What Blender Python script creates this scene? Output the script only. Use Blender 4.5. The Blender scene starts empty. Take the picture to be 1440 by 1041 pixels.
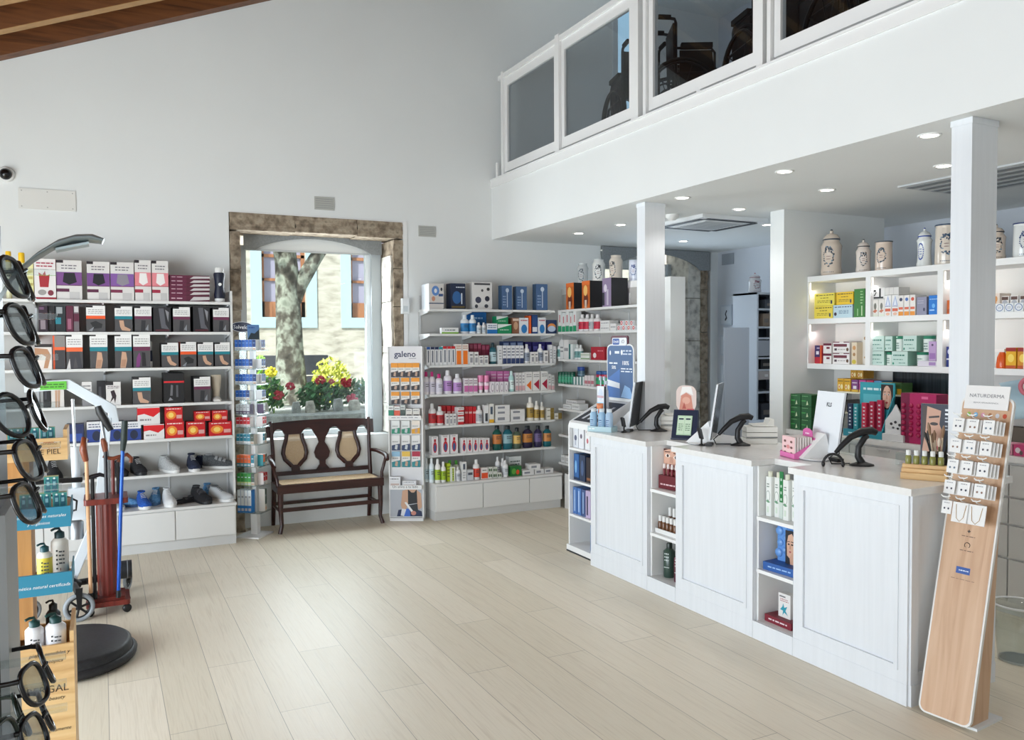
import bpy, bmesh, math, random
from math import radians as R, sin, cos, pi
from mathutils import Vector, Matrix

# ------------------------------------------------------------------ camera, light, exposure
SC = bpy.context.scene
COL = SC.collection
FOCAL_PX, PITCH, ROLL, YAW, EYE = 1150.0, R(1.968), R(-0.352), R(26.7), 1.7
cam_data = bpy.data.cameras.new('camera')
cam = bpy.data.objects.new('camera', cam_data); COL.objects.link(cam)
cam_data.sensor_fit = 'HORIZONTAL'; cam_data.sensor_width = 36.0
cam_data.lens = 36.0 * FOCAL_PX / 1440.0
cam_data.clip_start = 0.05; cam_data.clip_end = 200
_f = Vector((0, cos(PITCH), -sin(PITCH))); _r = Vector((1, 0, 0)); _u = _r.cross(_f)
_r2 = cos(ROLL)*_r + sin(ROLL)*_u; _u2 = -sin(ROLL)*_r + cos(ROLL)*_u
_m = Matrix((_r2, _u2, -_f)).transposed()
cam.matrix_world = Matrix.Translation((0, 0, EYE)) @ (Matrix.Rotation(-YAW, 3, 'Z') @ _m).to_4x4()
SC.camera = cam
SC.view_settings.view_transform = 'Standard'; SC.view_settings.look = 'None'
SC.view_settings.gamma = 1.0; SC.view_settings.use_curve_mapping = False
SC.view_settings.exposure = 0.10
SC.cycles.max_bounces = 9; SC.cycles.diffuse_bounces = 5; SC.cycles.transparent_max_bounces = 16
SC.cycles.sample_clamp_indirect = 6.0
SC.cycles.caustics_reflective = False; SC.cycles.caustics_refractive = False

world = bpy.data.worlds.new('sky'); SC.world = world; world.use_nodes = True
_wn = world.node_tree.nodes; _wl = world.node_tree.links
_bg = _wn['Background']
_sky = _wn.new('ShaderNodeTexSky'); _sky.sky_type = 'HOSEK_WILKIE'; _sky.turbidity = 4.0
_sky.sun_direction = Vector((-0.55, -0.45, 0.7)).normalized(); _sky.ground_albedo = 0.6
_mix = _wn.new('ShaderNodeMix'); _mix.data_type = 'RGBA'; _mix.inputs[0].default_value = 0.55
_wl.new(_sky.outputs[0], _mix.inputs[6]); _mix.inputs[7].default_value = (0.86, 0.93, 1.0, 1)
_wl.new(_mix.outputs[2], _bg.inputs[0]); _bg.inputs[1].default_value = 2.0

def light(name, kind, loc, energy, color=(1, 1, 1), target=None, **kw):
    d = bpy.data.lights.new(name, kind); d.energy = energy; d.color = color
    for k, v in kw.items(): setattr(d, k, v)
    o = bpy.data.objects.new(name, d); COL.objects.link(o); o.location = loc
    if target is not None:
        o.rotation_euler = (Vector(target) - Vector(loc)).to_track_quat('-Z', 'Y').to_euler()
    return o
light('sun', 'SUN', (-20, -10, 30), 7.2, (1.0, 0.96, 0.9), (0, 8, 0), angle=R(3))
# daylight entering through the shop-front glazing (left wall) and the street window
light('shopfront_daylight', 'AREA', (-2.85, 2.7, 1.2), 300, (0.82, 0.92, 1.0), (4, 2.8, 1.1), shape='RECTANGLE', size=5.6, size_y=2.1)
light('rear_fill', 'AREA', (-0.6, -2.5, 3.0), 52, (0.86, 0.94, 1.0), (1.4, 6, 1.6), shape='RECTANGLE', size=4.4, size_y=3.0)  # added fill behind the viewer; the wall there has no opening
light('street_window_daylight', 'AREA', (1.85, 8.02, 1.72), 60, (0.86, 0.94, 1.0), (1.9, 0, 0.9), shape='RECTANGLE', size=1.15, size_y=1.6)
light('mezzanine_fill', 'AREA', (5.37, 7.55, 4.6), 4, (0.86, 0.94, 1.0), (5.2, 3, 4.2), shape='RECTANGLE', size=0.5, size_y=2.0)  # added fill to brighten the mezzanine; no opening lets daylight in there
light('office_window_daylight', 'AREA', (5.55, 7.5, 1.6), 13, (0.68, 0.84, 1.0), (5.9, 3, 1.2), shape='RECTANGLE', size=1.1, size_y=1.5)

# ------------------------------------------------------------------ materials
def lin(h):
    h = h.lstrip('#'); c = [int(h[i:i+2], 16)/255 for i in (0, 2, 4)]
    return tuple(x/12.92 if x <= 0.04045 else ((x+0.055)/1.055)**2.4 for x in c) + (1.0,)
_mats = {}
def M(hexc, rough=0.5, metal=0.0, emit=0.0, coat=0.0):
    """plain paint, card or plastic of one colour"""
    key = (hexc, rough, metal, emit, coat)
    if key in _mats: return _mats[key]
    m = bpy.data.materials.new('paint_' + hexc.strip('#')); m.use_nodes = True
    b = m.node_tree.nodes['Principled BSDF']
    b.inputs['Base Color'].default_value = lin(hexc); b.inputs['Roughness'].default_value = rough
    b.inputs['Metallic'].default_value = metal
    if coat: b.inputs['Coat Weight'].default_value = coat
    if emit:
        b.inputs['Emission Color'].default_value = lin(hexc); b.inputs['Emission Strength'].default_value = emit
    _mats[key] = m
    return m
def nodes_mat(name):
    m = bpy.data.materials.new(name); m.use_nodes = True
    nt = m.node_tree; return m, nt.nodes, nt.links, nt.nodes['Principled BSDF']
def ramp(N, stops):
    r = N.new('ShaderNodeValToRGB'); e = r.color_ramp.elements
    while len(e) < len(stops): e.new(0.5)
    for el, (p, c) in zip(e, stops): el.position = p; el.color = lin(c)
    return r
def coords(N, L, scale=(1, 1, 1), rot=(0, 0, 0)):
    t = N.new('ShaderNodeTexCoord'); mp = N.new('ShaderNodeMapping')
    mp.inputs['Scale'].default_value = scale; mp.inputs['Rotation'].default_value = rot
    L.new(t.outputs['Object'], mp.inputs['Vector']); return mp.outputs[0]
def noisy(name, stops, scale=(1, 1, 1), nscale=5.0, detail=6, rough=0.6, bump=0.0, dist=0.0):
    m, N, L, B = nodes_mat(name)
    v = coords(N, L, scale); n = N.new('ShaderNodeTexNoise')
    n.inputs['Scale'].default_value = nscale; n.inputs['Detail'].default_value = detail
    n.inputs['Distortion'].default_value = dist
    L.new(v, n.inputs['Vector']); r = ramp(N, stops); L.new(n.outputs['Fac'], r.inputs[0])
    L.new(r.outputs[0], B.inputs['Base Color']); B.inputs['Roughness'].default_value = rough
    if bump:
        bp = N.new('ShaderNodeBump'); bp.inputs['Strength'].default_value = bump; bp.inputs['Distance'].default_value = 0.02
        L.new(n.outputs['Fac'], bp.inputs['Height']); L.new(bp.outputs[0], B.inputs['Normal'])
    return m
def floor_material():
    m, N, L, B = nodes_mat('bleached_oak_planks')
    v = coords(N, L, rot=(0, 0, R(90)))
    br = N.new('ShaderNodeTexBrick'); L.new(v, br.inputs['Vector'])
    br.inputs['Scale'].default_value = 1.0; br.inputs['Brick Width'].default_value = 1.9; br.inputs['Row Height'].default_value = 0.235
    br.inputs['Mortar Size'].default_value = 0.0016; br.inputs['Mortar Smooth'].default_value = 0.2; br.inputs['Bias'].default_value = 0.0
    br.offset = 0.37; br.offset_frequency = 2
    br.inputs['Color1'].default_value = lin('#eae0cd'); br.inputs['Color2'].default_value = lin('#dfd5c0'); br.inputs['Mortar'].default_value = lin('#a39a8a')
    v2 = coords(N, L, (14, 0.5, 1)); n = N.new('ShaderNodeTexNoise'); n.inputs['Scale'].default_value = 3.2
    n.inputs['Detail'].default_value = 8; n.inputs['Distortion'].default_value = 1.6; L.new(v2, n.inputs['Vector'])
    r = ramp(N, [(0.3, '#c9bfb0'), (0.5, '#ffffff'), (0.75, '#dcd4c8')]); L.new(n.outputs['Fac'], r.inputs[0])
    mx = N.new('ShaderNodeMix'); mx.data_type = 'RGBA'; mx.blend_type = 'MULTIPLY'; mx.inputs[0].default_value = 0.3
    L.new(br.outputs['Color'], mx.inputs[6]); L.new(r.outputs[0], mx.inputs[7])
    L.new(mx.outputs[2], B.inputs['Base Color'])
    rr = N.new('ShaderNodeMapRange'); rr.inputs[3].default_value = 0.36; rr.inputs[4].default_value = 0.52
    B.inputs['Specular IOR Level'].default_value = 0.4
    L.new(n.outputs['Fac'], rr.inputs[0]); L.new(rr.outputs[0], B.inputs['Roughness'])
    bp = N.new('ShaderNodeBump'); bp.inputs['Strength'].default_value = 0.12; bp.inputs['Distance'].default_value = 0.004
    L.new(br.outputs['Fac'], bp.inputs['Height']); bp.invert = True; L.new(bp.outputs[0], B.inputs['Normal'])
    return m
def wood(name, a, b, c, scale=(1, 14, 14), rough=0.5, nscale=2.0, bump=0.05):
    return noisy(name, [(0.25, a), (0.5, b), (0.8, c)], scale, nscale, 7, rough, bump, 1.2)
def glass_mat(name, tint, gloss=0.08, rough=0.0):
    m = bpy.data.materials.new(name); m.use_nodes = True; N = m.node_tree.nodes; L = m.node_tree.links
    N.clear(); out = N.new('ShaderNodeOutputMaterial'); tr = N.new('ShaderNodeBsdfTransparent'); tr.inputs[0].default_value = lin(tint)
    gl = N.new('ShaderNodeBsdfGlossy'); gl.inputs['Roughness'].default_value = rough
    lw = N.new('ShaderNodeLayerWeight'); pw = N.new('ShaderNodeMath'); pw.operation = 'POWER'; pw.inputs[1].default_value = 4.0
    ad = N.new('ShaderNodeMath'); ad.operation = 'MULTIPLY_ADD'; ad.inputs[1].default_value = 0.75; ad.inputs[2].default_value = 0.035
    L.new(lw.outputs['Facing'], pw.inputs[0]); L.new(pw.outputs[0], ad.inputs[0]); mx = N.new('ShaderNodeMixShader')
    L.new(ad.outputs[0], mx.inputs[0]); L.new(tr.outputs[0], mx.inputs[1]); L.new(gl.outputs[0], mx.inputs[2]); L.new(mx.outputs[0], out.inputs[0])
    return m
WALL = noisy('white_plaster', [(0.3, '#e2e4e3'), (0.7, '#e5e7e6')], nscale=1.5, rough=0.85)
CEIL = M('#e6e6e4', 0.9)
WHITE = M('#e9e9e8', 0.45)
WHITEW = noisy('white_painted_oak', [(0.35, '#dcdfe3'), (0.65, '#e0e3e7')], (14, 14, 0.8), 3.0, 6, 0.42, 0.0)
LAMIN = M('#dededc', 0.35)
STONEW = noisy('pale_quartz', [(0.4, '#e2e1df'), (0.6, '#e6e5e3')], nscale=30, rough=0.2)
FLOOR = floor_material()
GRANITE = noisy('rough_granite', [(0.25, '#4a4136'), (0.45, '#8a7b69'), (0.6, '#a89a86'), (0.8, '#6b5f50')], nscale=14, detail=10, rough=0.95, bump=0.9)
GRANITE_PALE = noisy('pale_and_lit_granite', [(0.25, '#8a857e'), (0.5, '#cfcabf'), (0.75, '#dedad0')], nscale=12, detail=10, rough=0.95, bump=0.9)  # paler stone carries the window light on the jamb reveals
PINE_DARK = wood('stained_pine', '#402410', '#6a3f20', '#7c4c28', (0.8, 12, 12), 0.5)
PINE_LIT = wood('lit_rafter_underside', '#94703f', '#a9814f', '#b48c5a', (0.8, 12, 12), 0.5)  # rafter undersides: light from below put into a paler pine
MAHOG = wood('dark_mahogany', '#1d0d0a', '#341511', '#40201a', (1, 8, 8), 0.28)
CANEW = noisy('woven_cane', [(0.3, '#b39a78'), (0.6, '#d2b894'), (0.9, '#e0caa8')], nscale=90, rough=0.7)
def open_weave():
    m = noisy('open_woven_cane', [(0.3, '#c2a684'), (0.7, '#dcc4a2')], nscale=90, rough=0.7); N = m.node_tree.nodes; L = m.node_tree.links
    ck = N.new('ShaderNodeTexChecker'); ck.inputs['Scale'].default_value = 160; L.new(coords(N, L), ck.inputs['Vector'])
    tr = N.new('ShaderNodeBsdfTransparent'); mx = N.new('ShaderNodeMixShader'); k = N.new('ShaderNodeMath'); k.operation = 'MULTIPLY'; k.inputs[1].default_value = 0.75
    L.new(ck.outputs['Fac'], k.inputs[0]); L.new(k.outputs[0], mx.inputs[0]); L.new(N['Principled BSDF'].outputs[0], mx.inputs[1]); L.new(tr.outputs[0], mx.inputs[2]); L.new(mx.outputs[0], N['Material Output'].inputs[0]); return m
CANEO = open_weave()
REDWOOD = wood('red_stained_wood', '#4a1712', '#6e251c', '#803026', (9, 9, 1), 0.35)
PINE = wood('light_pine', '#c79a63', '#dfb982', '#e8c792', (1.2, 1, 12), 0.5, 2.0)
PINEV = wood('honey_pine', '#a5713c', '#bd8a52', '#c9985f', (14, 14, 0.8), 0.5)
OAKP = wood('pink_oak_board', '#b8906f', '#cba686', '#d6b596', (12, 12, 1.0), 0.5, 1.6)
BLACK = M('#141416', 0.45); BLACKG = M('#0d0d0f', 0.15); CHROME = M('#c9cccf', 0.15, 1.0); GREYM = M('#9a9ea2', 0.35, 0.7)
GLASS = glass_mat('clear_glass', '#f2f7f7'); GLASSD = glass_mat('smoked_glass', '#e2e5e7'); ACRYL = glass_mat('clear_acrylic', '#f5f8f8')

# ------------------------------------------------------------------ mesh builder
class MB:
    def __init__(s): s.v = []; s.f = []; s.mi = []; s.sm = []; s.ms = []
    def m(s, mat):
        if isinstance(mat, str): mat = M(mat)
        if mat not in s.ms: s.ms.append(mat)
        return s.ms.index(mat)
    def add(s, vs, fs, mat, smooth=False):
        o = len(s.v); k = s.m(mat); s.v += [tuple(p) for p in vs]
        for f in fs: s.f.append([i+o for i in f]); s.mi.append(k); s.sm.append(smooth)
        return s
    def box(s, x0, y0, z0, x1, y1, z1, mat, side=None, top=None):
        if x0 > x1: x0, x1 = x1, x0
        if y0 > y1: y0, y1 = y1, y0
        if z0 > z1: z0, z1 = z1, z0
        v = [(x0,y0,z0),(x1,y0,z0),(x1,y1,z0),(x0,y1,z0),(x0,y0,z1),(x1,y0,z1),(x1,y1,z1),(x0,y1,z1)]
        s.add(v, [(0,1,5,4),(2,3,7,6)], mat)
        s.add(v, [(1,2,6,5),(3,0,4,7)], side or mat)
        s.add(v, [(4,5,6,7),(3,2,1,0)], top or mat)
        return s
    def quad(s, pts, mat): return s.add(pts, [tuple(range(len(pts)))], mat)
    def prism(s, poly, axis, a, b, mat, smooth=False):
        """extrude a 2-D outline along an axis from a to b"""
        def P(p, t):
            if axis == 'x': return (t, p[0], p[1])
            if axis == 'y': return (p[0], t, p[1])
            return (p[0], p[1], t)
        n = len(poly); v = [P(p, a) for p in poly] + [P(p, b) for p in poly]
        s.add(v, [tuple(range(n)), tuple(range(2*n-1, n-1, -1))], mat)
        s.add(v, [(i, (i+1) % n, n+(i+1) % n, n+i) for i in range(n)], mat, smooth)
        return s
    def lathe(s, prof, mat, c=(0, 0, 0), n=16, sx=1, sy=1, smooth=True):
        v = []; f = []; k = len(prof)
        for r, z in prof:
            for i in range(n):
                a = 2*pi*i/n; v.append((c[0]+r*cos(a)*sx, c[1]+r*sin(a)*sy, c[2]+z))
        for j in range(k-1):
            for i in range(n):
                f.append((j*n+i, j*n+(i+1) % n, (j+1)*n+(i+1) % n, (j+1)*n+i))
        s.add(v, f, mat, smooth)
        s.add(v, [tuple(range(n))[::-1], tuple(range((k-1)*n, k*n))], mat)
        return s
    def tube(s, pts, r, mat, n=8, closed=False):
        pts = [Vector(p) for p in pts]; k = len(pts); rs = r if isinstance(r, (list, tuple)) else [r]*k
        v = []; f = []; up = None
        for i, p in enumerate(pts):
            if closed: t = (pts[(i+1) % k]-pts[i-1]).normalized()
            else: t = (pts[min(i+1, k-1)]-pts[max(i-1, 0)]).normalized()
            if up is None:
                up = Vector((0, 0, 1)) if abs(t.z) < 0.9 else Vector((1, 0, 0))
            a = t.cross(up).normalized(); up = a.cross(t).normalized()
            for j in range(n):
                q = 2*pi*j/n; v.append(p + (a*cos(q)+up*sin(q))*rs[i])
        for i in range(k if closed else k-1):
            for j in range(n):
                i2 = (i+1) % k; f.append((i*n+j, i*n+(j+1) % n, i2*n+(j+1) % n, i2*n+j))
        s.add(v, f, mat, True)
        if not closed: s.add(v, [tuple(range(n))[::-1], tuple(range((k-1)*n, k*n))], mat)
        return s
    def loft(s, secs, mat, smooth=True, caps=True):
        n = len(secs[0]); v = [p for q in secs for p in q]; f = []
        for i in range(len(secs)-1):
            for j in range(n): f.append((i*n+j, i*n+(j+1) % n, (i+1)*n+(j+1) % n, (i+1)*n+j))
        s.add(v, f, mat, smooth)
        if caps: s.add(v, [tuple(range(n))[::-1], tuple(range((len(secs)-1)*n, len(secs)*n))], mat)
        return s
    def ball(s, c, r, mat, n=12, k=8, sx=1, sy=1, sz=1):
        prof = [(max(1e-4, r*sin(pi*i/k)), -r*cos(pi*i/k)*sz) for i in range(k+1)]
        return s.lathe(prof, mat, c, n, sx, sy)
    def text(s, txt, size, org, xd, yd, mat, align='CENTER', depth=0.0004, bold=0.0, shear=0.0, width=None):
        vs, fs = glyphs(txt, align, bold, shear)
        if width:
            xs = [p[0] for p in vs]; size = width/max(1e-6, max(xs)-min(xs))
        xd = Vector(xd).normalized(); yd = Vector(yd).normalized(); n = xd.cross(yd); o = Vector(org)
        return s.add([o + xd*(p[0]*size) + yd*(p[1]*size) + n*depth for p in vs], fs, mat)
    def build(s, name, parent=None, loc=None, rot=None, bevel=0.0, seg=2, mods=()):
        me = bpy.data.meshes.new(name); me.from_pydata(s.v, [], s.f)
        for m_ in s.ms: me.materials.append(m_)
        me.polygons.foreach_set('material_index', s.mi); me.polygons.foreach_set('use_smooth', s.sm)
        me.update()
        return put(name, me, parent, loc, rot, bevel, seg)
def put(name, me, parent=None, loc=None, rot=None, bevel=0.0, seg=2):
    o = bpy.data.objects.new(name, me); COL.objects.link(o)
    if parent is not None: o.parent = parent
    if loc is not None: o.location = loc
    if rot is not None: o.rotation_euler = rot
    if bevel:
        b = o.modifiers.new('soft edges', 'BEVEL'); b.width = bevel; b.segments = seg; b.limit_method = 'ANGLE'; b.angle_limit = R(40)
    return o
_gl = {}
def glyphs(txt, align, bold=0.0, shear=0.0):
    key = (txt, align, bold, shear)
    if key not in _gl:
        c = bpy.data.curves.new('lettering', 'FONT'); c.body = txt; c.align_x = align; c.size = 1.0; c.offset = bold; c.shear = shear
        c.resolution_u = 2
        o = bpy.data.objects.new('lettering', c); COL.objects.link(o)
        dg = bpy.context.evaluated_depsgraph_get(); me = o.evaluated_get(dg).to_mesh()
        _gl[key] = ([tuple(v.co) for v in me.vertices], [tuple(p.vertices) for p in me.polygons])
        o.evaluated_get(dg).to_mesh_clear(); bpy.data.objects.remove(o); bpy.data.curves.remove(c)
    return _gl[key]
def thing(name, label, cat, loc=(0, 0, 0), rz=0.0, group=None, rot=None):
    o = bpy.data.objects.new(name, None); COL.objects.link(o); o.location = loc; o.empty_display_size = 0.05
    o.rotation_euler = rot if rot else (0, 0, rz)
    return tag(o, label, cat, group)
def tag(o, label=None, cat=None, group=None, kind=None):
    if label: o['label'] = label
    if cat: o['category'] = cat
    if group: o['group'] = group
    if kind: o['kind'] = kind
    return o
def struct(o, label=None, cat=None):
    o['kind'] = 'structure'
    if label: o['label'] = label; o['category'] = cat or 'building part'
    return o
def copy_tree(o, parent=None):
    c = o.copy(); COL.objects.link(c); c.parent = parent
    if parent is not None: c.matrix_parent_inverse = o.matrix_parent_inverse.copy()
    for ch in o.children: copy_tree(ch, c)
    return c
def circ(cx, cy, rx, ry, n=20, a0=0, a1=360):
    full = abs(a1-a0) >= 360; k = n if full else n+1
    return [(cx+rx*cos(R(a0+(a1-a0)*i/n)), cy+ry*sin(R(a0+(a1-a0)*i/n))) for i in range(k)]
def rrect(x0, y0, x1, y1, r, n=5):
    p = []
    for cx, cy, a in ((x1-r, y1-r, 0), (x0+r, y1-r, 90), (x0+r, y0+r, 180), (x1-r, y0+r, 270)):
        p += [(cx+r*cos(R(a+90*i/n)), cy+r*sin(R(a+90*i/n))) for i in range(n+1)]
    return p
# ------------------------------------------------------------------ the room shell
YW, XM, ZC, ZS = 7.64, 3.62, 2.752, 3.35       # back wall, mezzanine face, low ceiling, mezzanine floor
XL, XR, YF = -3.0, 6.6, -3.0
def roof(x): return 3.935 + 0.405*(min(x, 4.6)+0.66)

m = MB().box(XL-0.2, YF-0.2, -0.08, XR+0.2, 7.78, 0, FLOOR); struct(m.build('floor'))
m = MB()
def wall_piece(x0, x1, z0, top=None):
    xs = [x0, x1] if not (x0 < 4.6 < x1) else [x0, 4.6, x1]
    m.prism([(x0, z0), (x1, z0)] + [(x, roof(x)+0.05 if top is None else top) for x in reversed(xs)], 'y', YW, 8.06, WALL)
wall_piece(XL-0.2, 1.04, -0.05); wall_piece(1.04, 2.66, 2.87); wall_piece(2.66, 4.944, -0.05)
wall_piece(4.944, 6.49, 2.752); wall_piece(6.49, XR+0.2, -0.05)
m.box(1.13, 7.79, -0.05, 2.56, 8.06, 0.80, WALL)
m.box(4.944, 7.79, -0.05, 6.49, 8.06, 0.80, WALL)
struct(m.build('wall_back'))
# wall left with the wide shop-front opening (behind and left of the viewer)
m = MB()
m.box(XL-0.2, YF, -0.05, XL, -0.4, roof(XL)+.1, WALL); m.box(XL-0.2, 5.9, -0.05, XL, YW, roof(XL)+.1, WALL); m.box(XL-0.2, -0.4, 2.6, XL, 5.9, roof(XL)+.1, WALL)
struct(m.build('wall_left'))
m = MB().prism([(XL-0.2, -0.05), (XR+0.2, -0.05), (XR+0.2, roof(XR)), (4.6, roof(4.6)), (XL-0.2, roof(XL))], 'y', YF-0.2, YF, WALL)
struct(m.build('wall_front'))
m = MB().box(XR, YF, -0.05, XR+0.2, YW, 5.7, noisy('blue_grey_plaster', [(0.3, '#c9cdd4'), (0.7, '#cfd3da')], nscale=2, rough=0.85))
struct(m.build('wall_right'))
# sloped pine roof with rafters running down the slope
m = MB()
m.prism([(XL-0.2, roof(XL-0.2)+0.16), (4.6, roof(4.6)+0.16), (XR+0.2, roof(XR+0.2)+0.16), (XR+0.2, roof(XR+0.2)+0.24), (4.6, roof(4.6)+0.24), (XL-0.2, roof(XL-0.2)+0.24)], 'y', YF-0.2, 8.06, PINE_DARK)
struct(m.build('ceiling'))
for i in range(7):
    y = 7.49 - 0.54*i
    m = MB()
    p = [(XL-0.1, roof(XL-0.1)), (4.6, roof(4.6)), (4.6, roof(4.6)+0.16), (XL-0.1, roof(XL-0.1)+0.16)]
    m.prism(p, 'y', y, y+0.14 if i == 0 else y+0.10, PINE_DARK)
    m.prism([(XL-0.1, roof(XL-0.1)-0.004), (4.6, roof(4.6)-0.004), (4.6, roof(4.6)), (XL-0.1, roof(XL-0.1))], 'y', y, y+0.10, PINE_DARK if i == 0 else PINE_LIT)
    struct(m.build('trim_%d' % (20+i)))
m = MB().box(3.66, -1.2, 5.50, XR, YW, 5.56, WALL); struct(m.build('ceiling_upper'))
# mezzanine slab with its trim lip
m = MB().box(XM, -1.2, ZC, XR, YW, ZS, WALL); struct(m.build('ceiling_mezzanine'))
m = MB().box(XM-0.012, -1.2, ZS-0.075, XM, YW, ZS-0.002, WHITE).box(XM-0.02, -1.2, ZS-0.002, XM+0.10, YW, ZS+0.012, WHITE); struct(m.build('trim_1'))
# columns
for n, (x0, y0, x1, y1) in enumerate(((3.70, 5.102, 3.885, 5.206), (3.70, 2.503, 3.892, 2.608))):
    m = MB().box(x0, y0, 0, x1, y1, ZC, WHITEW).box(x0-0.004, y0-0.004, ZC-0.03, x1+0.004, y1+0.004, ZC-0.001, WHITEW)
    struct(m.build('column_%d' % (n+1), bevel=0.003))
# dividing walls
m = MB().box(4.93, 4.92, 0, 6.10, 5.069, ZC, WALL); struct(m.build('wall_dispensary'))
m = MB().box(4.44, 5.75, 0, 4.60, 7.64, 2.262, WALL); struct(m.build('wall_partition'))
# stone surround of the street window: irregular dressed blocks
def stones(name, blocks, mat, seed):
    rnd = random.Random(seed); m = MB()
    for (x0, y0, z0, x1, y1, z1) in blocks:
        n = 6; P = lambda a, b, t: a+(b-a)*t
        bm_v = []; j = lambda: rnd.uniform(-0.006, 0.006)
        for k in range(n+1):
            z = P(z0, z1, k/n); bm_v.append([(x0+j(), y0+j(), z), (x1+j(), y0+j(), z), (x1+j(), y1, z), (x0+j(), y1, z)])
        m.loft(bm_v, mat, smooth=False)
    return struct(m.build(name))
def zsplit(x0, y0, x1, y1, zs): return [(x0, y0, zs[i]+0.003, x1, y1, zs[i+1]-0.003) for i in range(len(zs)-1)]
stones('trim_2', zsplit(1.045, 7.632, 1.135, 8.05, [0.0, 0.5, 1.05, 1.62, 2.0, 2.36, 2.70]), GRANITE, 1)
stones('trim_3', zsplit(2.56, 7.632, 2.655, 8.05, [0.0, 0.42, 0.95, 1.38, 1.66, 2.05, 2.42, 2.70]), GRANITE, 2)
stones('trim_4', zsplit(2.535, 7.66, 2.562, 7.94, [0.81, 1.1, 1.6, 2.1, 2.55]), GRANITE_PALE, 3)
stones('trim_5', [(1.045, 7.63, 2.715, 1.62, 8.05, 2.868), (1.625, 7.63, 2.722, 2.20, 8.05, 2.868), (2.205, 7.632, 2.712, 2.655, 8.05, 2.868)], GRANITE, 4)
stones('trim_6', zsplit(6.16, 7.645, 6.34, 8.05, [0.0, 0.6, 1.1, 1.7, 2.2, 2.751]), GRANITE_PALE, 5)
stones('trim_7', zsplit(6.342, 7.632, 6.44, 8.05, [0.0, 0.5, 1.2, 1.8, 2.3, 2.751]), GRANITE, 6)
m = MB().box(2.657, 7.632, 0, 2.70, 7.64, 2.87, WHITE).box(1.04, 7.634, 2.869, 2.70, 7.64, 2.878, WHITE); struct(m.build('trim_8'))
# window 1: pale joinery, pane, arched fabric valance, roller blind
FRAME = M('#dfe5e8', 0.4); FRAMEG = M('#aeb5b9', 0.45)
def window(name, x0, x1, z0, z1, gx0, gx1):
    w = MB().box(x0, 7.99, z0, gx0, 8.05, z1, FRAMEG).box(gx1, 7.985, z0, gx1+0.05, 8.05, z1, FRAME).box(gx1+0.05, 7.96, z0, x1, 8.05, z1, FRAMEG)
    w.box(gx0, 7.985, z0, gx1, 8.05, z0+0.05, FRAME).box(gx0, 7.99, z1-0.04, gx1, 8.05, z1, FRAME)
    o = struct(w.build(name)); MB().box(gx0, 8.015, z0+0.05, gx1, 8.021, z1-0.04, GLASS).build('pane', o); return o
window('window_1', 1.135, 2.535, 0.80, 2.62, 1.235, 2.385)
window('window_2', 4.944, 6.16, 0.80, 2.62, 5.05, 6.06)
def valance(x0, x1, z0, z1, ax0, ax1, az, y, label):
    p = [(x0, z0), (ax0, z0)]
    for i in range(1, 24):
        t = i/24; p.append((ax0+(ax1-ax0)*t, z0+(az-z0)*(1-(2*t-1)**2)**0.8))
    p += [(ax1, z0), (x1, z0), (x1, z1), (x0, z1)]
    t = thing('window_valance', label, 'valance')
    # split in strips so that the arch stays a clean concave outline
    m = MB(); top = z1; low = p[1:-2]
    for a, b in zip([(x0, z0)] + low[:-1], low): m.prism([a, b, (b[0], top), (a[0], top)], 'y', y, y+0.014, VALANCE)
    m.build('panel', t)
    MB().box(x0, y+0.014, z1-0.03, x1, y+0.05, z1, GREYM).build('rail', t)
    return t
VALANCE = noisy('grey_felt', [(0.4, '#85898b'), (0.6, '#8e9294')], nscale=60, rough=0.9)
valance(1.205, 2.53, 2.575, 2.86, 1.31, 2.42, 2.70, 7.91, 'grey valance with a shallow arch at the top of the street window')
valance(4.95, 6.45, 2.525, 2.745, 5.12, 6.30, 2.69, 7.60, 'dark grey arched valance over the back office window')
def blind(x0, x1, z0, z1, label):
    t = thing('roller_blind', label, 'blind', ((x0+x1)/2, 7.97, z0))
    w = (x1-x0)/2
    MB().box(-w, -0.004, 0.015, w, 0.004, z1-z0, '#e3e5e4').build('fabric', t); MB().box(-w, -0.012, 0, w, 0.012, 0.016, '#c4c8c9').build('bottom_bar', t)
blind(1.22, 2.40, 2.572, 2.80, 'white roller blind pulled up behind the arch of the street window')
blind(5.06, 6.05, 2.535, 2.74, 'white roller blind pulled up in the back office window')
t = MB().box(4.96, 7.90, 0.82, 6.14, 7.93, 2.40, '#b4b8ba').build('window_screen'); tag(t, 'pale grey screen panel closing the lower part of the office window', 'screen')
# flush plates, camera and detector on the back wall
def plate(name, label, cat, x0, x1, z0, z1, col, slots=0, y=YW):
    m = MB().box(-(x1-x0)/2, -0.008, 0, (x1-x0)/2, 0, z1-z0, col)
    for i in range(slots):
        z = (z1-z0)*(i+1)/(slots+1); m.box(-(x1-x0)/2+0.01, -0.010, z-0.002, (x1-x0)/2-0.01, -0.008, z+0.002, '#8f918f')
    o = m.build(name, loc=((x0+x1)/2, y, z0)); tag(o, label, cat); return o
o = plate('access_panel', 'long flat white access panel screwed to the wall under the dome camera', 'panel', -0.56, -0.155, 2.79, 2.955, '#dcdbd6')
for x in (-0.18, 0, 0.18):
    for z in (0.02, 0.145): MB().lathe([(0.005, 0), (0.005, 0.003)], '#a9a8a4', n=8).build('screw', o, (x, -0.008, z), (R(90), 0, 0))
plate('air_grille', 'small grey air grille on the wall above the street window lintel', 'grille', 1.80, 1.985, 2.94, 3.06, '#b3b3ad', 5)
plate('air_grille', 'small grey air grille on the wall beside the stone lintel end', 'grille', 2.82, 3.00, 2.745, 2.85, '#b3b3ad', 5)
t = thing('security_camera', 'black dome security camera on the white back wall', 'camera', (-0.64, YW, 3.05))
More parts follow.
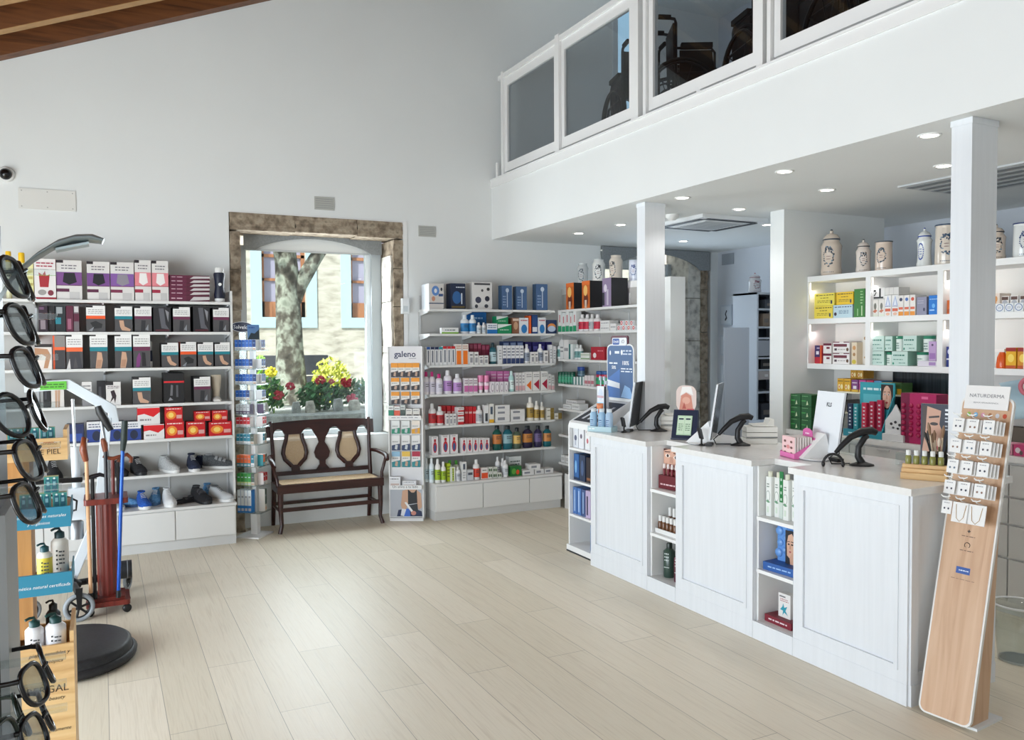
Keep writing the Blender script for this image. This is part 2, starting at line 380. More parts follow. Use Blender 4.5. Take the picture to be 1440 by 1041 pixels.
MB().lathe([(0.06, 0), (0.062, 0.015), (0.055, 0.03)], '#e6e6e4', n=20).build('mount', t, rot=(R(90), 0, 0))
MB().ball((0, -0.035, 0), 0.045, BLACKG, 16, 10).build('dome', t)
t = thing('motion_detector', 'small white motion detector on the right stone jamb', 'detector', (2.66, YW-0.008, 1.98))
MB().box(-0.035, -0.05, 0, 0.035, 0, 0.15, '#e6e8e8').build('housing', t, bevel=0.012); MB().box(-0.022, -0.054, 0.02, 0.022, -0.05, 0.075, '#c9d0d3').build('lens', t)
# ceiling downlights under the mezzanine
DL = [(4.175, 6.837), (4.218, 6.184), (3.844, 4.835), (4.59, 5.06), (5.51, 6.92), (3.83, 3.82), (4.571, 4.159), (3.838, 2.828), (4.588, 3.284), (5.44, 5.633), (3.85, 1.75), (4.59, 2.3)]
for i, (x, y) in enumerate(DL):
    where = ['over the corner shelving, farther from the counter', 'over the corner shelving, nearer the counter', 'in front of the far white column', 'beside the ceiling cassette, counter side', 'deepest in the back office',
             'over the middle of the sales counter', 'behind the counter, left of the near column', 'just left of the near white column', 'over the dispensary, right beside the near column', 'at the end of the dividing wall', 'beyond the near column', 'beyond the near column, over the drawers'][i]
    t = thing('ceiling_downlight', 'round recessed ceiling downlight ' + where, 'downlight', (x, y, ZC), 0, 'recessed downlights under the mezzanine')
    MB().lathe([(0.058, 0.0), (0.058, -0.004), (0.045, -0.006), (0.042, 0.0)], '#f2f2f0', n=24).build('trim_ring', t)
    MB().lathe([(0.041, -0.001), (0.041, -0.003)], M('#fff6e8', 0.5, 0, 14.0), n=20).build('diffuser', t)
    light('downlight_beam', 'SPOT', (x, y, ZC-0.03), 8, (1, 0.97, 0.93), (x, y, 0), spot_size=R(115), spot_blend=0.8, shadow_soft_size=0.04)
t = thing('ceiling_spotlight', 'round spotlight in the sloping pine ceiling', 'spotlight', (0.55, 6.15, roof(0.55)-0.02), rot=(0, R(-22), 0))
MB().lathe([(0.07, 0.02), (0.07, -0.01), (0.055, -0.012)], '#e8e4da', n=20).build('trim_ring', t); MB().lathe([(0.052, -0.013), (0.052, -0.016)], M('#fff0d8', 0.5, 0, 10.0), n=20).build('diffuser', t)
# cassette air conditioner and dispensary grille, smoke detector
t = thing('cassette_air_conditioner', 'square white ceiling cassette air conditioner over the back office', 'air conditioner', (4.83, 5.72, ZC))
m = MB().box(-0.36, -0.36, -0.03, 0.36, 0.36, 0, '#e4e6e8'); m.build('panel', t, bevel=0.01)
m = MB().box(-0.21, -0.21, -0.036, 0.21, 0.21, -0.03, '#cfd2d5')
for i in range(9): m.box(-0.2, -0.19+i*0.045, -0.039, 0.2, -0.175+i*0.045, -0.036, '#aeb3b7')
m.build('intake_grille', t)
for k in range(4): MB().box(-0.27, -0.32, -0.034, 0.27, -0.265, -0.030, '#26292c').build('air_outlet', t, rot=(0, 0, R(90*k)))
t = thing('smoke_detector', 'small white domed smoke detector on the ceiling by the far column', 'detector', (4.28, 5.52, ZC))
MB().lathe([(0.055, 0), (0.055, -0.02), (0.03, -0.045), (0.001, -0.05)], '#f0f0ee', n=18).build('housing', t)
t = thing('linear_air_grille', 'long slotted air grille in the ceiling above the dispensary jars', 'grille', (5.25, 3.35, ZC-.001))
m = MB().box(-0.35, -0.5, -0.012, 0.35, 0.5, 0, '#c4c7c9')
for i in range(5): m.box(-0.3+i*0.13, -0.47, -0.016, -0.235+i*0.13, 0.47, -0.012, '#7c8184')
m.build('grille', t)
# mezzanine railing: one glazed balustrade
rail = thing('glazed_balustrade', 'white framed balustrade with smoked glass panels along the mezzanine edge', 'railing', (3.66, 0, ZS+0.012))
zt = 4.37-ZS
bays = [(7.40, 6.36), (6.28, 5.20), (5.00, 3.87), (3.74, 2.62), (2.45, 1.3)]
for (a, b) in bays:
    f = MB(); w = 0.085
    f.box(0.0, b+0.05, 0.04, 0.045, a-0.05, 0.04+w, WHITE).box(0.0, b+0.05, zt-w-0.05, 0.045, a-0.05, zt-0.05, WHITE)
    f.box(0.0, b, 0.04, 0.045, b+0.05, zt-0.05, WHITE).box(0.0, a-0.05, 0.04, 0.045, a, zt-0.05, WHITE)
    fo = f.build('panel_frame', rail)
    MB().box(0.018, b+0.05, 0.04+w, 0.026, a-0.05, zt-w-0.05, GLASSD).build('glass_panel', fo)
MB().box(-0.02, 1.2, zt-0.05, 0.06, 7.52, zt-0.005, WHITE).build('handrail', rail)
for y0, y1 in ((7.40, 7.44), (6.285, 6.355), (5.10, 5.195), (5.005, 5.04), (3.81, 3.865), (3.745, 3.775), (2.53, 2.615), (2.455, 2.49)):
    MB().box(-0.025, y0, 0, 0.06, y1, zt+0.015, WHITE).build('post', rail)
MB().box(-0.02, 7.54, 0, 0.0, 7.58, 0.16, WHITE).build('post', rail)
MB().box(0.0, 4.42, 0, 0.03, 4.46, 0.04, WHITE).build('foot', rail)
# ------------------------------------------------------------------ wall shelving
BACKP = M('#b8b7b4', 0.5)  # greyed so that the shade between the shelves sits in the colour
def wall_shelving(name, label, x0, x1, zs, ybase, xb0, base_x1, doors):
    """white shelving against the back wall over a drawer plinth"""
    t = thing(name, label, 'shelving', ((x0+x1)/2, YW, 0)); cx = (x0+x1)/2
    X = lambda v: v-cx
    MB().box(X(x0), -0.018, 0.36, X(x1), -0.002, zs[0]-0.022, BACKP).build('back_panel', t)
    for z in zs:
        MB().box(X(x0), -0.30, z-0.022, X(x1), -0.018, z, LAMIN).build('shelf', t, bevel=0.003)
    n = max(2, int(round((x1-x0)/0.45)))
    for i in range(n+1):
        x = x0+0.012+(x1-x0-0.024)*i/n
        MB().box(X(x)-0.008, -0.026, 0.36, X(x)+0.008, -0.018, zs[0]+0.14, '#c6c7c8').build('upright', t)
        for z in zs: MB().prism([(-0.025, z-0.022), (-0.24, z-0.022), (-0.24, z-0.032), (-0.12, z-0.05), (-0.025, z-0.06)], 'x', X(x)-0.006, X(x)+0.006, '#d6d7d7').build('bracket', t)
    MB().box(X(xb0), -0.40, 0.0, X(base_x1), -0.004, 0.085, '#cfcfce').build('plinth', t)
    MB().box(X(xb0), -0.42, 0.085, X(base_x1), -0.004, 0.335, LAMIN).build('base_cabinet', t)
    MB().box(X(xb0)-0.005, -0.435, 0.335, X(base_x1)+0.005, -0.004, 0.355, LAMIN).build('base_top', t, bevel=0.004)
    for a, b in doors: MB().box(X(a)+0.004, -0.437, 0.09, X(b)-0.004, -0.42, 0.328, LAMIN).build('drawer_front', t, bevel=0.002)
    return t
LUZ = [2.055, 1.80, 1.506, 1.206, 0.914, 0.618]
RUZ = [2.022, 1.783, 1.480, 1.198, 0.894, 0.614]
wall_shelving('wall_shelving', 'white wall shelving with orthopaedic boxes and shoes between the wooden stand and the street window', -0.95, 1.0, LUZ, 7.22, -0.95, 1.0, [(-0.94, -0.42), (-0.42, 0.10), (0.10, 0.52), (0.52, 0.995)])
t = MB().box(1.001, 7.35, 0.356, 1.018, 7.63, 2.15, LAMIN).build('side_panel'); tag(t, 'narrow white end panel of the orthopaedic shelving beside the plaster pack stand', 'panel')
wall_shelving('wall_shelving', 'white wall shelving full of toiletries between the street window and the corner', 2.81, 4.19, RUZ, 7.22, 2.81, 4.19, [(2.81, 3.30), (3.30, 3.81), (3.81, 4.19)])
RWZ = [2.022, 1.80, 1.522, 1.268, 1.018, 0.748, 0.46]
t = thing('corner_shelving', 'white corner shelving on the low partition beside the tooth brush display', 'shelving', (4.44, 6.7, 0))
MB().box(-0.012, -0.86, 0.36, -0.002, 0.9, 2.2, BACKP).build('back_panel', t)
for z in RWZ:
    MB().box(-0.235, -0.86, z-0.022, -0.012, 0.60, z, LAMIN).build('shelf', t, bevel=0.003)
for y in (-0.84, -0.35, 0.15, 0.58):
    MB().box(-0.02, y-0.008, 0.36, -0.012, y+0.008, 2.15, '#c6c7c8').build('upright', t)
    for z in RWZ: MB().prism([(-0.02, z-0.022), (-0.18, z-0.022), (-0.18, z-0.030), (-0.02, z-0.06)], 'y', y-0.005, y+0.005, '#d6d7d7').build('bracket', t)
MB().box(-0.235, -0.86, 0.0, -0.004, 0.48, 0.355, LAMIN).build('base_cabinet', t)

# ------------------------------------------------------------------ sales counter (front plane x = 3.31)
XC, ZT = 3.31, 1.02
def counter_unit(label, y0, y1, last=False):
    t = thing('counter_cabinet', label, 'cabinet', (XC, (y0+y1)/2, 0)); h = (y1-y0)/2; d = 0.62
    MB().box(0.0, -h, 0.0, d, h, 0.985, WHITEW).build('carcass', t, bevel=0.003)
    MB().box(-0.012, -h+0.001, 0.0, 0, h-0.001, 0.10, WHITEW).build('plinth', t, bevel=0.004)
    m = MB(); a, b = -h+0.05, h-0.05; w = 0.022       # raised moulding of the sunk panel
    fr = MB()
    fr.box(-0.010, -h+0.002, 0.10, 0, a, 0.985, WHITEW).box(-0.010, b, 0.10, 0, h-0.002, 0.985, WHITEW)
    fr.box(-0.010, a, 0.10, 0, b, 0.155, WHITEW).box(-0.010, a, 0.93, 0, b, 0.985, WHITEW); fr.build('panel_frame', t, bevel=0.002)
    m.box(-0.014, a, 0.155, -0.001, a+w, 0.93, WHITEW).box(-0.014, b-w, 0.155, -0.001, b, 0.93, WHITEW).box(-0.014, a+w, 0.155, -0.001, b-w, 0.155+w, WHITEW).box(-0.014, a+w, 0.93-w, -0.001, b-w, 0.93, WHITEW)
    m.build('moulding', t, bevel=0.005)
    if last:
        fr = MB(); y = -h
        fr.box(0.001, y-0.010, 0.10, 0.05, y, 0.985, WHITEW).box(d-0.05, y-0.010, 0.10, d, y, 0.985, WHITEW).box(0.05, y-0.010, 0.10, d-0.05, y, 0.155, WHITEW).box(0.05, y-0.010, 0.93, d-0.05, y, 0.985, WHITEW)
        fr.build('end_panel', t, bevel=0.002)
        MB().box(0.0, y-0.014, 0, d, y, 0.10, WHITEW).build('end_plinth', t, bevel=0.004)
    return t
counter_unit('far panelled white counter cabinet next to the tooth brush display', 4.527, 5.247)
counter_unit('middle panelled white counter cabinet between the two open shelf niches', 3.517, 4.221)
counter_unit('near panelled white counter cabinet beside the earring stand', 2.515, 3.215, True)
N1Z, N2Z = [0.10, 0.40, 0.70], [0.10, 0.40, 0.70]
def niche(label, y0, y1, zs):
    t = thing('open_shelf_unit', label, 'shelf unit', (XC, (y0+y1)/2, 0)); h = (y1-y0)/2-0.001; d = 0.36
    MB().box(0.0, -h, 0, d, h, 0.09, WHITEW).build('plinth', t)
    MB().box(-0.012, -h, 0, 0, h, 0.10, WHITEW).build('plinth_board', t, bevel=0.004)
    MB().box(d, -h, 0, d+0.018, h, 0.985, WHITE).build('back_panel', t)
    for s in (-1, 1): MB().box(0.02, s*h, 0.09, d, s*(h-0.012), 0.985, WHITE).build('side_panel', t)
    for z in zs: MB().box(0.004, -h+0.012, z-0.020 if z > 0.11 else 0.09, d, h-0.012, z, WHITE).build('shelf', t, bevel=0.002)
niche('open shelf niche with lipsticks and brown bottles in the counter front', 4.221, 4.527, N1Z)
niche('open shelf niche with tall green and white bottles in the counter front', 3.215, 3.517, N2Z)
m = MB()
for y0, y1, x in ((4.51, 5.265, 3.275), (4.235, 4.51, 3.45), (3.505, 4.235, 3.275), (3.23, 3.505, 3.45), (2.485, 3.23, 3.275)):
    m.box(x, y0, 0.987, 4.02, y1, ZT, STONEW)
tag(m.build('worktop'), 'pale stone worktop running along the whole sales counter', 'worktop')
for y0, y1, lab in ((3.29, 3.66, 'far clear glass panel standing on the counter worktop behind the pink box'), (2.78, 3.02, 'low clear glass panel standing on the counter by the wooden trays')):
    o = MB().box(0, -(y1-y0)/2, 0, 0.006, (y1-y0)/2, 0.07 if y0 < 3 else 0.10, GLASS).build('glass_panel', loc=(3.93 if y0 > 3 else 3.85, (y0+y1)/2, ZT)); tag(o, lab, 'glass panel')

# ------------------------------------------------------------------ dispensary wall unit, rear counter, drawers
XD = 5.192; DZ = [2.174, 1.832, 1.467]; DY = [4.90, 4.325, 3.73, 3.13, 2.53]
t = thing('dispensary_shelving', 'lit white pigeonhole shelving on the wall behind the sales counter', 'shelving', (XD, 3.72, 0))
y0, y1 = 2.50, 4.918; Yl = lambda y: y-3.72
MB().box(0, Yl(y0), 2.174, 0.33, Yl(y1), 2.218, WHITE).build('top_board', t)
MB().box(0, Yl(y0), 1.832, 0.31, Yl(y1), 1.873, WHITE).build('shelf', t); MB().box(0, Yl(y0), 1.467, 0.33, Yl(y1), 1.508, WHITE).build('bottom_board', t)
MB().box(0.31, Yl(y0), 1.508, 0.33, Yl(y1), 2.174, '#dedbd6').build('back_panel', t)
for a, b in ((4.907, 4.918), (4.303, 4.348), (3.709, 3.752), (3.110, 3.153), (2.51, 2.553)):
    for z0, z1 in ((1.508, 1.832), (1.873, 2.174)): MB().box(0, Yl(a), z0, 0.31, Yl(b), z1, WHITE).build('divider', t)
for a in (4.903, 4.299, 3.705, 3.106):
    for z0, z1 in ((1.515, 1.825), (1.88, 2.167)):
        MB().box(0.012, Yl(a)-0.004, z1-0.07, 0.022, Yl(a), z1, M('#fff7ea', 0.5, 0, 1.1)).build('light_strip', t)
        light('niche_strip_light', 'AREA', (XD+0.03, a-0.012, z1-0.05), 0.55, (1, 0.97, 0.93), (XD+0.12, a-0.25, z1-0.3), shape='RECTANGLE', size=0.02, size_y=0.08)
m = MB().box(5.50, 2.2, 0.975, 5.53, 4.35, 1.467, '#dedcd8').box(5.5, 4.35, 0.975, 5.53, 4.918, 1.467, '#e2e0dc').box(5.535, 2.2, 0, 5.56, 4.918, 2.2, WALL); struct(m.build('wall_dispensary_back'))
o = MB().box(0, -0.24, 0, 0.006, 0.24, 0.34, noisy('dark_mirror', [(0.3, '#23272b'), (0.7, '#3a4248')], (1, 30, 1), 2, rough=0.08)).build('mirror', loc=(5.492, 4.10, 1.11)); tag(o, 'dark mirror panel on the wall behind the pink lipstick display', 'mirror')
t = thing('rear_counter', 'white rear counter with grey drawers below the dispensary shelving', 'counter', (4.955, 3.4, 0))
MB().box(0.0, -1.9, 0.945, 0.54, 1.515, 0.982, STONEW).build('worktop', t, bevel=0.003)
MB().box(0.03, -1.9, 0.0, 0.54, 1.51, 0.944, WHITE).build('carcass', t)
for i, (a, b) in enumerate(((1.50, 0.90), (0.89, 0.30), (0.29, -0.30), (-0.31, -0.9), (-0.91, -1.5))):
    for z0, z1 in ((0.08, 0.34), (0.355, 0.55), (0.565, 0.72), (0.735, 0.925)):
        d = MB().box(0.012, b, z0, 0.03, a, z1, '#d3d4d3').build('drawer', t, bevel=0.002)
        MB().box(0.004, (a+b)/2-0.05, z1-0.018, 0.012, (a+b)/2+0.05, z1-0.008, '#c2c3c2').build('handle', d)
t = thing('waste_bin', 'clear plastic waste bin on the floor past the counter end', 'bin', (4.30, 2.62, 0))
MB().lathe([(0.085, 0), (0.09, 0.004), (0.12, 0.30), (0.117, 0.30), (0.088, 0.012)], ACRYL, n=28).build('body', t)
MB().tube([(0.12*cos(2*pi*i/28), 0.12*sin(2*pi*i/28), 0.30) for i in range(28)], 0.006, '#e2e4e4', 6, True).build('rim', t)
MB().lathe([(0.086, 0), (0.090, 0.012)], '#d5d8d8', n=24).build('base', t)

# ------------------------------------------------------------------ settee
def settee():
    t = thing('settee', 'dark mahogany settee with vase shaped cane backs and cane seat under the street window', 'bench', (1.87, 7.58, 0))
    W = 0.49; F = -0.19; Bk = 0.155
    seat = MB()
    seat.box(-W, F, 0.355, W, F+0.045, 0.43, MAHOG).box(-W+0.03, Bk-0.03, 0.365, W-0.03, Bk+0.01, 0.425, MAHOG)
    for s in (-1, 1): seat.box(s*W, F+0.045, 0.36, s*(W-0.045), Bk-0.03, 0.425, MAHOG)
    seat.build('seat_rail', t, bevel=0.008)
    MB().box(-W+0.045, F+0.045, 0.41, W-0.045, Bk-0.03, 0.432, CANEW).build('cane_seat', t)
    for s in (-1, 1):      # front legs: tapering, outswept foot
        p = [(s*(W-0.03), F+0.022, 0.36), (s*(W-0.028), F+0.02, 0.2), (s*(W-0.035), F+0.015, 0.07), (s*(W-0.015), F-0.002, 0.0)]
        MB().tube(p, [0.026, 0.022, 0.018, 0.020], MAHOG, 8).build('leg', t)
        q = [(s*(W-0.03), Bk+0.055, 0.0), (s*(W-0.03), Bk+0.015, 0.22), (s*(W-0.03), Bk-0.01, 0.42), (s*(W-0.03), Bk+0.02, 0.7), (s*(W-0.02), Bk+0.075, 0.97)]
        MB().tube(q, [0.018, 0.021, 0.022, 0.018, 0.017], MAHOG, 8).build('leg', t)
        a = [(s*(W-0.03), Bk+0.02, 0.66), (s*(W+0.02), Bk-0.06, 0.655), (s*(W+0.035), F+0.10, 0.645), (s*(W+0.035), F+0.02, 0.63), (s*(W+0.03), F-0.02, 0.60)]
        MB().tube(a, [0.014, 0.019, 0.022, 0.024, 0.018], MAHOG, 8).build('armrest', t)
        b = [(s*(W+0.033), F+0.03, 0.63), (s*(W+0.02), F+0.05, 0.56), (s*(W-0.004), F+0.05, 0.48), (s*(W-0.01), F+0.03, 0.41)]
        MB().tube(b, 0.016, MAHOG, 8).build('arm_support', t)
        MB().tube([(s*(W-0.03), F+0.02, 0.19), (s*(W-0.03), Bk+0.02, 0.19)], 0.012, MAHOG, 8).build('side_stretcher', t)
    MB().box(-W+0.02, F+0.008, 0.19, W-0.02, F+0.032, 0.225, MAHOG).build('stretcher', t, bevel=0.006)
    MB().box(-W+0.02, Bk+0.012, 0.19, W-0.02, Bk+0.032, 0.22, MAHOG).build('stretcher', t, bevel=0.006)
    # back built flat in (x,z) then leaned
    back = bpy.data.objects.new('backrest', None); COL.objects.link(back); back.parent = t; back.location = (0, Bk+0.0, 0.43); back.rotation_euler = (R(-8.5), 0, 0)
    H = 0.56
    top = []
    for i in range(25):
        u = -1+2*i/24; top.append((u*(W+0.025), H-0.012-0.022*u*u))
    lowr = []
    for i in range(49):
        u = 1-2*i/48; x = u*(W+0.025)
        d = 0.0
        for c in (-0.40, -0.125, 0.125, 0.40): d = max(d, 0.055*max(0.0, 1-((x-c)/0.055)**2)**0.5)
        e = 0.02 if abs(x) > 0.44 else 0.0
        lowr.append((x, H-0.145+d-e))
    m = MB()
    n = 48
    for i in range(n):
        x0 = -(W+0.025)+(2*W+0.05)*i/n; x1 = -(W+0.025)+(2*W+0.05)*(i+1)/n
        f = lambda x: H-0.012-0.022*(x/(W+0.025))**2
        l0 = lowr[n-i][1]; l1 = lowr[n-i-1][1]
        m.prism([(x0, l0), (x1, l1), (x1, f(x1)), (x0, f(x0))], 'y', -0.014, 0.014, MAHOG)
    m.build('crest_rail', back)
    MB().box(-W+0.03, -0.012, 0.035, W-0.03, 0.012, 0.075, MAHOG).build('lower_rail', back, bevel=0.006)
    vase = [(0.075, 0.42), (0.085, 0.36), (0.105, 0.30), (0.115, 0.24), (0.100, 0.185), (0.060, 0.145), (0.038, 0.12)]
    for cx in (-0.255, 0.255):
        for s in (-1, 1):
            MB().tube([(cx+s*(a-0.006), 0, z) for a, z in vase], 0.020, MAHOG, 8).build('vase_rim', back)
        MB().box(cx-0.038, -0.012, 0.07, cx+0.038, 0.012, 0.13, MAHOG).build('vase_foot', back, bevel=0.01)
        p = [(cx+a-0.01, z) for a, z in vase] + [(cx-a+0.01, z) for a, z in reversed(vase)]
        MB().prism(p, 'y', -0.003, 0.003, CANEO).build('cane_panel', back)
    prof = [(0.075, 0.43), (0.04, 0.37), (0.028, 0.33), (0.055, 0.285), (0.075, 0.235), (0.062, 0.185), (0.030, 0.155), (0.028, 0.12), (0.075, 0.06)]
    m = MB()
    for (a0, z0), (a1, z1) in zip(prof, prof[1:]): m.prism([(-a0, z0), (a0, z0), (a1, z1), (-a1, z1)], 'y', -0.012, 0.012, MAHOG)
    m.build('splat', back)
    return t
settee()
# ------------------------------------------------------------------ retail goods
def r(x0, y0, x1, y1, c): return ('r', x0, y0, x1, y1, c)
def e(cx, cy, rx, ry, c): return ('e', cx, cy, rx, ry, c)
def pg(pts, c): return ('p', pts, c)
def tx(x0, y0, x1, y1, c, n=2): return ('t', x0, y0, x1, y1, c, n)
def art_on(m, art, w, h, y=0.0, z0=0.0, x0=None):
    """printed artwork on a front face lying in the plane y, w wide and h high"""
    if x0 is None: x0 = -w/2
    k = 0
    for a in art:
        k += 1; yy = y-0.0004-0.00025*k
        if a[0] == 'r': pts = [(a[1], a[2]), (a[3], a[2]), (a[3], a[4]), (a[1], a[4])]; c = a[5]
        elif a[0] == 'e': pts = circ(a[1], a[2], a[3], a[4], 14); c = a[5]
        elif a[0] == 'p': pts = a[1]; c = a[2]
        else:
            n = a[6]; rnd = random.Random(int(1000*a[1]+100*a[2]))
            for i in range(n):
                zz = a[4]-(a[4]-a[2])*(i+0.5)/n; hh = (a[4]-a[2])/n*0.2; x = a[1]
                while x < a[3]-0.03:
                    l = rnd.uniform(0.06, 0.2); xe = min(x+l, a[3])
                    m.quad([(x0+x*w, yy, z0+(zz-hh)*h), (x0+xe*w, yy, z0+(zz-hh)*h), (x0+xe*w, yy, z0+(zz+hh)*h), (x0+x*w, yy, z0+(zz+hh)*h)], a[5]); x = xe+0.035
            continue
        m.quad([(x0+p[0]*w, yy, z0+p[1]*h) for p in pts], c)
SKIN, SKIN2 = '#c9a085', '#b58a6f'
def brace(band, photo, top='#e9e8e6'):
    a = [r(0, 0, 1, 1, '#4d4b4d'), r(0, .62, 1, 1, top), r(0, .5, 1, .62, band), r(.0, .93, .35, 1, '#1c1a1c'), tx(.1, .68, .9, .88, '#a3a1a0', 3)]
    return a + photo
KNEE = [pg([(.30, .0), (.62, .0), (.72, .25), (.66, .46), (.42, .48), (.36, .25)], SKIN), pg([(.34, .05), (.6, .05), (.66, .25), (.4, .25)], SKIN2)]
FOOT = [pg([(.25, .45), (.5, .45), (.55, .22), (.9, .1), (.85, .03), (.4, .06), (.3, .2)], SKIN)]
HAND = [pg([(.3, .44), (.5, .46), (.6, .25), (.9, .12), (.8, .05), (.5, .1), (.35, .25)], SKIN)]
DARKH = [pg([(.2, .35), (.5, .42), (.85, .3), (.8, .15), (.4, .12)], '#232325'), pg([(.1, .05), (.4, .2), (.3, .02)], '#8a8d92')]
DARKL = [pg([(.35, .02), (.6, .02), (.65, .45), (.4, .46)], '#2b2b30'), pg([(.62, .1), (.8, .05), (.8, .3)], '#8a8d92')]
PURL = [pg([(.15, .02), (.35, .02), (.45, .3), (.35, .46), (.2, .3)], '#7d3a78'), pg([(.5, .05), (.75, .05), (.7, .44), (.5, .46)], '#1f1d22')]
def beltbox(band, belt, mark): return [r(0, 0, 1, 1, '#dcd9d6'), r(0, .37, 1, .70, band), r(.0, .93, .28, 1, '#241c22'), pg([(.25, .45), (.3, .68), (.72, .68), (.8, .45), (.5, .38)], belt), r(0, .2, .5, .28, mark), tx(.2, .76, .8, .9, '#77737a', 2), r(.5, .02, .9, .2, '#c4c2c1'), r(0, .355, 1, .37, mark)]
S = {}
def box(key, look, noun, body, art=(), side=None, top=None, d=0.10): S[key] = dict(k='box', look=look, noun=noun, body=body, art=list(art), side=side, top=top, d=d)
def bot(key, look, noun, body, cap, label=None, rr=None, d=None, prof=0, art=()): S[key] = dict(k='bot', look=look, noun=noun, body=body, cap=cap, label=label, prof=prof, art=list(art))
PINKR = '#d8788a'
# orthopaedics
box('glove', 'white box with red glove picture', 'brace box', '#e4dfdd', [r(0, 0, 1, .05, '#a01c30'), pg([(.25, .3), (.65, .3), (.72, .62), (.55, .58), (.5, .7), (.38, .6), (.2, .66)], '#a5202c'), e(.35, .17, .2, .07, '#9b9794'), e(.75, .16, .14, .07, '#7a2738'), tx(.1, .78, .9, .93, '#a8324a', 2)], side='#b02a3c')
box('beltp', 'white and purple black-belt', 'back support box', '#d9d6d4', beltbox('#7b4a8a', '#15141c', '#5a2040'), side='#cfccca')
box('beltp2', 'dark spined purple belt', 'back support box', '#d9d6d4', beltbox('#75468a', '#15141c', '#5a2040'), side='#1d1a1f')
box('beltg', 'white and purple grey-belt', 'back support box', '#dddad8', beltbox('#8257a0', '#8d8792', '#7a2848'), side='#d8d5d3')
box('beltk', 'white and pink white-belt', 'back support box', '#e3e0de', beltbox('#e0868e', '#ece8e6', '#a02440'), side='#1d1a1f')
box('maroonflat', 'flat maroon striped', 'sling box', '#5a1c34', [r(0, 0, .42, 1, '#641f3c'), pg([(.5, .1), (1, .3), (1, .8), (.6, .75)], '#c9c4c4'), tx(.05, .3, .35, .7, '#d9b7c4', 1)], side='#4a1529', d=.16)
box('dkpurple', 'narrow dark purple', 'stocking box', '#2a1626', [r(.2, .1, .75, .45, '#8d8088'), r(.1, .85, .6, .95, '#6b4a68')], side='#18131a', d=.22)
box('dkblack', 'narrow black', 'stocking box', '#17161a', [r(.2, .3, .5, .8, '#3a3a40')], d=.22)
box('dkteal', 'narrow black and teal', 'stocking box', '#1b2428', [r(0, .3, .55, .55, '#1f8090'), r(.1, .7, .7, .95, '#9aa0a3')], d=.22)
box('dkmaroon', 'narrow maroon', 'stocking box', '#5a1834', [r(.2, .1, .7, .5, '#a06078')], d=.22)
box('dkgrey', 'narrow grey and maroon', 'stocking box', '#6e6469', [r(0, .4, 1, .7, '#5a1834'), r(.1, .75, .9, .97, '#c9c6c6')], d=.22)
box('bo', 'orange banded', 'support box', '#4d4b4d', brace('#ee5a24', DARKH), side='#d8421c', d=.24)
box('bt_foot', 'teal banded foot', 'support box', '#4d4b4d', brace('#17808e', FOOT), side='#1a1a1d', d=.24)
box('bt_knee', 'teal banded knee', 'support box', '#4d4b4d', brace('#17808e', KNEE), side='#1a1a1d', d=.24)
box('bt_hand', 'teal banded hand', 'support box', '#4d4b4d', brace('#17808e', HAND), side='#1a1a1d', d=.24)
box('bp', 'purple banded', 'support box', '#4d4b4d', brace('#6b2a4c', DARKL), side='#1a1a1d', d=.24)
box('bp2', 'purple banded leg', 'support box', '#4d4b4d', brace('#6b2a4c', PURL), side='#1a1a1d', d=.24)
box('bblk', 'black grey-photo', 'support box', '#232226', [pg([(.3, .95), (.6, .95), (.7, .3), (.9, .1), (.45, .15)], '#5c5c63'), pg([(.68, .9), (.9, .8), (.85, .4)], '#8b8b90'), r(.1, .03, .9, .1, '#55202c')], side='#151417', d=.24)
box('bskin', 'bent knee photo', 'support box', '#d9d2cc', [r(0, 0, 1, .86, '#e6ddd6'), pg([(0, .85), (.75, .8), (.95, .55), (.75, .05), (.5, .05), (.65, .5), (.4, .6), (0, .55)], '#b98a68'), r(0, .88, 1, 1, '#2a2222')], side='#c8bdb5')
box('bog', 'grey with orange spine', 'support box', '#3c3a3d', [r(0, 0, .14, 1, '#ef5a22'), r(.14, .66, 1, 1, '#8a8683'), r(.14, .57, 1, .66, '#ef6a38')], side='#ef5a22', d=.24)
box('bo2', 'white and orange trousers', 'support box', '#56535a', brace('#ee6a38', [pg([(.2, .5), (.8, .5), (.95, .0), (.7, 0), (.55, .35), (.4, 0), (.15, 0)], '#3b3a40'), pg([(.0, 0), (.25, 0), (.2, .3)], '#d9d6d4')]), side='#4c4a4e', d=.24)
box('bleg', 'skin tone legs', 'stocking box', '#d8d4cf', [pg([(.3, 0), (.45, 0), (.5, .8), (.3, .85)], '#bf9a80'), pg([(.5, 0), (.65, 0), (.72, .85), (.52, .8)], '#bf9a80'), r(0, .88, 1, 1, '#1d1b1d')], side='#1d1b1d')
box('bgrey', 'grey and white', 'support box', '#8a888a', [r(0, .55, 1, 1, '#dedcda'), tx(.1, .6, .9, .9, '#77757a', 2)])
box('bwhite', 'white with black figure', 'support box', '#dedbd8', [r(0, .86, .5, 1, '#1c1a1c'), pg([(.25, .1), (.4, .35), (.3, .6), (.55, .65), (.7, .4), (.6, .08), (.52, .3)], '#2a1a22'), tx(.1, .7, .9, .84, '#6b5560', 2)], side='#1c1a1c')
box('bfoot3', 'teal banded foot', 'support box', '#4d4b4d', brace('#17808e', FOOT), side='#1a1a1d', d=.24)
box('bblkred', 'black with red stripe', 'stocking box', '#18171a', [r(0, .68, 1, .74, '#d4262c'), pg([(.3, .25), (.42, .25), (.45, .6), (.35, .62)], '#6b6b70'), pg([(.6, .2), (.7, .2), (.7, .6), (.6, .6)], '#57575c'), pg([(.3, .2), (.2, .08), (.45, .1)], '#8b8b90')], d=.24)
box('blueb', 'dark blue', 'bandage box', '#1e2a58', [r(.1, .1, .9, .5, '#2b4a96')], d=.14)
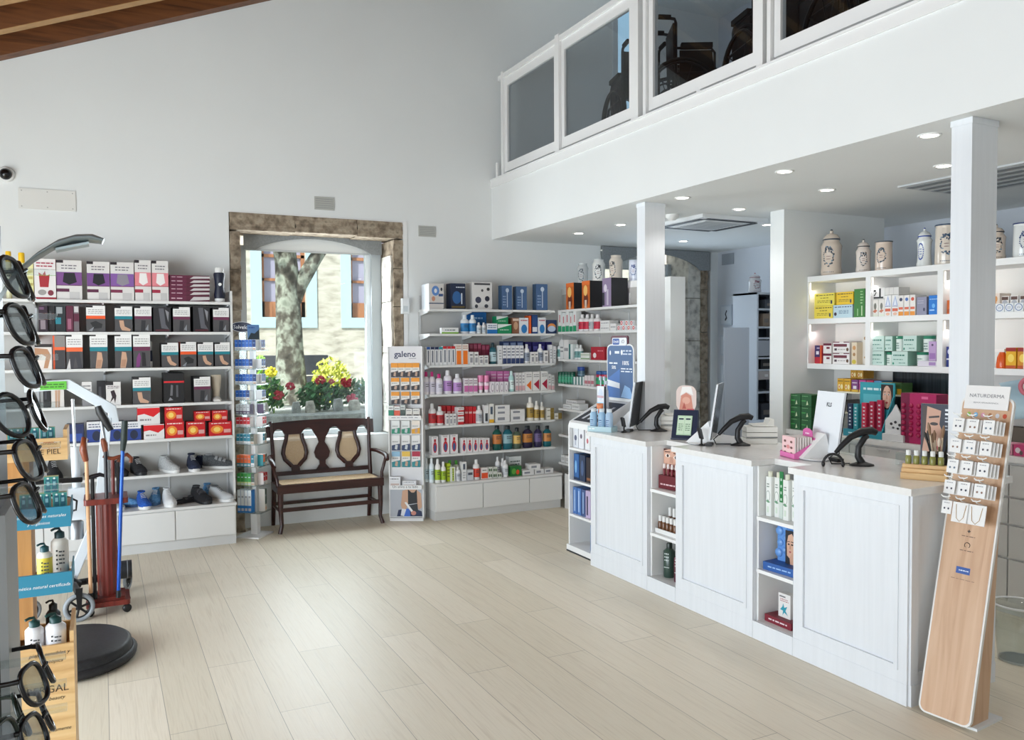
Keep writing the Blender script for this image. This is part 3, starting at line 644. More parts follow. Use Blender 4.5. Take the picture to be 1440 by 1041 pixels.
box('bluew', 'blue and white', 'bandage box', '#26408c', [r(0, .62, 1, 1, '#dfe0e2'), e(.55, .3, .25, .25, '#1b2440'), tx(.1, .68, .8, .92, '#40486a', 2)], side='#1c2240', d=.14)
box('redwhite', 'white and red wave', 'warming box', '#e0dedd', [pg([(0, .95), (0, .55), (.3, .62), (.7, .42), (1, .7), (1, .95)], '#d4141e'), tx(.1, .15, .6, .4, '#8a8688', 1)], side='#c9101c', top='#d4141e', d=.14)
box('redheat', 'red flame picture', 'heat patch box', '#c8161e', [e(.35, .45, .28, .3, '#e8862c'), e(.35, .45, .15, .18, '#f3cf6a'), tx(.1, .8, .9, .96, '#f0d8d4', 1), r(.65, .2, .95, .45, '#d9a09c')], side='#a81018', d=.12)
# toiletries, top shelf
box('wblue', 'white box with blue inhaler picture', 'device box', '#cfcac6', [e(.45, .72, .26, .2, '#5d86c4'), e(.45, .72, .1, .09, '#d9dde4'), e(.85, .78, .07, .07, '#2b2f3a'), r(.65, .5, .95, .6, '#36507e'), e(.3, .4, .12, .1, '#c48a70'), r(0, .2, 1, .24, '#3d4a66')], side='#dfe6ee', d=.2)
box('navytb', 'navy electric toothbrush', 'box', '#16233f', [r(.05, .05, .95, .12, '#6b5a30'), e(.4, .45, .3, .25, '#2d5f98'), r(.7, .2, .78, .62, '#cfd8e2'), tx(.35, .8, .95, .9, '#dbe0ea', 1)], d=.12)
box('speck', 'white black speckled tooth shower', 'box', '#dcdad8', [e(.3, .35, .15, .12, '#3c3f55'), e(.75, .4, .12, .1, '#26283a'), r(.1, .9, .9, .97, '#4a4a4e'), e(.5, .7, .06, .05, '#555'.replace('#555', '#555555')), e(.8, .75, .08, .06, '#333333'), e(.2, .12, .08, .07, '#44464e'), e(.7, .13, .1, .07, '#44464e')], d=.16)
box('tbblue', 'slate blue toothbrush', 'box', '#47668f', [r(.5, .1, .58, .75, '#b9c9dc'), e(.54, .8, .16, .09, '#c3d2e2'), tx(.1, .15, .4, .6, '#8ba6c8', 4)], side='#34506f', d=.08)
# shelf 2
box('flatgreen', 'flat white and green', 'toothpaste box', '#e8e9e7', [r(0, 0, 1, .25, '#8cc63f'), tx(.2, .45, .8, .8, '#4a5a6a', 1)], d=.05)
bot('mouthblue', 'white and blue', 'mouthwash bottle', '#e4e8ec', '#e9edf0', '#1f78b4')
box('bigblue', 'large blue', 'dental box', '#1464a8', [tx(.2, .6, .8, .8, '#9cc4e6', 1)], d=.12)
bot('smallwhite', 'small white', 'floss bottle', '#e6e6e6', '#dcdcdc', '#b9c4cc')
box('lowblue', 'white and blue denture', 'box', '#e2e6ea', [r(0, 0, 1, .4, '#1e73b8'), tx(.1, .5, .9, .9, '#39648f', 2)])
box('green', 'green and white denture', 'box', '#168a58', [pg([(0, 1), (0, .55), (1, .95), (1, 1)], '#dfe7e2'), tx(.15, .3, .8, .5, '#cfe6d8', 1)])
box('brown', 'brown denture cleaner', 'box', '#8a5d44', [e(.5, .5, .3, .25, '#c39a7a'), r(.1, .8, .9, .95, '#d9c3b2')])
box('whiteblue', 'white box with blue swirl', 'denture box', '#d9dde2', [e(.5, .3, .35, .28, '#2a78b8'), tx(.1, .75, .9, .92, '#b5434a', 1)])
box('orangestrip', 'thin orange', 'box', '#e4622a', [])
box('bluedk', 'dark blue', 'denture box', '#24477f', [r(.1, .1, .9, .35, '#dce0e6')])
box('colour', 'dark blue box with orange swirl', 'denture box', '#26385e', [e(.5, .5, .4, .25, '#d98a4a'), e(.5, .35, .4, .22, '#b8c4dc')])
# shelf 3
for k, c, n in (('tpb', '#2a5ca8', 'blue'), ('tpn', '#1d2a52', 'navy'), ('tpt', '#1f8a94', 'teal'), ('tpr', '#c42a2e', 'red')):
    box(k, 'upright white toothpaste box with '+n+' top', 'toothpaste box', '#e3e3e4', [r(0, .86, 1, 1, c), r(.35, .15, .65, .8, '#4d5566')], top=c, d=.05)
    S[k]['noun'] = 'carton'; S[k]['look'] = 'white '+n+' topped toothpaste'
box('orangetall', 'tall orange and white', 'toothpaste box', '#e8e2dc', [r(.12, .02, .88, .68, '#f07a1e'), tx(.1, .75, .9, .95, '#b5683a', 2)], d=.06)
box('maroon', 'maroon', 'toothpaste box', '#7a1c3a', [r(.1, .75, .9, .95, '#a04a64')], d=.07)
box('tpwhite', 'small white grey-label', 'toothpaste box', '#e4e2e0', [r(.2, .15, .8, .55, '#9a9aa0'), tx(.15, .62, .85, .9, '#55555f', 1)], d=.04)
bot('tealbot', 'dark teal labelled', 'mouthwash bottle', '#1b5a66', '#17333c', '#b8d0d6')
box('slimwhite', 'slim white', 'toothpaste box', '#dfdfe0', [tx(.2, .2, .8, .8, '#8b8f99', 4)], d=.05)
box('navyback', 'navy', 'toothpaste box', '#2c3f6e', [r(.1, .8, .9, .93, '#8a9cc2')], d=.08)
box('whitelabel', 'white and navy labelled', 'toothpaste box', '#e4e5e8', [r(0, 0, 1, .3, '#2b3c68'), tx(.15, .4, .85, .9, '#3a4464', 3)], d=.04)
bot('whitebot', 'tall white', 'mouthwash bottle', '#e7e7e8', '#e2e2e4', '#8d97a8')
box('indigo', 'deep indigo', 'toothpaste box', '#241f6a', [r(.15, .6, .85, .8, '#5a58a8')], d=.08)
# shelf 4
bot('pinkcap', 'white pink capped', 'intimate wash bottle', '#e6e0e6', '#c8287a', '#d9d5e2')
bot('lilac', 'white and lilac', 'wash bottle', '#e8e4ea', '#e6e4e8', '#b88ac8')
box('whitepink', 'white and pink', 'intimate care box', '#e6e0e3', [r(0, .1, 1, .5, '#c86aa4'), tx(.1, .6, .9, .9, '#7a4a6a', 2)], d=.06)
bot('pinktube', 'pink', 'cream tube', '#e58ab4', '#efe9ec', '#f0dbe6', prof=2)
box('pinkbig', 'large pink', 'pregnancy test box', '#d67ab4', [tx(.1, .6, .9, .9, '#f0d4e6', 2)], d=.12)
box('whiteoval', 'small white oval-label', 'box', '#e3dfe2', [e(.5, .45, .35, .4, '#b4a8b4'), e(.5, .45, .22, .28, '#e9e6e8')], d=.05)
bot('mint', 'mint green', 'wash bottle', '#a8d4d0', '#d5ecea', '#e0f0ee')
box('arrowo', 'white box with orange arrow', 'cream box', '#e4e1df', [pg([(.15, .3), (.85, .05), (.85, .55)], '#e8701e'), tx(.15, .7, .9, .9, '#77737a', 2)], d=.07)
box('arrowr', 'white box with dark red arrow', 'cream box', '#e4e1df', [pg([(.15, .35), (.9, .05), (.9, .6)], '#a81c3c'), tx(.15, .7, .9, .9, '#77737a', 2)], d=.07)
box('whiteslim', 'slim white and rose', 'cream box', '#dddbda', [r(0, .05, 1, .3, '#d4a8ac'), tx(.2, .4, .8, .9, '#8a868c', 3)], d=.06)
# shelf 5
bot('redbot', 'white and red', 'gel bottle', '#e6e3e2', '#e4e2e0', '#c22a30')
box('redbox', 'bright red', 'dental box', '#c8202a', [tx(.1, .5, .9, .8, '#f0c8c4', 1)], d=.09)
box('wrstack', 'white and red striped', 'dental box', '#e4dfde', [r(0, 0, 1, .35, '#c4282e'), tx(.1, .5, .9, .85, '#8a3a40', 1)], d=.09)
bot('whitemid', 'white grey-label', 'cream bottle', '#e8e7e5', '#dddcda', '#b3b6bb')
box('whitedark', 'white box with dark label', 'dental box', '#e2e2e2', [r(.2, .1, .8, .55, '#3a4046')], d=.06)
box('whiteyel', 'white box with yellow foot', 'dental box', '#e4e2dc', [r(0, 0, 1, .18, '#e8b02a'), r(.25, .45, .75, .85, '#4a5868')], d=.06)
box('whiteflat', 'flat white grey-label', 'dental box', '#e3e2e0', [r(.15, .3, .65, .7, '#8a8c94')], d=.1)
bot('gold', 'white and gold', 'hair lotion bottle', '#e6e2d8', '#e8e6e0', '#a98a3c')
box('goldbox', 'white and gold', 'lotion box', '#e4e0d6', [r(.5, 0, 1, 1, '#8a7436'), tx(.05, .3, .45, .7, '#77705c', 1)], d=.09)
# shelf 6
box('redcapbox', 'white box with red bottle picture', 'soap box', '#e4e1e1', [e(.5, .4, .3, .3, '#c42434'), e(.5, .36, .18, .2, '#3b5a8a'), r(.35, .7, .65, .85, '#b01c2c'), tx(.2, .9, .8, .97, '#77707a', 1)], d=.07)
for k, c, l, n in (('mw1', '#0f5248', '#c87a3a', 'dark green orange-label'), ('mw2', '#12606e', '#8fb4bc', 'dark teal'), ('mw3', '#4a5a4a', '#d9b060', 'clear amber-label'), ('mw4', '#241a3a', '#c8823a', 'purple black orange-label'), ('mw5', '#2a2248', '#6a5a8a', 'violet black'), ('mw6', '#13626a', '#d08a4a', 'teal orange-label')):
    bot(k, n, 'mouthwash bottle', c, '#1a2226', l, prof=1)
# shelf 7
bot('paleb', 'tall pale blue', 'wash bottle', '#dfe9ee', '#e9f0f3', '#c4d8e0')
bot('lime', 'white and lime', 'wash bottle', '#ebebe6', '#eeeeea', '#9ab81e')
box('limebox', 'yellow green', 'cream box', '#b4c822', [tx(.1, .2, .9, .9, '#5a6a20', 4)], d=.06)
box('limewhite', 'white and lime', 'cream box', '#e4e6da', [r(.3, .05, .7, .95, '#a8c030'), tx(.35, .1, .65, .9, '#3a4a20', 5)], d=.06)
bot('greencap', 'green capped', 'wash bottle', '#dfe6d8', '#4aa82a', '#c2dca8')
box('tallwhite', 'tall white label', 'cream box', '#e4e4e2', [r(.25, .6, .75, .9, '#5a6270'), tx(.2, .1, .8, .5, '#9a9ea4', 3)], d=.06)
box('greybox', 'pale grey', 'soap box', '#c9cccf', [r(.15, .5, .85, .75, '#4a505c')], d=.06)
bot('redlabel', 'white and orange red', 'wash bottle', '#e6e3e0', '#e8e6e4', '#d43a22')
box('orangebox', 'white and orange red', 'soap box', '#e4e0dc', [r(0, .05, 1, .55, '#e4522a'), tx(.15, .65, .85, .9, '#77706c', 1)], d=.06)
box('dots', 'small green dotted', 'soap box', '#d9dcd4', [e(.25, .5, .18, .3, '#3a5a3a'), e(.7, .5, .18, .3, '#4a6a48')], d=.06)
bot('whiteround', 'plain white', 'talc bottle', '#e8e8e8', '#e2e2e2', '#c9cdd2')
box('greenpic', 'dark green fruit picture', 'soap box', '#1f6a2c', [e(.65, .4, .15, .25, '#d84a22'), e(.3, .5, .2, .3, '#5aa03a')], d=.1)
box('whiteback', 'large white', 'soap box', '#dcdedc', [tx(.1, .3, .9, .8, '#4a5a58', 3)], d=.08)
# corner shelves
box('photoo', 'black shaver box with orange photo', 'shaver box', '#c8641e', [e(.5, .3, .3, .28, '#6a2a14'), e(.45, .65, .25, .2, '#f0c070'), r(.35, .02, .6, .3, '#d9c8b8'), r(0, .85, 1, 1, '#e0702a')], side='#15161c', top='#15161c', d=.2)
box('photop', 'black shaver box with mauve photo', 'shaver box', '#8a7898', [e(.35, .65, .18, .14, '#d9d0dc'), r(.0, .05, .25, .5, '#22222e'), r(.5, .05, .7, .6, '#c2b8c8')], side='#15161c', top='#15161c', d=.2)
box('gtube', 'white and green', 'toothpaste tube box', '#e3e6e4', [r(0, 0, 1, .28, '#1f9a68'), r(.35, .45, .6, .8, '#c05a64')], d=.06)
bot('redw', 'white and crimson', 'gel bottle', '#e8e4e4', '#e6e4e4', '#c4163a')
box('wst', 'white', 'cream box', '#e0dedc', [tx(.1, .3, .9, .7, '#8a8a90', 1)], d=.1)
box('rollr', 'red and white', 'plaster roll box', '#e0dedd', [e(.3, .5, .25, .4, '#c41c28'), e(.3, .5, .12, .2, '#e8e4e2'), r(.62, .1, .9, .9, '#b9b9bc')], d=.06)
bot('wsmall', 'white teal-label', 'drops bottle', '#e4e6e6', '#dadcdc', '#6a9a98')
box('tealw', 'white and teal', 'cream box', '#dde4e2', [r(0, 0, .4, 1, '#17706c')], d=.06)
box('gflat', 'flat white and green', 'cream box', '#dfe2dc', [r(0, .1, 1, .35, '#8aa878')], d=.08)
box('redkit', 'red first aid', 'kit', '#a8182a', [e(.28, .35, .13, .2, '#e4dada'), tx(.5, .6, .9, .8, '#d98a92', 1)], d=.14)
bot('gcan', 'green', 'cream can', '#126a50', '#0d4a3a', '#3aa07a', prof=3)
bot('bluecap', 'grey blue capped', 'cream jar', '#4a6a7a', '#2a4a98', '#7a98a8', prof=3)
box('pinkw', 'white and rose', 'cream box', '#dcd4d4', [r(0, .2, 1, .5, '#b8707a')], d=.06)
bot('redg', 'crimson and green', 'balm jar', '#a81a44', '#2a5a98', '#1f9a68', prof=3)
box('ww', 'white', 'gauze box', '#dfe0df', [tx(.1, .3, .9, .7, '#77777c', 2)], d=.1)
box('olive', 'olive brown', 'soap box', '#6a5a1e', [r(.1, .2, .9, .5, '#8a7a34')], d=.1)
# sunscreens at the far end of the orthopaedic shelving
bot('sun', 'cream yellow capped', 'sunscreen bottle', '#e6e2b8', '#f2c21a', '#e9e6cc', prof=3)
box('sunbox', 'pale yellow green', 'sunscreen box', '#dfe4a4', [tx(.1, .3, .9, .8, '#b0a850', 3)], d=.08)
_pm = {}
def pmesh(key, w, h, d):
    """meshes of one product: list of (part name or None, mesh)"""
    k = (key, round(w, 3), round(h, 3), round(d, 3))
    if k in _pm: return _pm[k]
    s = S[key]; out = []
    def fin(m, n):
        o = m.build('x'); me = o.data; me.name = n; bpy.data.objects.remove(o); return me
    if s['k'] == 'box':
        m = MB().box(-w/2, 0, 0, w/2, d, h, s['body'], s['side'], s['top'] or s['side']); art_on(m, s['art'], w, h)
        out = [(None, fin(m, key))]
    else:
        rr = w/2; p = s['prof']; sy = min(1.0, d/w)
        if p == 0: body = [(rr*.94, 0), (rr, h*.03), (rr, h*.66), (rr*.85, h*.74), (rr*.45, h*.79)]; cap = [(rr*.5, h*.79), (rr*.46, h*.97), (rr*.38, h)]; lab = (h*.12, h*.56)
        elif p == 1: body = [(rr*.92, 0), (rr, h*.03), (rr, h*.70), (rr*.6, h*.80), (rr*.42, h*.84)]; cap = [(rr*.5, h*.84), (rr*.5, h*.98), (rr*.42, h)]; lab = (h*.25, h*.64)
        elif p == 2: body = [(rr*.8, h*.16), (rr*.85, h*.2), (rr, h*.6), (rr*1.02, h)]; cap = [(rr*.7, 0), (rr*.8, h*.16)]; lab = (h*.4, h*.7)
        else: body = [(rr, 0), (rr, h*.78)]; cap = [(rr*.9, h*.78), (rr*1.0, h*.8), (rr*1.0, h*.97), (rr*.9, h)]; lab = (h*.15, h*.6)
        c = (0, rr*sy, 0)
        out.append(('body', fin(MB().lathe(body, M(s['body'], .35), c, 14, 1, sy), key+'_body')))
        out.append(('cap', fin(MB().lathe(cap, M(s['cap'], .4), c, 12, 1, sy), key+'_cap')))
        if s['label']:
            z0, z1 = lab; q = 1.012 if p != 2 else 1.0
            m = MB().lathe([(rr*q, z0), (rr*q, z1)], M(s['label'], .5), c, 14, 1, sy)
            art_on(m, [tx(.25, .45, .75, .85, '#3c4048', 2)], w, z1-z0, -rr*0.012, z0)
            out.append(('label', fin(m, key+'_label')))
    _pm[k] = out
    return out
NUM = 'zero one two three four five six seven eight nine ten eleven twelve thirteen fourteen fifteen sixteen'.split()
ORD = 'zeroth first second third fourth fifth sixth seventh eighth ninth tenth eleventh twelfth thirteenth fourteenth fifteenth sixteenth'.split()
def plural(n): return n+'es' if n.endswith('x') else n+'s'
def place(key, loc, rz, w, h, d, label, group):
    s = S[key]; parts = pmesh(key, w, h, d); name = s['noun'].replace(' ', '_').replace('-', '_'); cat = s['noun'].split()[-1]
    if len(parts) == 1:
        o = put(name, parts[0][1], None, loc, (0, 0, rz)); tag(o, label, cat, group)
    else:
        o = thing(name, label, cat, loc, rz, group)
        for pn, me in parts: put(pn, me, o)
    return o
def stock(shelf, rz, origin_of, items, frm, phrase):
    """items: (style, along, height above shelf, setback, width, height, depth); frm: the end one counts from"""
    by = {}
    for it in items: by.setdefault((S[it[0]]['look'], S[it[0]]['noun']), []).append(it)
    for (look, noun), its in by.items():
        # one counts along the shelf, lower ones first
        its = sorted(its, key=lambda q: (round(q[1], 2)*frm, q[2]))
        for i, (k, a, up, back, w, h, d) in enumerate(its):
            if len(its) == 1: lab = '%s %s on the %s' % (look, noun, phrase); grp = None
            else:
                src = 'from bottom' if max(q[1] for q in its)-min(q[1] for q in its) < 0.03 else 'from '+shelf
                lab = '%s of %s %s %s %s, %s' % (ORD[i+1], NUM[len(its)], look, plural(noun), src, phrase); grp = '%s %s on the %s' % (look, plural(noun), phrase)
            ws = lab.split()
            assert 4 <= len(ws) <= 16, lab
            place(k, origin_of(a, back, up), rz, w, h, d, lab, grp)
# stock on the wall shelving: (style, position along the wall, height above the shelf, setback, width, height) in metres
STOCK_ORTHO = [
  [('sun',-0.621,0,0.05,0.039,0.368), ('sun',-0.534,0,0.05,0.044,0.361), ('sunbox',-0.475,0,0.04,0.041,0.302), ('glove',-0.374,0,0.01,0.145,0.315), ('beltp',-0.209,0,0.02,0.178,0.311), ('beltp2',-0.003,0,0.02,0.162,0.308), ('beltg',0.17,0,0.01,0.17,0.308), ('beltk',0.323,0,0.01,0.121,0.331), ('beltk',0.453,0,0.01,0.124,0.33), ('maroonflat',0.677,0,0.01,0.315,0.051), ('maroonflat',0.679,0.052,0.014,0.316,0.034), ('maroonflat',0.68,0.087,0.018,0.316,0.033), ('maroonflat',0.681,0.121,0.022,0.316,0.032), ('maroonflat',0.682,0.154,0.026,0.316,0.033), ('maroonflat',0.683,0.188,0.03,0.316,0.032)],
  [('dkpurple',-0.395,0,0.02,0.062,0.205), ('dkblack',-0.339,0,0.04,0.045,0.206), ('dkteal',-0.276,0,0.02,0.07,0.206), ('dkmaroon',-0.212,0,0.02,0.05,0.207), ('dkgrey',-0.165,0,0.02,0.037,0.208), ('bo',-0.028,0,0.02,0.136,0.21), ('bt_foot',0.173,0,0.02,0.129,0.207), ('bp',0.318,0,0.02,0.127,0.209), ('bblk',0.462,0,0.02,0.132,0.205), ('bp',0.612,0,0.02,0.132,0.207), ('bblk',0.769,0,0.02,0.132,0.215), ('bp',0.926,0,0.02,0.129,0.205)],
  [('bskin',-0.399,0,0.005,0.116,0.199), ('bog',-0.291,0,0.02,0.085,0.265), ('bo2',-0.184,0,0.02,0.115,0.276), ('bt_knee',-0.012,0,0.02,0.127,0.279), ('bt_knee',0.166,0,0.02,0.124,0.279), ('bp2',0.303,0,0.02,0.127,0.279), ('bt_hand',0.517,0,0.02,0.129,0.204), ('bo',0.66,0,0.02,0.124,0.21), ('bt_hand',0.796,0,0.02,0.123,0.206), ('bt_hand',0.932,0,0.02,0.123,0.205)],
  [('dkblack',-0.384,0,0.02,0.049,0.214), ('bleg',-0.309,0,0.02,0.089,0.184), ('bgrey',-0.104,0,0.02,0.069,0.196), ('dkblack',-0.001,0,0.04,0.062,0.192), ('bwhite',0.087,0,0.02,0.107,0.19), ('bfoot3',0.297,0,0.02,0.134,0.22), ('bblkred',0.543,0,0.02,0.158,0.249), ('bp',0.764,0,0.02,0.132,0.214)],
  [('blueb',-0.194,0,0.02,0.122,0.15), ('bluew',-0.048,0,0.02,0.126,0.165), ('bluew',0.101,0,0.02,0.115,0.158), ('bluew',0.226,0,0.02,0.117,0.152), ('redwhite',0.382,0,0.01,0.155,0.121), ('redwhite',0.345,0.122,0.02,0.169,0.143), ('redheat',0.541,0,0.01,0.144,0.137), ('redheat',0.536,0.138,0.02,0.138,0.119), ('redheat',0.706,0,0.01,0.149,0.129), ('redheat',0.763,0.13,0.03,0.127,0.083), ('redheat',0.902,0.12,0.03,0.126,0.093), ('redheat',0.903,0,0.01,0.184,0.119)],
]
STOCK_TOILETRIES = [
  [('wblue',2.895,0,0.02,0.152,0.241), ('navytb',3.127,0,0.03,0.153,0.251), ('speck',3.394,0,0.05,0.216,0.27), ('tbblue',3.657,0,0.03,0.114,0.244), ('tbblue',3.824,0,0.03,0.119,0.238), ('tbblue',4.058,0,0.03,0.132,0.269)],
  [('flatgreen',3.035,0,0.02,0.176,0.057), ('mouthblue',3.212,0,0.04,0.085,0.184), ('mouthblue',3.287,0,0.02,0.07,0.184), ('bigblue',3.388,0,0.17,0.209,0.225), ('smallwhite',3.346,0,0.01,0.047,0.111), ('smallwhite',3.398,0,0.01,0.043,0.111), ('lowblue',3.487,0,0.02,0.111,0.101), ('green',3.625,0,0.02,0.153,0.094), ('green',3.609,0.095,0.04,0.129,0.079), ('brown',3.76,0,0.04,0.082,0.16), ('whiteblue',3.845,0,0.02,0.097,0.16), ('orangestrip',3.914,0,0.02,0.023,0.182), ('bluedk',3.973,0,0.03,0.065,0.191), ('whiteblue',4.053,0,0.02,0.085,0.162), ('colour',4.171,0,0.03,0.12,0.141)],
  [('tpb',2.808,0,0.02,0.035,0.176), ('tpn',2.851,0,0.02,0.037,0.176), ('tpn',2.894,0,0.02,0.036,0.175), ('tpt',2.936,0,0.02,0.037,0.175), ('tpr',2.979,0,0.02,0.039,0.182), ('tpr',3.022,0,0.02,0.035,0.181), ('tpr',3.065,0,0.02,0.039,0.181), ('orangetall',3.125,0,0.02,0.062,0.201), ('orangetall',3.194,0,0.02,0.064,0.201), ('maroon',3.292,0,0.1,0.04,0.207), ('maroon',3.337,0,0.1,0.041,0.207), ('maroon',3.382,0,0.1,0.04,0.207), ('maroon',3.428,0,0.1,0.04,0.192), ('maroon',3.473,0,0.1,0.041,0.192), ('tpwhite',3.254,0,0.01,0.045,0.124), ('tpwhite',3.308,0,0.01,0.044,0.123), ('tpwhite',3.361,0,0.01,0.045,0.087), ('tpwhite',3.415,0,0.01,0.046,0.087), ('tealbot',3.512,0,0.03,0.069,0.213), ('slimwhite',3.574,0,0.02,0.039,0.184), ('whitelabel',3.623,0,0.02,0.042,0.184), ('whitelabel',3.671,0,0.02,0.043,0.183), ('whitelabel',3.719,0,0.02,0.043,0.183), ('whitelabel',3.768,0,0.02,0.042,0.183), ('whitelabel',3.816,0,0.02,0.043,0.182), ('navyback',3.688,0,0.12,0.072,0.226), ('navyback',3.769,0,0.12,0.071,0.226), ('navyback',3.85,0,0.12,0.072,0.226), ('whitebot',3.886,0,0.02,0.06,0.196), ('whitebot',4.042,0,0.02,0.056,0.195), ('tpwhite',3.938,0,0.01,0.042,0.116), ('tpwhite',3.982,0,0.01,0.036,0.116), ('tpwhite',4.095,0,0.01,0.045,0.129), ('indigo',3.947,0,0.12,0.069,0.218), ('indigo',4.027,0,0.12,0.07,0.217), ('indigo',4.106,0,0.12,0.071,0.217), ('indigo',4.187,0,0.12,0.071,0.217), ('slimwhite',4.158,0,0.02,0.032,0.187), ('slimwhite',4.2,0,0.02,0.032,0.172)],
  [('pinkcap',2.792,0,0.02,0.057,0.22), ('pinkcap',2.853,0,0.02,0.058,0.218), ('pinkcap',2.923,0,0.01,0.071,0.197), ('lilac',3.022,0,0.03,0.084,0.228), ('lilac',3.12,0,0.02,0.088,0.192), ('whitepink',3.202,0,0.02,0.043,0.148), ('whitepink',3.251,0,0.02,0.043,0.147), ('whitepink',3.3,0,0.02,0.043,0.145), ('pinktube',3.366,0,0.02,0.056,0.172), ('pinktube',3.43,0,0.02,0.055,0.17), ('pinkbig',3.551,0,0.13,0.065,0.207), ('pinkbig',3.623,0,0.13,0.066,0.205), ('pinkbig',3.696,0,0.13,0.066,0.204), ('whiteoval',3.482,0,0.01,0.043,0.106), ('whiteoval',3.532,0,0.01,0.044,0.104), ('whiteoval',3.583,0,0.01,0.043,0.103), ('whiteoval',3.634,0,0.01,0.043,0.102), ('mint',3.708,0,0.02,0.055,0.207), ('whiteslim',3.765,0,0.03,0.031,0.191), ('whiteslim',3.803,0,0.03,0.031,0.19), ('whiteslim',3.84,0,0.03,0.031,0.189), ('arrowo',3.896,0,0.02,0.076,0.196), ('arrowr',3.982,0,0.02,0.082,0.194), ('arrowr',4.077,0,0.02,0.082,0.199), ('whiteslim',4.139,0,0.02,0.032,0.168), ('whiteslim',4.178,0,0.02,0.033,0.153)],
  [('redbot',2.854,0,0.02,0.072,0.214), ('redbot',2.932,0,0.02,0.071,0.183), ('redbox',3.001,0,0.12,0.043,0.181), ('redbox',3.054,0,0.12,0.043,0.178), ('redbox',3.107,0,0.12,0.043,0.176), ('wrstack',3.137,0,0.01,0.063,0.078), ('wrstack',3.138,0.079,0.012,0.063,0.045), ('wrstack',3.14,0.125,0.014,0.063,0.044), ('tpwhite',2.995,0,0.01,0.031,0.112), ('tpwhite',3.034,0,0.01,0.031,0.11), ('tpwhite',3.072,0,0.01,0.032,0.109), ('redbox',3.218,0,0.06,0.038,0.169), ('redbox',3.261,0,0.06,0.038,0.167), ('redbox',3.304,0,0.06,0.037,0.165), ('whitemid',3.35,0,0.02,0.067,0.173), ('whitedark',3.417,0,0.02,0.046,0.178), ('whiteyel',3.473,0,0.02,0.051,0.189), ('whiteflat',3.596,0,0.02,0.158,0.07), ('whiteflat',3.599,0.071,0.024,0.157,0.05), ('whiteflat',3.601,0.122,0.028,0.158,0.049), ('whiteflat',3.768,0,0.02,0.156,0.069), ('whiteflat',3.77,0.07,0.024,0.157,0.051), ('gold',3.926,0,0.02,0.073,0.237), ('gold',3.991,0,0.01,0.052,0.199), ('gold',4.059,0,0.02,0.055,0.181), ('goldbox',4.149,0.068,0.025,0.082,0.051), ('goldbox',4.146,0,0.02,0.083,0.067), ('goldbox',4.239,0,0.02,0.085,0.063)],
  [('redcapbox',2.867,0,0.02,0.066,0.177), ('redcapbox',2.976,0,0.02,0.079,0.185), ('redcapbox',3.067,0,0.02,0.078,0.186), ('redcapbox',3.168,0,0.01,0.055,0.147), ('redcapbox',3.229,0,0.01,0.055,0.143), ('redcapbox',3.291,0,0.01,0.056,0.139), ('redcapbox',3.353,0,0.01,0.057,0.136), ('redcapbox',3.415,0,0.01,0.056,0.132), ('mw1',3.553,0,0.03,0.096,0.244), ('mw2',3.672,0,0.03,0.104,0.238), ('mw3',3.768,0,0.01,0.079,0.213), ('mw4',3.899,0,0.03,0.11,0.226), ('mw5',4.022,0,0.03,0.085,0.22), ('mw6',4.13,0,0.03,0.091,0.214)],
  [('paleb',2.787,0,0.12,0.046,0.227), ('paleb',2.817,0,0.06,0.05,0.233), ('lime',2.865,0,0.02,0.053,0.227), ('lime',2.921,0,0.02,0.05,0.196), ('limebox',2.981,0,0.05,0.035,0.174), ('limewhite',3.014,0,0.02,0.043,0.141), ('whiteround',3.072,0,0.02,0.059,0.137), ('tallwhite',3.131,0,0.02,0.046,0.181), ('greencap',3.04,0,0.14,0.059,0.186), ('greencap',3.108,0,0.14,0.059,0.181), ('greybox',3.195,0,0.02,0.067,0.1), ('redlabel',3.272,0,0.02,0.067,0.192), ('orangebox',3.349,0,0.02,0.067,0.109), ('dots',3.407,0,0.01,0.044,0.057), ('dots',3.458,0,0.01,0.043,0.053), ('dots',3.507,0,0.01,0.043,0.049), ('dots',3.413,0.058,0.02,0.043,0.051), ('dots',3.463,0.054,0.02,0.045,0.051), ('whiteround',3.534,0,0.09,0.048,0.193), ('whiteround',3.59,0,0.09,0.049,0.175), ('whiteround',3.587,0,0.02,0.061,0.163), ('greenpic',3.695,0,0.02,0.123,0.098), ('whiteback',3.752,0,0.15,0.137,0.178), ('whiteflat',3.834,0,0.02,0.128,0.048), ('whiteflat',3.963,0,0.02,0.102,0.049), ('whiteflat',4.073,0,0.02,0.099,0.048), ('whiteflat',3.917,0.049,0.03,0.122,0.054)],
]
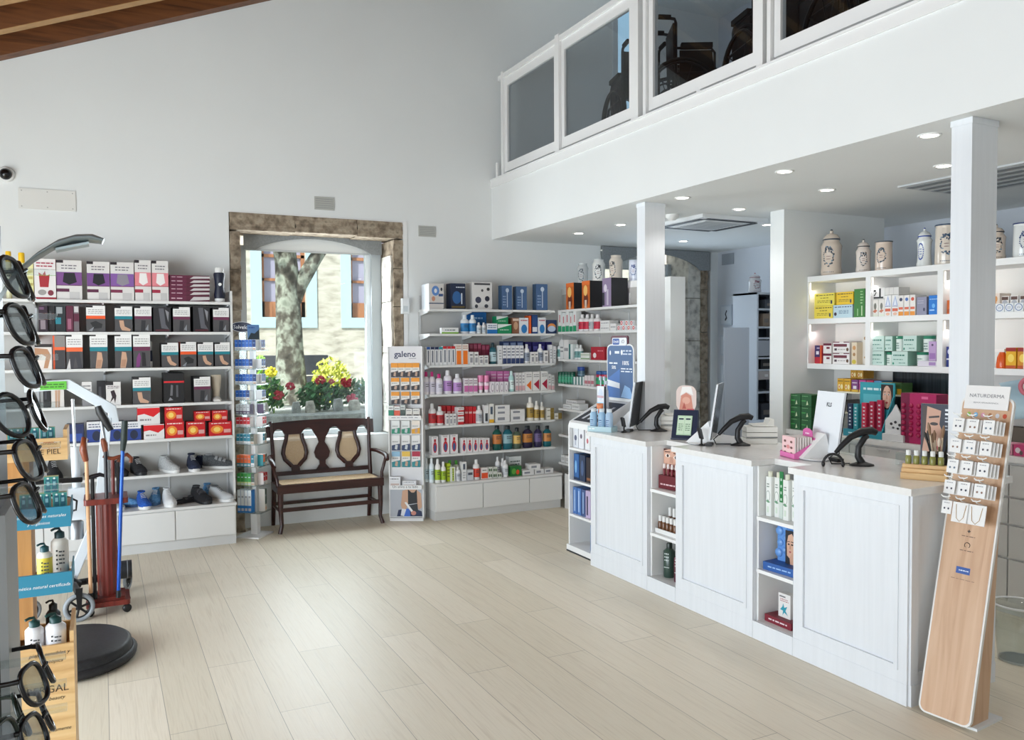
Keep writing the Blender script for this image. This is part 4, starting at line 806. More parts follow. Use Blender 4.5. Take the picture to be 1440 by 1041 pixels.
STOCK_CORNER = [
  [('photoo',7.078,0,0.005,0.151,0.264), ('photoo',6.776,0,0.005,0.142,0.264), ('photop',6.411,0,0.005,0.148,0.266)],
  [('gtube',7.308,0,0.02,0.066,0.218), ('gtube',7.232,0,0.02,0.064,0.193), ('gtube',7.158,0,0.02,0.064,0.212), ('gtube',7.085,0,0.02,0.063,0.188), ('gtube',7.014,0,0.02,0.061,0.207), ('redw',6.923,0,0.02,0.085,0.168), ('redw',6.828,0,0.02,0.077,0.165), ('whitemid',6.755,0,0.03,0.07,0.163), ('redw',6.644,0,0.02,0.092,0.159), ('wst',6.469,0,0.02,0.157,0.047), ('wst',6.476,0.048,0.025,0.156,0.047), ('wst',6.343,0,0.03,0.098,0.064), ('rollr',6.224,0,0.02,0.072,0.042), ('rollr',6.146,0,0.02,0.069,0.04), ('rollr',6.067,0,0.02,0.069,0.039), ('rollr',5.992,0,0.02,0.067,0.037), ('rollr',6.186,0.043,0.025,0.071,0.044), ('rollr',6.107,0.041,0.025,0.069,0.044), ('rollr',6.031,0.04,0.025,0.068,0.043)],
  [('wsmall',7.372,0,0.03,0.08,0.174), ('ww',7.287,0,0.03,0.071,0.196), ('wst',7.181,0,0.02,0.091,0.195), ('tealw',7.09,0,0.02,0.075,0.152), ('wsmall',7.01,0,0.02,0.066,0.145), ('wsmall',6.941,0,0.02,0.053,0.145), ('gflat',6.82,0,0.02,0.162,0.041), ('gflat',6.828,0.042,0.025,0.162,0.024), ('redkit',6.593,0,0.02,0.236,0.125)],
  [('gcan',7.34,0,0.02,0.056,0.119), ('gcan',7.278,0,0.02,0.055,0.121), ('gcan',7.217,0,0.02,0.055,0.123), ('gcan',7.157,0,0.02,0.053,0.124), ('gcan',7.098,0,0.02,0.054,0.126), ('tealw',7.034,0,0.02,0.05,0.078), ('tealw',6.977,0,0.02,0.051,0.08), ('tealw',6.92,0,0.02,0.05,0.082), ('tealw',6.864,0,0.02,0.048,0.084), ('bluecap',7.079,0,0.1,0.101,0.175), ('pinkw',6.804,0,0.02,0.052,0.1), ('pinkw',6.745,0,0.02,0.049,0.102), ('pinkw',6.686,0,0.02,0.05,0.104), ('redg',6.606,0,0.02,0.087,0.148), ('redg',6.507,0,0.02,0.083,0.151)],
  [('ww',7.168,0,0.02,0.156,0.041), ('ww',7.002,0,0.02,0.151,0.059), ('wst',7.134,0.042,0.05,0.208,0.045)],
  [],
  [('ww',7.255,0,0.02,0.077,0.073), ('ww',7.175,0,0.02,0.063,0.075)],
]

LEVELS = ['top', 'second', 'third', 'fourth', 'fifth', 'sixth', 'lowest']
def depth_of(k, w):
    return S[k].get('d', None) if S[k]['k'] == 'box' else min(w*1.0, 0.07)
def fill(rows, zs, wall, rz, axis, frm, end, unit):
    for lv, (row, z) in enumerate(zip(rows, zs)):
        items = [(k, a, up, b, w, h, min(depth_of(k, w), 0.275-b if lv < 6 else 0.35) if axis == 'x' else min(depth_of(k, w), 0.19-b)) for k, a, up, b, w, h in row]
        f0 = wall(lv)
        if axis == 'x': o = lambda a, b, up: (a, f0+b, z+up+0.0005)
        else: o = lambda a, b, up: (f0+b, a, z+up+0.0005)
        stock(end, rz, o, items, frm, LEVELS[lv]+' '+unit)
fill(STOCK_ORTHO, LUZ, lambda lv: 7.345, 0, 'x', -1, 'window', 'orthopaedic shelf')
fill(STOCK_TOILETRIES, RUZ+[0.355], lambda lv: 7.345 if lv < 6 else 7.25, 0, 'x', 1, 'window', 'toiletries shelf')
fill(STOCK_CORNER, RWZ, lambda lv: 4.21, R(-90), 'y', -1, 'corner', 'partition shelf')
# ------------------------------------------------------------------ shoes
def shoe(label, loc, rz, upper, sole, group, L=0.27, high=0.085, trim=None, name='shoe', opening='#1a1a1c', straps=0, cat='shoe'):
    t = thing(name, label, cat, loc, rz, group)
    def outline(k):   # half widths along the last, heel (+y) to toe (-y)
        return [(0.0, .020), (.03, .030), (.15, .034), (.35, .032), (.55, .040), (.72, .046), (.86, .040), (.95, .027), (1.0, .010)]
    o = outline(0); P = lambda s_: L*(0.5-s_)
    poly = [(w, P(s_)) for s_, w in o] + [(-w, P(s_)) for s_, w in reversed(o)]
    m = MB(); m.prism([(x*1.06, y*1.02) for x, y in poly], 'z', 0.0, 0.026, sole, True); m.build('sole', t)
    prof = [(.0, .024, high*.94), (.04, .034, high*1.04), (.16, .038, high), (.32, .039, high*.97), (.42, .041, high*.88), (.55, .045, high*.74), (.72, .051, high*.62), (.86, .047, high*.56), (.95, .034, high*.50), (1.0, .012, high*.40)]
    secs = []
    for s_, w, h in prof:
        ring = []
        for i in range(12):
            a = -pi*0.08+(pi*1.16)*i/11; ring.append((w*cos(a)*(1.0 if i else 1), P(s_), 0.024+max(-0.002, (h-0.024)*sin(a))))
        secs.append(ring)
    u = MB().loft(secs, upper); u.build('upper', t)
    c = MB(); e_ = []
    for i in range(14):
        a = 2*pi*i/14; e_.append((0.026*cos(a), P(.19)+L*0.11*sin(a), high*1.0+0.0035+0.002*sin(a)))
    c.tube(e_, 0.0055, trim or upper, 6, True); c.add(e_, [tuple(range(14))], opening); c.build('collar', t)
    if straps:
        for q in range(straps):
            s_ = .44+.13*q; hh = high*(.90-.12*q)
            MB().loft([[( (0.037+.003*q)*cos(pi*i/8), P(s_+d), 0.026+(hh-0.02)*sin(pi*i/8)) for i in range(9)] + [(0.8*(0.035+.003*q)*cos(pi*i/8), P(s_+d), 0.022) for i in range(8, -1, -1)] for d in (-.045, .045)], trim or '#77777a').build('strap', t)
    else:
        for q in range(4):
            s_ = .38+.06*q; hh = high*(.94-.075*q)
            MB().tube([(-0.018, P(s_), hh-.002), (0, P(s_), hh+.004), (0.018, P(s_), hh-.002)], 0.0025, trim or '#c9c9c9', 6).build('lace', t)
    return t
Z6, Z7 = 0.6185, 0.3555
FEL = noisy('black_felt', [(0.4, '#18181b'), (0.6, '#232328')], nscale=80, rough=0.95)
GRK = noisy('grey_knit', [(0.4, '#a9abac'), (0.6, '#c2c4c4')], nscale=120, rough=0.9); DGK = noisy('charcoal_knit', [(0.4, '#3f4245'), (0.6, '#55585b')], nscale=120, rough=0.9)
NVK = noisy('navy_knit', [(0.4, '#1c2236'), (0.6, '#28304a')], nscale=120, rough=0.9); BLK = noisy('blue_knit', [(0.4, '#1c4a9c'), (0.6, '#2a62c0')], nscale=120, rough=0.9); LBK = noisy('steel_blue_mesh', [(0.4, '#4a7fae'), (0.6, '#6a9cc8')], nscale=90, rough=0.9)
shoe('tall black felt slipper behind the patient hoist on the shoe shelf', (-0.35, 7.47, Z6), R(11), FEL, '#141416', None, 0.30, 0.15, name='slipper')
shoe('black shoe with pale sole half hidden behind the blue walking pole', (0.12, 7.48, Z6), R(16), FEL, '#141416', None, 0.26, 0.10)
shoe('plain black felt slipper standing on the shoe shelf next to the blue pole', (0.262, 7.475, Z6), R(14), FEL, '#17171a', None, 0.25, 0.125, name='slipper')
shoe('light grey sneaker with thick white sole on the shoe shelf', (0.50, 7.475, Z6), R(24), GRK, '#e4e4e2', None, 0.27, 0.12)
shoe('navy sneaker with white toe sole on the shoe shelf', (0.69, 7.475, Z6), R(4), NVK, '#e0e0e0', None, 0.27, 0.125)
shoe('second navy sneaker tucked behind its mate on the shoe shelf', (0.812, 7.575, Z6), R(62), NVK, '#2a2f3c', None, 0.19, 0.095)
shoe('charcoal strap sneaker seen side-on at the end of the shoe shelf', (0.90, 7.48, Z6), R(62), DGK, '#dcdcda', None, 0.27, 0.115, '#8a8c8e', straps=3)
shoe('pale shoe with white sole on the cabinet top behind the cane stand', (0.065, 7.40, Z7), R(31), GRK, '#e6e6e4', None, 0.26, 0.08)
shoe('blue sneaker with white sole on the cabinet top', (0.29, 7.36, Z7), R(8), BLK, '#e6e6e4', None, 0.26, 0.115)
shoe('steel blue sneaker lying behind the bright blue one', (0.175, 7.46, Z7), R(68), LBK, '#30507a', None, 0.2, 0.10)
shoe('white sneaker with thick sole on the cabinet top', (0.485, 7.36, Z7), R(6), M('#e2e3e4', .7), '#f0f0ee', None, 0.27, 0.125)
shoe('blue sneaker standing behind the white one on the cabinet top', (0.385, 7.50, Z7), R(-10), LBK, '#45709c', None, 0.24, 0.11)
shoe('black strap sandal turned towards the window on the cabinet top', (0.74, 7.36, Z7), R(21), FEL, '#1c1c1f', None, 0.28, 0.125, '#3a3a3e', straps=2, name='sandal')
shoe('flat black sandal lying beside its mate on the cabinet top', (0.605, 7.40, Z7), R(-70), FEL, '#1c1c1f', None, 0.20, 0.045, '#3a3a3e', straps=1, name='sandal')
shoe('pale grey mesh sneaker at the end of the cabinet top', (0.90, 7.36, Z7), R(34), M('#c4c7c9', .8), '#ededeb', None, 0.26, 0.115, '#6a6d70')
shoe('small blue sneaker between the black sandal and the grey mesh one', (0.825, 7.54, Z7), R(11), LBK, '#3a6a9c', None, 0.20, 0.11)
# knee brace, foot model, massage lotion, on the orthopaedic shelves
t = thing('knee_brace', 'unpacked grey and navy ankle brace beside the knee boxes', 'brace', (0.352, 7.42, 1.507))
MB().loft([[(0.034*cos(a)*q, 0.05*sin(a)*q, z) for a in [2*pi*i/12 for i in range(12)]] for z, q in ((0, .8), (.04, .9), (.08, 1), (.14, .95))], NVK).build('sleeve', t)
MB().loft([[(0.030*cos(a)*q, 0.045*sin(a)*q, z) for a in [2*pi*i/12 for i in range(12)]] for z, q in ((.14, 1.05), (.19, 1.1), (.215, 1.05))], GRK).build('cuff', t)
MB().loft([[(0.034*cos(a)*q, 0.052*sin(a)*q, z) for a in [2*pi*i/12 for i in range(12)]] for z, q in ((-.0, 1.0), (.05, 1.02))], '#dfe0e0').build('stand_ring', t)
t = thing('leg_model', 'beige stocking leg model with white foot on the orthopaedic shelf', 'model', (0.885, 7.46, 1.207))
MB().loft([[(0.042*cos(a)*q, 0.046*sin(a)*q, z) for a in [2*pi*i/14 for i in range(14)]] for z, q in ((.03, .75), (.07, .7), (.13, .95), (.19, 1.08), (.225, 1.0))], '#c9bca8').build('stocking', t)
MB().loft([[(0.036*cos(a)*q, y, 0.002+0.05*h*max(0, sin(a))) for a in [pi*i/9 for i in range(10)]] for y, q, h in ((.05, .7, .8), (.01, 1, 1), (-.06, 1.1, .7), (-.11, .7, .35))], '#e4e0da').build('foot', t)
t = thing('massage_bottle', 'dark navy massager bottle with white cap and round button', 'bottle', (0.922, 7.40, 2.0555))
MB().lathe([(.042, .03), (.046, .06), (.036, .13), (.040, .18), (.048, .235), (.044, .25)], '#141a30', n=20).build('body', t)
MB().lathe([(.036, .25), (.036, .285), (.03, .295)], '#e6e6e4', n=18).build('cap', t); MB().lathe([(.040, 0), (.042, .03)], '#e2e2e0', n=18).build('base', t)
MB().lathe([(.014, 0), (.013, .006)], '#f2f2f0', n=16).build('button', t, (0, -.036, .15), (R(90), 0, 0))

# ------------------------------------------------------------------ plaster stand beside the shelving
t = thing('plaster_stand', 'white four sided stand of plaster packs with an oval sign beside the settee', 'display stand', (1.2, 7.475, 0), R(-38))
MB().box(-0.115, -0.15, 0.0, 0.112, 0.11, 0.012, WHITE).build('base', t, bevel=0.003)
MB().box(-0.03, -0.03, 0.012, 0.03, 0.03, 0.20, WHITE).box(-0.02, -0.02, 0.2, 0.02, 0.02, 1.80, WHITE).build('post', t)
MB().box(-0.125, -0.013, 0.18, -0.118, 0.1, 1.80, ACRYL).build('side_panel', t)
TZ = [1.64, 1.478, 1.343, 1.205, 1.083, 0.968, 0.818, 0.622, 0.455, 0.215]
for z in TZ:
    MB().box(-0.115, -0.105, z-0.006, 0.105, 0.085, z, ACRYL).box(-0.115, -0.108, z-0.006, 0.105, -0.105, z+0.008, ACRYL).box(0.105, -0.105, z-0.006, 0.108, 0.085, z+0.008, ACRYL).build('tray', t)
sg = MB().prism(circ(0, 0, 0.095, 0.042, 28), 'y', -0.008, 0.0, '#1b1f38'); sg.build('sign_plate', t, (-0.055, -0.07, 1.845), (0, R(3), R(12)))
MB().text('Salvelox', 0.05, (0, -0.0085, -0.016), (1, 0, 0), (0, 0, 1), '#f2f2f2', width=0.15).prism(circ(0, 0, 0.1, 0.046, 28), 'y', -0.004, -0.001, '#e8e8ea').build('sign_lettering', t, (-0.055, -0.0705, 1.845), (0, R(3), R(12)))
pc = MB().box(-0.05, 0, 0, 0.05, 0.003, 0.13, '#5a7fae'); art_on(pc, [pg([(0, 0), (1, 0), (1, .7), (.6, .4), (.3, .45)], '#26343e'), tx(.1, .7, .6, .9, '#2a4a90', 1)], .1, .13)
pc.build('picture_card', t, (0.06, -0.09, 1.735), (R(-8), 0, R(35)))
PK = {'b': ('#1c5cb4', '#e2e4e6'), 'n': ('#1c3a78', '#e2e4e6'), 'r': ('#c41c28', '#e4dedd'), 't': ('#1f7f98', '#e4e6e6'), 'o': ('#d4602a', '#2a8a94'), 'g': ('#2f8f3a', '#b9c48a'), 'R': ('#b02028', '#d9cfcd'), 'w': ('#dfe6ea', '#1f78c4'), 'm': ('#c9ced2', '#5a4a6a'), 'G': ('#4a5a50', '#c9c2b8')}
PKN = {'b': 'bright blue', 'n': 'navy', 'r': 'red', 't': 'teal', 'o': 'orange and teal', 'g': 'green', 'R': 'dark red', 'w': 'white and blue', 'm': 'white and mauve', 'G': 'grey green'}
rowsL = ['bbbbbn', 'bbbbn', 'bbbbbn', 'bbbn', 'mmmm', 'rrrr', 'ttttG', 'oooot', 'ggggG', 'wwww']; rowsR = ['nn', 'nn', 'nn', 'nn', 'm', 'rr', 'tG', 'oG', 'RR', 'G']
_pk = {}
def pack_mesh(c, h):
    if (c, h) not in _pk:
        a, b = PK[c]; w = 0.031
        m = MB().box(-w/2, 0, 0, w/2, 0.06, h, b, b, a)
        art_on(m, [r(0, .32, 1, 1, a), tx(.2, .6, .8, .8, '#7fa6d8' if c in 'bn' else '#d9e2ee' if c in 'rtgR' else '#8a8f98', 1), r(.1, .08, .9, .2, '#c9a58c' if c in 'nG' else '#b9bec4')], w, h)
        o = m.build('x'); _pk[(c, h)] = o.data; bpy.data.objects.remove(o)
    return _pk[(c, h)]
rot = Matrix.Rotation(R(-38), 4, 'Z'); org = Vector((1.2, 7.475, 0))
TN = ['top', 'second', 'third', 'fourth', 'fifth', 'sixth', 'seventh', 'eighth', 'ninth', 'lowest']
for lv, z in enumerate(TZ):
    h = [.092, .085, .088, .085, .085, .085, .088, .10, .105, .20][lv]
    for side, rw in (('L', rowsL[lv]), ('R', rowsR[lv])):
        n = len(rw); cnt = {}
        for i, c in enumerate(rw):
            cnt[c] = cnt.get(c, 0)+1
            x = -0.098+0.0335*i if side == 'L' else None
            if side == 'L': p = Vector((x, -0.102, z+0.0005)); rz = R(-38)
            else: p = Vector((0.102, -0.02+0.0365*i+(0.0 if n > 1 else 0.02), z+0.0005)); rz = R(-38)+R(90)
            p = org + rot @ p
            where = 'shoe side' if side == 'L' else 'settee side'
            k = rw.count(c)
            lab = ('%s of %s %s plaster packs on the %s tray, %s' % (ORD[cnt[c]], NUM[k], PKN[c], TN[lv], where)) if k > 1 else ('%s plaster pack on the %s tray, %s' % (PKN[c], TN[lv], where))
            o = put('plaster_pack', pack_mesh(c, h), None, p, (0, 0, rz)); tag(o, lab, 'pack', 'plaster packs on the oval sign stand')

# ------------------------------------------------------------------ galeno stand
GR = R(-28.2); gx, gy = 2.572, 7.368
t = thing('support_stand', 'tall white display stand of hanging bandage packs with navy heading and knee photo', 'display stand', (gx, gy, 0), GR)
MB().box(-0.16, 0.0, 0.0, 0.16, 0.16, 0.03, '#e2e3e4').build('base', t); MB().box(-0.16, 0.03, 0.03, 0.16, 0.045, 1.665, '#dcdcde').build('back_board', t)
MB().box(-0.165, 0.0, 0.03, -0.155, 0.16, 1.66, WHITE).box(0.155, 0.0, 0.03, 0.165, 0.16, 1.66, WHITE).build('side_panels', t)
MB().box(-0.155, 0.012, 1.50, 0.155, 0.028, 1.663, '#dedde0').build('header', t)
hd = MB().text('galeno', 0.1, (0.0, 0.012, 1.565), (1, 0, 0), (0, 0, 1), '#1d2550', width=0.205, bold=0.018); hd.quad([(0.035, 0.0112, 1.548), (0.105, 0.0112, 1.548), (0.105, 0.0112, 1.552), (0.035, 0.0112, 1.552)], '#1d2550')
hd.build('lettering', t)
for z in (1.00, 0.34):
    MB().box(-0.155, -0.055, z-0.008, 0.155, 0.028, z, WHITE).box(-0.155, -0.06, z-0.028, 0.155, -0.055, z+0.012, '#e8e8e8').build('shelf', t)
sl = MB(); sl.text('Un alivio a tu lado', 0.03, (0, -0.0605, 0.328), (1, 0, 0), (0, 0, 1), '#3a3d48', width=0.24); art_on(sl, [tx(.1, .2, .9, .8, '#9a9da4', 1)], .31, .03, -.06, .978); sl.build('shelf_lettering', t)
ph = MB().box(-0.155, 0.0, 0.04, 0.155, 0.03, 0.305, '#b9bcc2')
art_on(ph, [r(0, 0, 1, 1, '#aeb2ba'), pg([(.2, .0), (.25, .25), (.5, .3), (.75, .3), (.97, .2), (.99, 0)], '#1c2a4e'), pg([(.33, .42), (.38, .95), (.55, 1), (.8, 1), (.95, .85), (.98, .35), (.88, .25), (.8, .55), (.55, .5), (.5, .3), (.38, .25)], SKIN), pg([(.55, .45), (.55, 1), (.66, .88), (.74, .88), (.82, 1), (.84, .5)], '#1a1a1e'), pg([(.56, .42), (.84, .48), (.86, .2), (.6, .22)], '#23262c'), pg([(.32, .05), (.36, .3), (.5, .28), (.46, .02)], '#dfe2e8'), pg([(.42, .02), (.5, .3), (.6, .3), (.62, .02)], '#3a6ac8'), pg([(.44, .52), (.5, .54), (.74, .16), (.68, .12)], '#e6e6e6'), e(.72, .14, .08, .08, '#c98878'), r(.0, 0, 1, .02, '#e2e2e2')], .31, .265, 0.0, 0.04)
ph.build('photo_panel', t)
GP = {'or': ('#e8961e', '#e6e2dc', '#26242c', 'orange and black elastic support pack'), 'gr': ('#e2e4e2', '#d9dcda', '#1f8468', 'white and green bandage pack'), 'ye': ('#e8dcd0', '#e2ddd8', '#e0a01e', 'white and yellow bandage pack'), 'bl': ('#e2e2e2', '#dcdcdc', '#24365e', 'white and navy bandage pack'),
      'lb': ('#8fb9d4', '#e2e2e2', '#1d8088', 'light blue topped teal bandage pack'), 'gy': ('#e0b84a', '#e2e0dc', '#1d8088', 'yellow topped teal bandage pack'), 'rd': ('#a81c3c', '#e2dedd', '#1d8088', 'red topped teal bandage pack'), 'co': ('#dfe0de', '#d8583e', '#d8583e', 'coral bandage box'), 'gb': ('#dfe0de', '#1f8468', '#1f8468', 'green bandage box'), 'wb': ('#dedcd8', '#d9d6d0', '#3a302a', 'white and brown bandage box'), 'ws': ('#dfe0e4', '#d9d9dc', '#c9b4ac', 'flat white bandage box'), 'dg': ('#c9cfcc', '#4a5a54', '#3a4a46', 'dark green bandage box')}
grow = [(1.372, .135, ['or']*4, 'top'), (1.248, .118, ['or']*3, 'second'), (1.115, .118, ['or']*3, 'third'), (0.835, .125, ['gr', 'gr', 'ye'], 'first lower'), (0.675, .145, ['bl']*3, 'middle lower'), (0.515, .15, ['lb', 'gy', 'rd'], 'last lower')]
gm = Matrix.Rotation(GR, 4, 'Z'); go = Vector((gx, gy, 0))
for z, h, ks, nm in grow:
    n = len(ks); w = 0.066 if n == 4 else 0.078
    for i, k in enumerate(ks):
        a, b, c, lab = GP[k]
        x = -0.135+w/2+(0.27-w)*i/(n-1)
        m = MB().box(-w/2, 0, 0, w/2, 0.02, h, b, '#c9c9c9'); art_on(m, [r(0, .68, 1, 1, a), pg([(0, .0), (1, 0), (1, .45), (0, .33)], c), tx(.1, .5, .8, .64, '#8a8a8a', 1), pg([(.35, .1), (.65, .05), (.75, .35), (.45, .38)], '#b99a86' if k not in ('bl', 'gr') else '#c2c8cc')], w, h)
        lab2 = '%s %s, %s row of the bandage stand' % (lab, (['nearest the settee', 'second from settee', 'third from settee', 'at the far end'] if n == 4 else ['nearest the settee', 'in the middle', 'at the far end'])[i], nm) if ks.count(k) > 1 else '%s on the %s row of the bandage stand' % (lab, nm)
        o = m.build('bandage_pack', loc=go + gm @ Vector((x, 0.006, z)), rot=(0, 0, GR)); tag(o, lab2, 'pack', 'packs on the bandage stand')
for k, x, w, h, z, lab in (('gb', -.13, .05, .105, 1.0, 'green bandage box on the upper ledge of the bandage stand'), ('co', -.072, .055, .10, 1.0, 'coral bandage box on the upper ledge of the bandage stand'), ('dg', -.018, .045, .11, 1.0, 'dark green bandage box on the upper ledge of the bandage stand'), ('wb', .04, .06, .075, 1.0, 'white and brown bandage box in the middle of the upper bandage stand ledge'), ('wb', .108, .065, .075, 1.0, 'white and brown bandage box at the far end of the upper bandage stand ledge'), ('ws', -.10, .10, .09, .34, 'large white bandage box on the lower bandage stand ledge'), ('ws', .035, .13, .05, .34, 'long flat white bandage box on the lower bandage stand ledge')):
    a, b, c, _ = GP[k]; m = MB().box(-w/2, 0, 0, w/2, .05, h, b, a); art_on(m, [r(0, .6, 1, 1, a), r(.1, .1, .9, .3, c), tx(.1, .65, .9, .9, '#77777c', 1)], w, h)
    o = m.build('bandage_box', loc=go + gm @ Vector((x, -0.045, z+0.0005)), rot=(0, 0, GR)); tag(o, lab, 'box')

# ------------------------------------------------------------------ cane stand with canes
t = thing('cane_stand', 'red wooden cane stand on castors in front of the shoe shelving', 'stand', (0.012, 5.80, 0))
MB().prism(rrect(-.125, -.125, .125, .125, .02), 'z', 0.055, 0.085, REDWOOD).prism(rrect(-.10, -.10, .10, .10, .02), 'z', 0.085, 0.105, REDWOOD).build('base', t, bevel=0.004)
col = MB(); poly = []
for i in range(48):
    a = 2*pi*i/48; q = 0.056+0.004*cos(12*a); poly.append((q*cos(a), q*sin(a)))
col.prism(poly, 'z', 0.105, 0.70, REDWOOD, True); col.build('fluted_column', t)
MB().prism(rrect(-.125, -.125, .125, .125, .02), 'z', 0.70, 0.735, REDWOOD).build('top_plate', t, bevel=0.005)
for sx in (-1, 1):
    for sy in (-1, 1):
        k = MB().lathe([(.006, 0), (.026, 0.002), (.026, .018), (.006, .02)], BLACK, (0, 0, -.01), 14).build('castor', t, (sx*.105, sy*.105, .027), (R(90), 0, R(20*sx)))
def cane(label, pts, mat, handle, hm, tip=True, name='walking_cane', rad=0.011):
    base = Vector(pts[0]); t = thing(name, label, 'cane', base)
    L = lambda q: tuple(Vector(q)-base)
    MB().tube([L(p) for p in pts], rad, mat, 8).build('shaft', t)
    hp, hr = handle; MB().tube([L(p) for p in hp], hr, hm, 8).build('handle', t)
    if tip: MB().tube([(0, 0, 0), tuple((Vector(pts[-1])-base)*0.05)], rad*1.4, BLACK, 8).build('rubber_tip', t)
    return t
LW = wood('pale_cane_wood', '#b98a62', '#d4a67e', '#dcb48e', (8, 8, 1)); BW = wood('brown_handle_wood', '#5a2a18', '#7c3c22', '#8f4a2c', (6, 6, 1), .3); DK = M('#15131a', .35)
cane('pale wooden cane with brown knob handle on the outer side of the cane stand', [(-.085, 5.70, .106), (-.092, 5.70, .98)], LW, ([(-.095, 5.70, .98), (-.108, 5.68, 1.05), (-.100, 5.70, 1.12), (-.085, 5.71, 1.10)], [.017, .022, .018, .012]), BW)
cane('black cane with curved dark handle next to the pale wooden one', [(-.062, 5.72, .106), (-.062, 5.72, .87)], DK, ([(-.11, 5.72, .90), (-.09, 5.72, .87), (-.06, 5.72, .875), (-.02, 5.72, .885), (.02, 5.72, .87)], [.008, .013, .015, .013, .009]), DK)
cane('tall black cane with brown knob in the middle of the stand', [(.015, 5.70, .736), (.015, 5.70, 1.03)], DK, ([(.015, 5.70, 1.03), (.01, 5.70, 1.08), (.002, 5.69, 1.11)], [.015, .020, .014]), BW, False)
cane('short dark red cane with derby handle behind the stand', [(.055, 5.83, .736), (.055, 5.83, .96)], REDWOOD, ([(.0, 5.83, .985), (.03, 5.83, .972), (.06, 5.83, .965), (.10, 5.83, .98)], [.009, .012, .014, .010]), BW, False)
cane('dark cane with wide brown crook next to the blue pole', [(.085, 5.85, .736), (.085, 5.85, .94)], DK, ([(.085, 5.85, .94), (.10, 5.85, .975), (.14, 5.85, .985), (.165, 5.85, .96), (.16, 5.85, .93)], [.011, .012, .013, .013, .011]), BW, False)
cane('blue trekking pole with dark green grip leaning on the cane stand', [(.068, 5.675, .106), (.096, 5.675, .72), (.112, 5.675, 1.03)], M('#1d56b8', .25, .3), ([(.112, 5.675, 1.03), (.120, 5.675, 1.10), (.128, 5.675, 1.22)], [.014, .02, .018]), M('#1c2a28', .6), name='trekking_pole')
cane('grey crutch with black ribbed arm grip behind the cane stand', [(.03, 5.92, .02), (.03, 5.92, .95), (-.005, 5.93, 1.20)], GREYM, ([(.05, 5.93, 1.14), (.02, 5.93, 1.20), (-.01, 5.93, 1.26), (-.022, 5.93, 1.30)], [.02, .026, .026, .02]), BLACK, name='crutch')

# ------------------------------------------------------------------ patient hoist
U = lambda p: ((p[0]-.15)*1.05+.15, p[1]+.28, 1.7+(p[2]-1.7)*1.05)
UW = lambda p: (p[0]*1.05, p[1]+.28, max(.10, 1.7+(p[2]-1.7)*1.05))
t = thing('patient_hoist', 'white patient hoist with green label and black castor wheels beside the cane stand', 'hoist', (-0.15, 5.75, 0))
HW = M('#d5dde3', .35)
def beam(pts, w, d, mat, name, par=t, off=(-.15, 5.75, 0)):
    pts = [Vector(UW(p))-Vector(off) for p in pts]; secs = []
    for i, p in enumerate(pts):
        q = (pts[min(i+1, len(pts)-1)]-pts[max(i-1, 0)]).normalized(); a = Vector((0, 1, 0)); b = q.cross(a).normalized()
        secs.append([p+b*w+a*d, p-b*w+a*d, p-b*w-a*d, p+b*w-a*d])
    return MB().loft(secs, mat, smooth=False).build(name, par, bevel=0.004)
beam([(-.215, 5.76, .11), (-.026, 5.80, .645), (.026, 5.82, 1.235)], .030, .028, HW, 'mast')
bo = beam([(.065, 5.82, 1.20), (.058, 5.82, 1.285), (-.185, 5.81, 1.452), (-.42, 5.80, 1.442)], .034, .024, HW, 'boom')
lb = MB().box(-.17, -.0255, -.027, .0, -.0245, .027, '#5fb53a'); art_on(lb, [tx(.08, .2, .92, .8, '#2c5a1a', 2)], .17, .054, -.0255, -.027, -.17); lb.build('green_label', t, (-.052, .335, 1.435))
MB().tube([U((-.012, .05, 1.36)), U((-.006, .05, 1.06))], .010, M('#e6eaec', .2, .5), 10).build('piston_rod', t); MB().tube([U((-.006, .05, 1.06)), U((0, .05, .72))], .027, HW, 14).build('actuator', t)
MB().box(-.058, .29, .55, .04, .38, .76, HW).build('control_box', t, bevel=.015); MB().box(-.005, .30, .65, .13, .34, .687, HW).build('bracket', t, bevel=.01); MB().lathe([(.045, 0), (.045, .11), (.03, .12)], GREYM, (-.018, .335, .42), 16).build('motor', t)
MB().tube([U((.03, -.02, .86)), U((-.06, -.05, .866)), U((-.22, -.08, .868))], .017, BLACK, 10).build('push_handle', t); MB().tube([U(q) for q in ((-.22, -.06, .80), (-.04, -.05, .76), (.0, -.05, .735), (-.005, -.05, .68), (-.09, -.05, .66))], .007, BLACK, 8).build('cable', t)
MB().tube([(-.12, .29, .12), (-.06, .24, .17), (-.02, .30, .12)], .035, BLACK, 10).build('leg_hub', t)
MB().tube([(-.06, .29, .13), (-.03, .0, .20), (.0, -.13, .18)], .022, BLACK, 8).build('leg', t); MB().tube([(-.05, .31, .13), (.03, .36, .12), (.30, .5, .11)], .022, BLACK, 8).build('leg', t)
def castor(loc, rad, rz):
    w = MB(); n = 22
    w.tube([(rad*.86*cos(2*pi*i/n), 0, rad*.86*sin(2*pi*i/n)) for i in range(n)], rad*.16, M('#8d9398', .5), 8, True)
    w.tube([(rad*.70*cos(2*pi*i/n), 0, rad*.70*sin(2*pi*i/n)) for i in range(n)], rad*.07, BLACK, 6, True)
    for i in range(6): w.tube([(0, 0, 0), (rad*.7*cos(pi*i/3+.3), 0, rad*.7*sin(pi*i/3+.3))], rad*.085, BLACK, 6)
    w.ball((0, 0, 0), rad*.2, BLACK, 10, 6)
    o = w.build('castor', t, loc, (0, 0, rz)); MB().prism([(-.012, 0), (.012, 0), (.02, rad*1.4), (-.02, rad*1.4)], 'y', -.022, -.014, BLACK).build('fork', o); return o
castor((.0, -.12, .088), .088, R(8)); castor((-.27, .0, .07), .07, R(30)); castor((.285, .46, .07), .07, R(70)); castor((.12, .62, .07), .07, R(80))
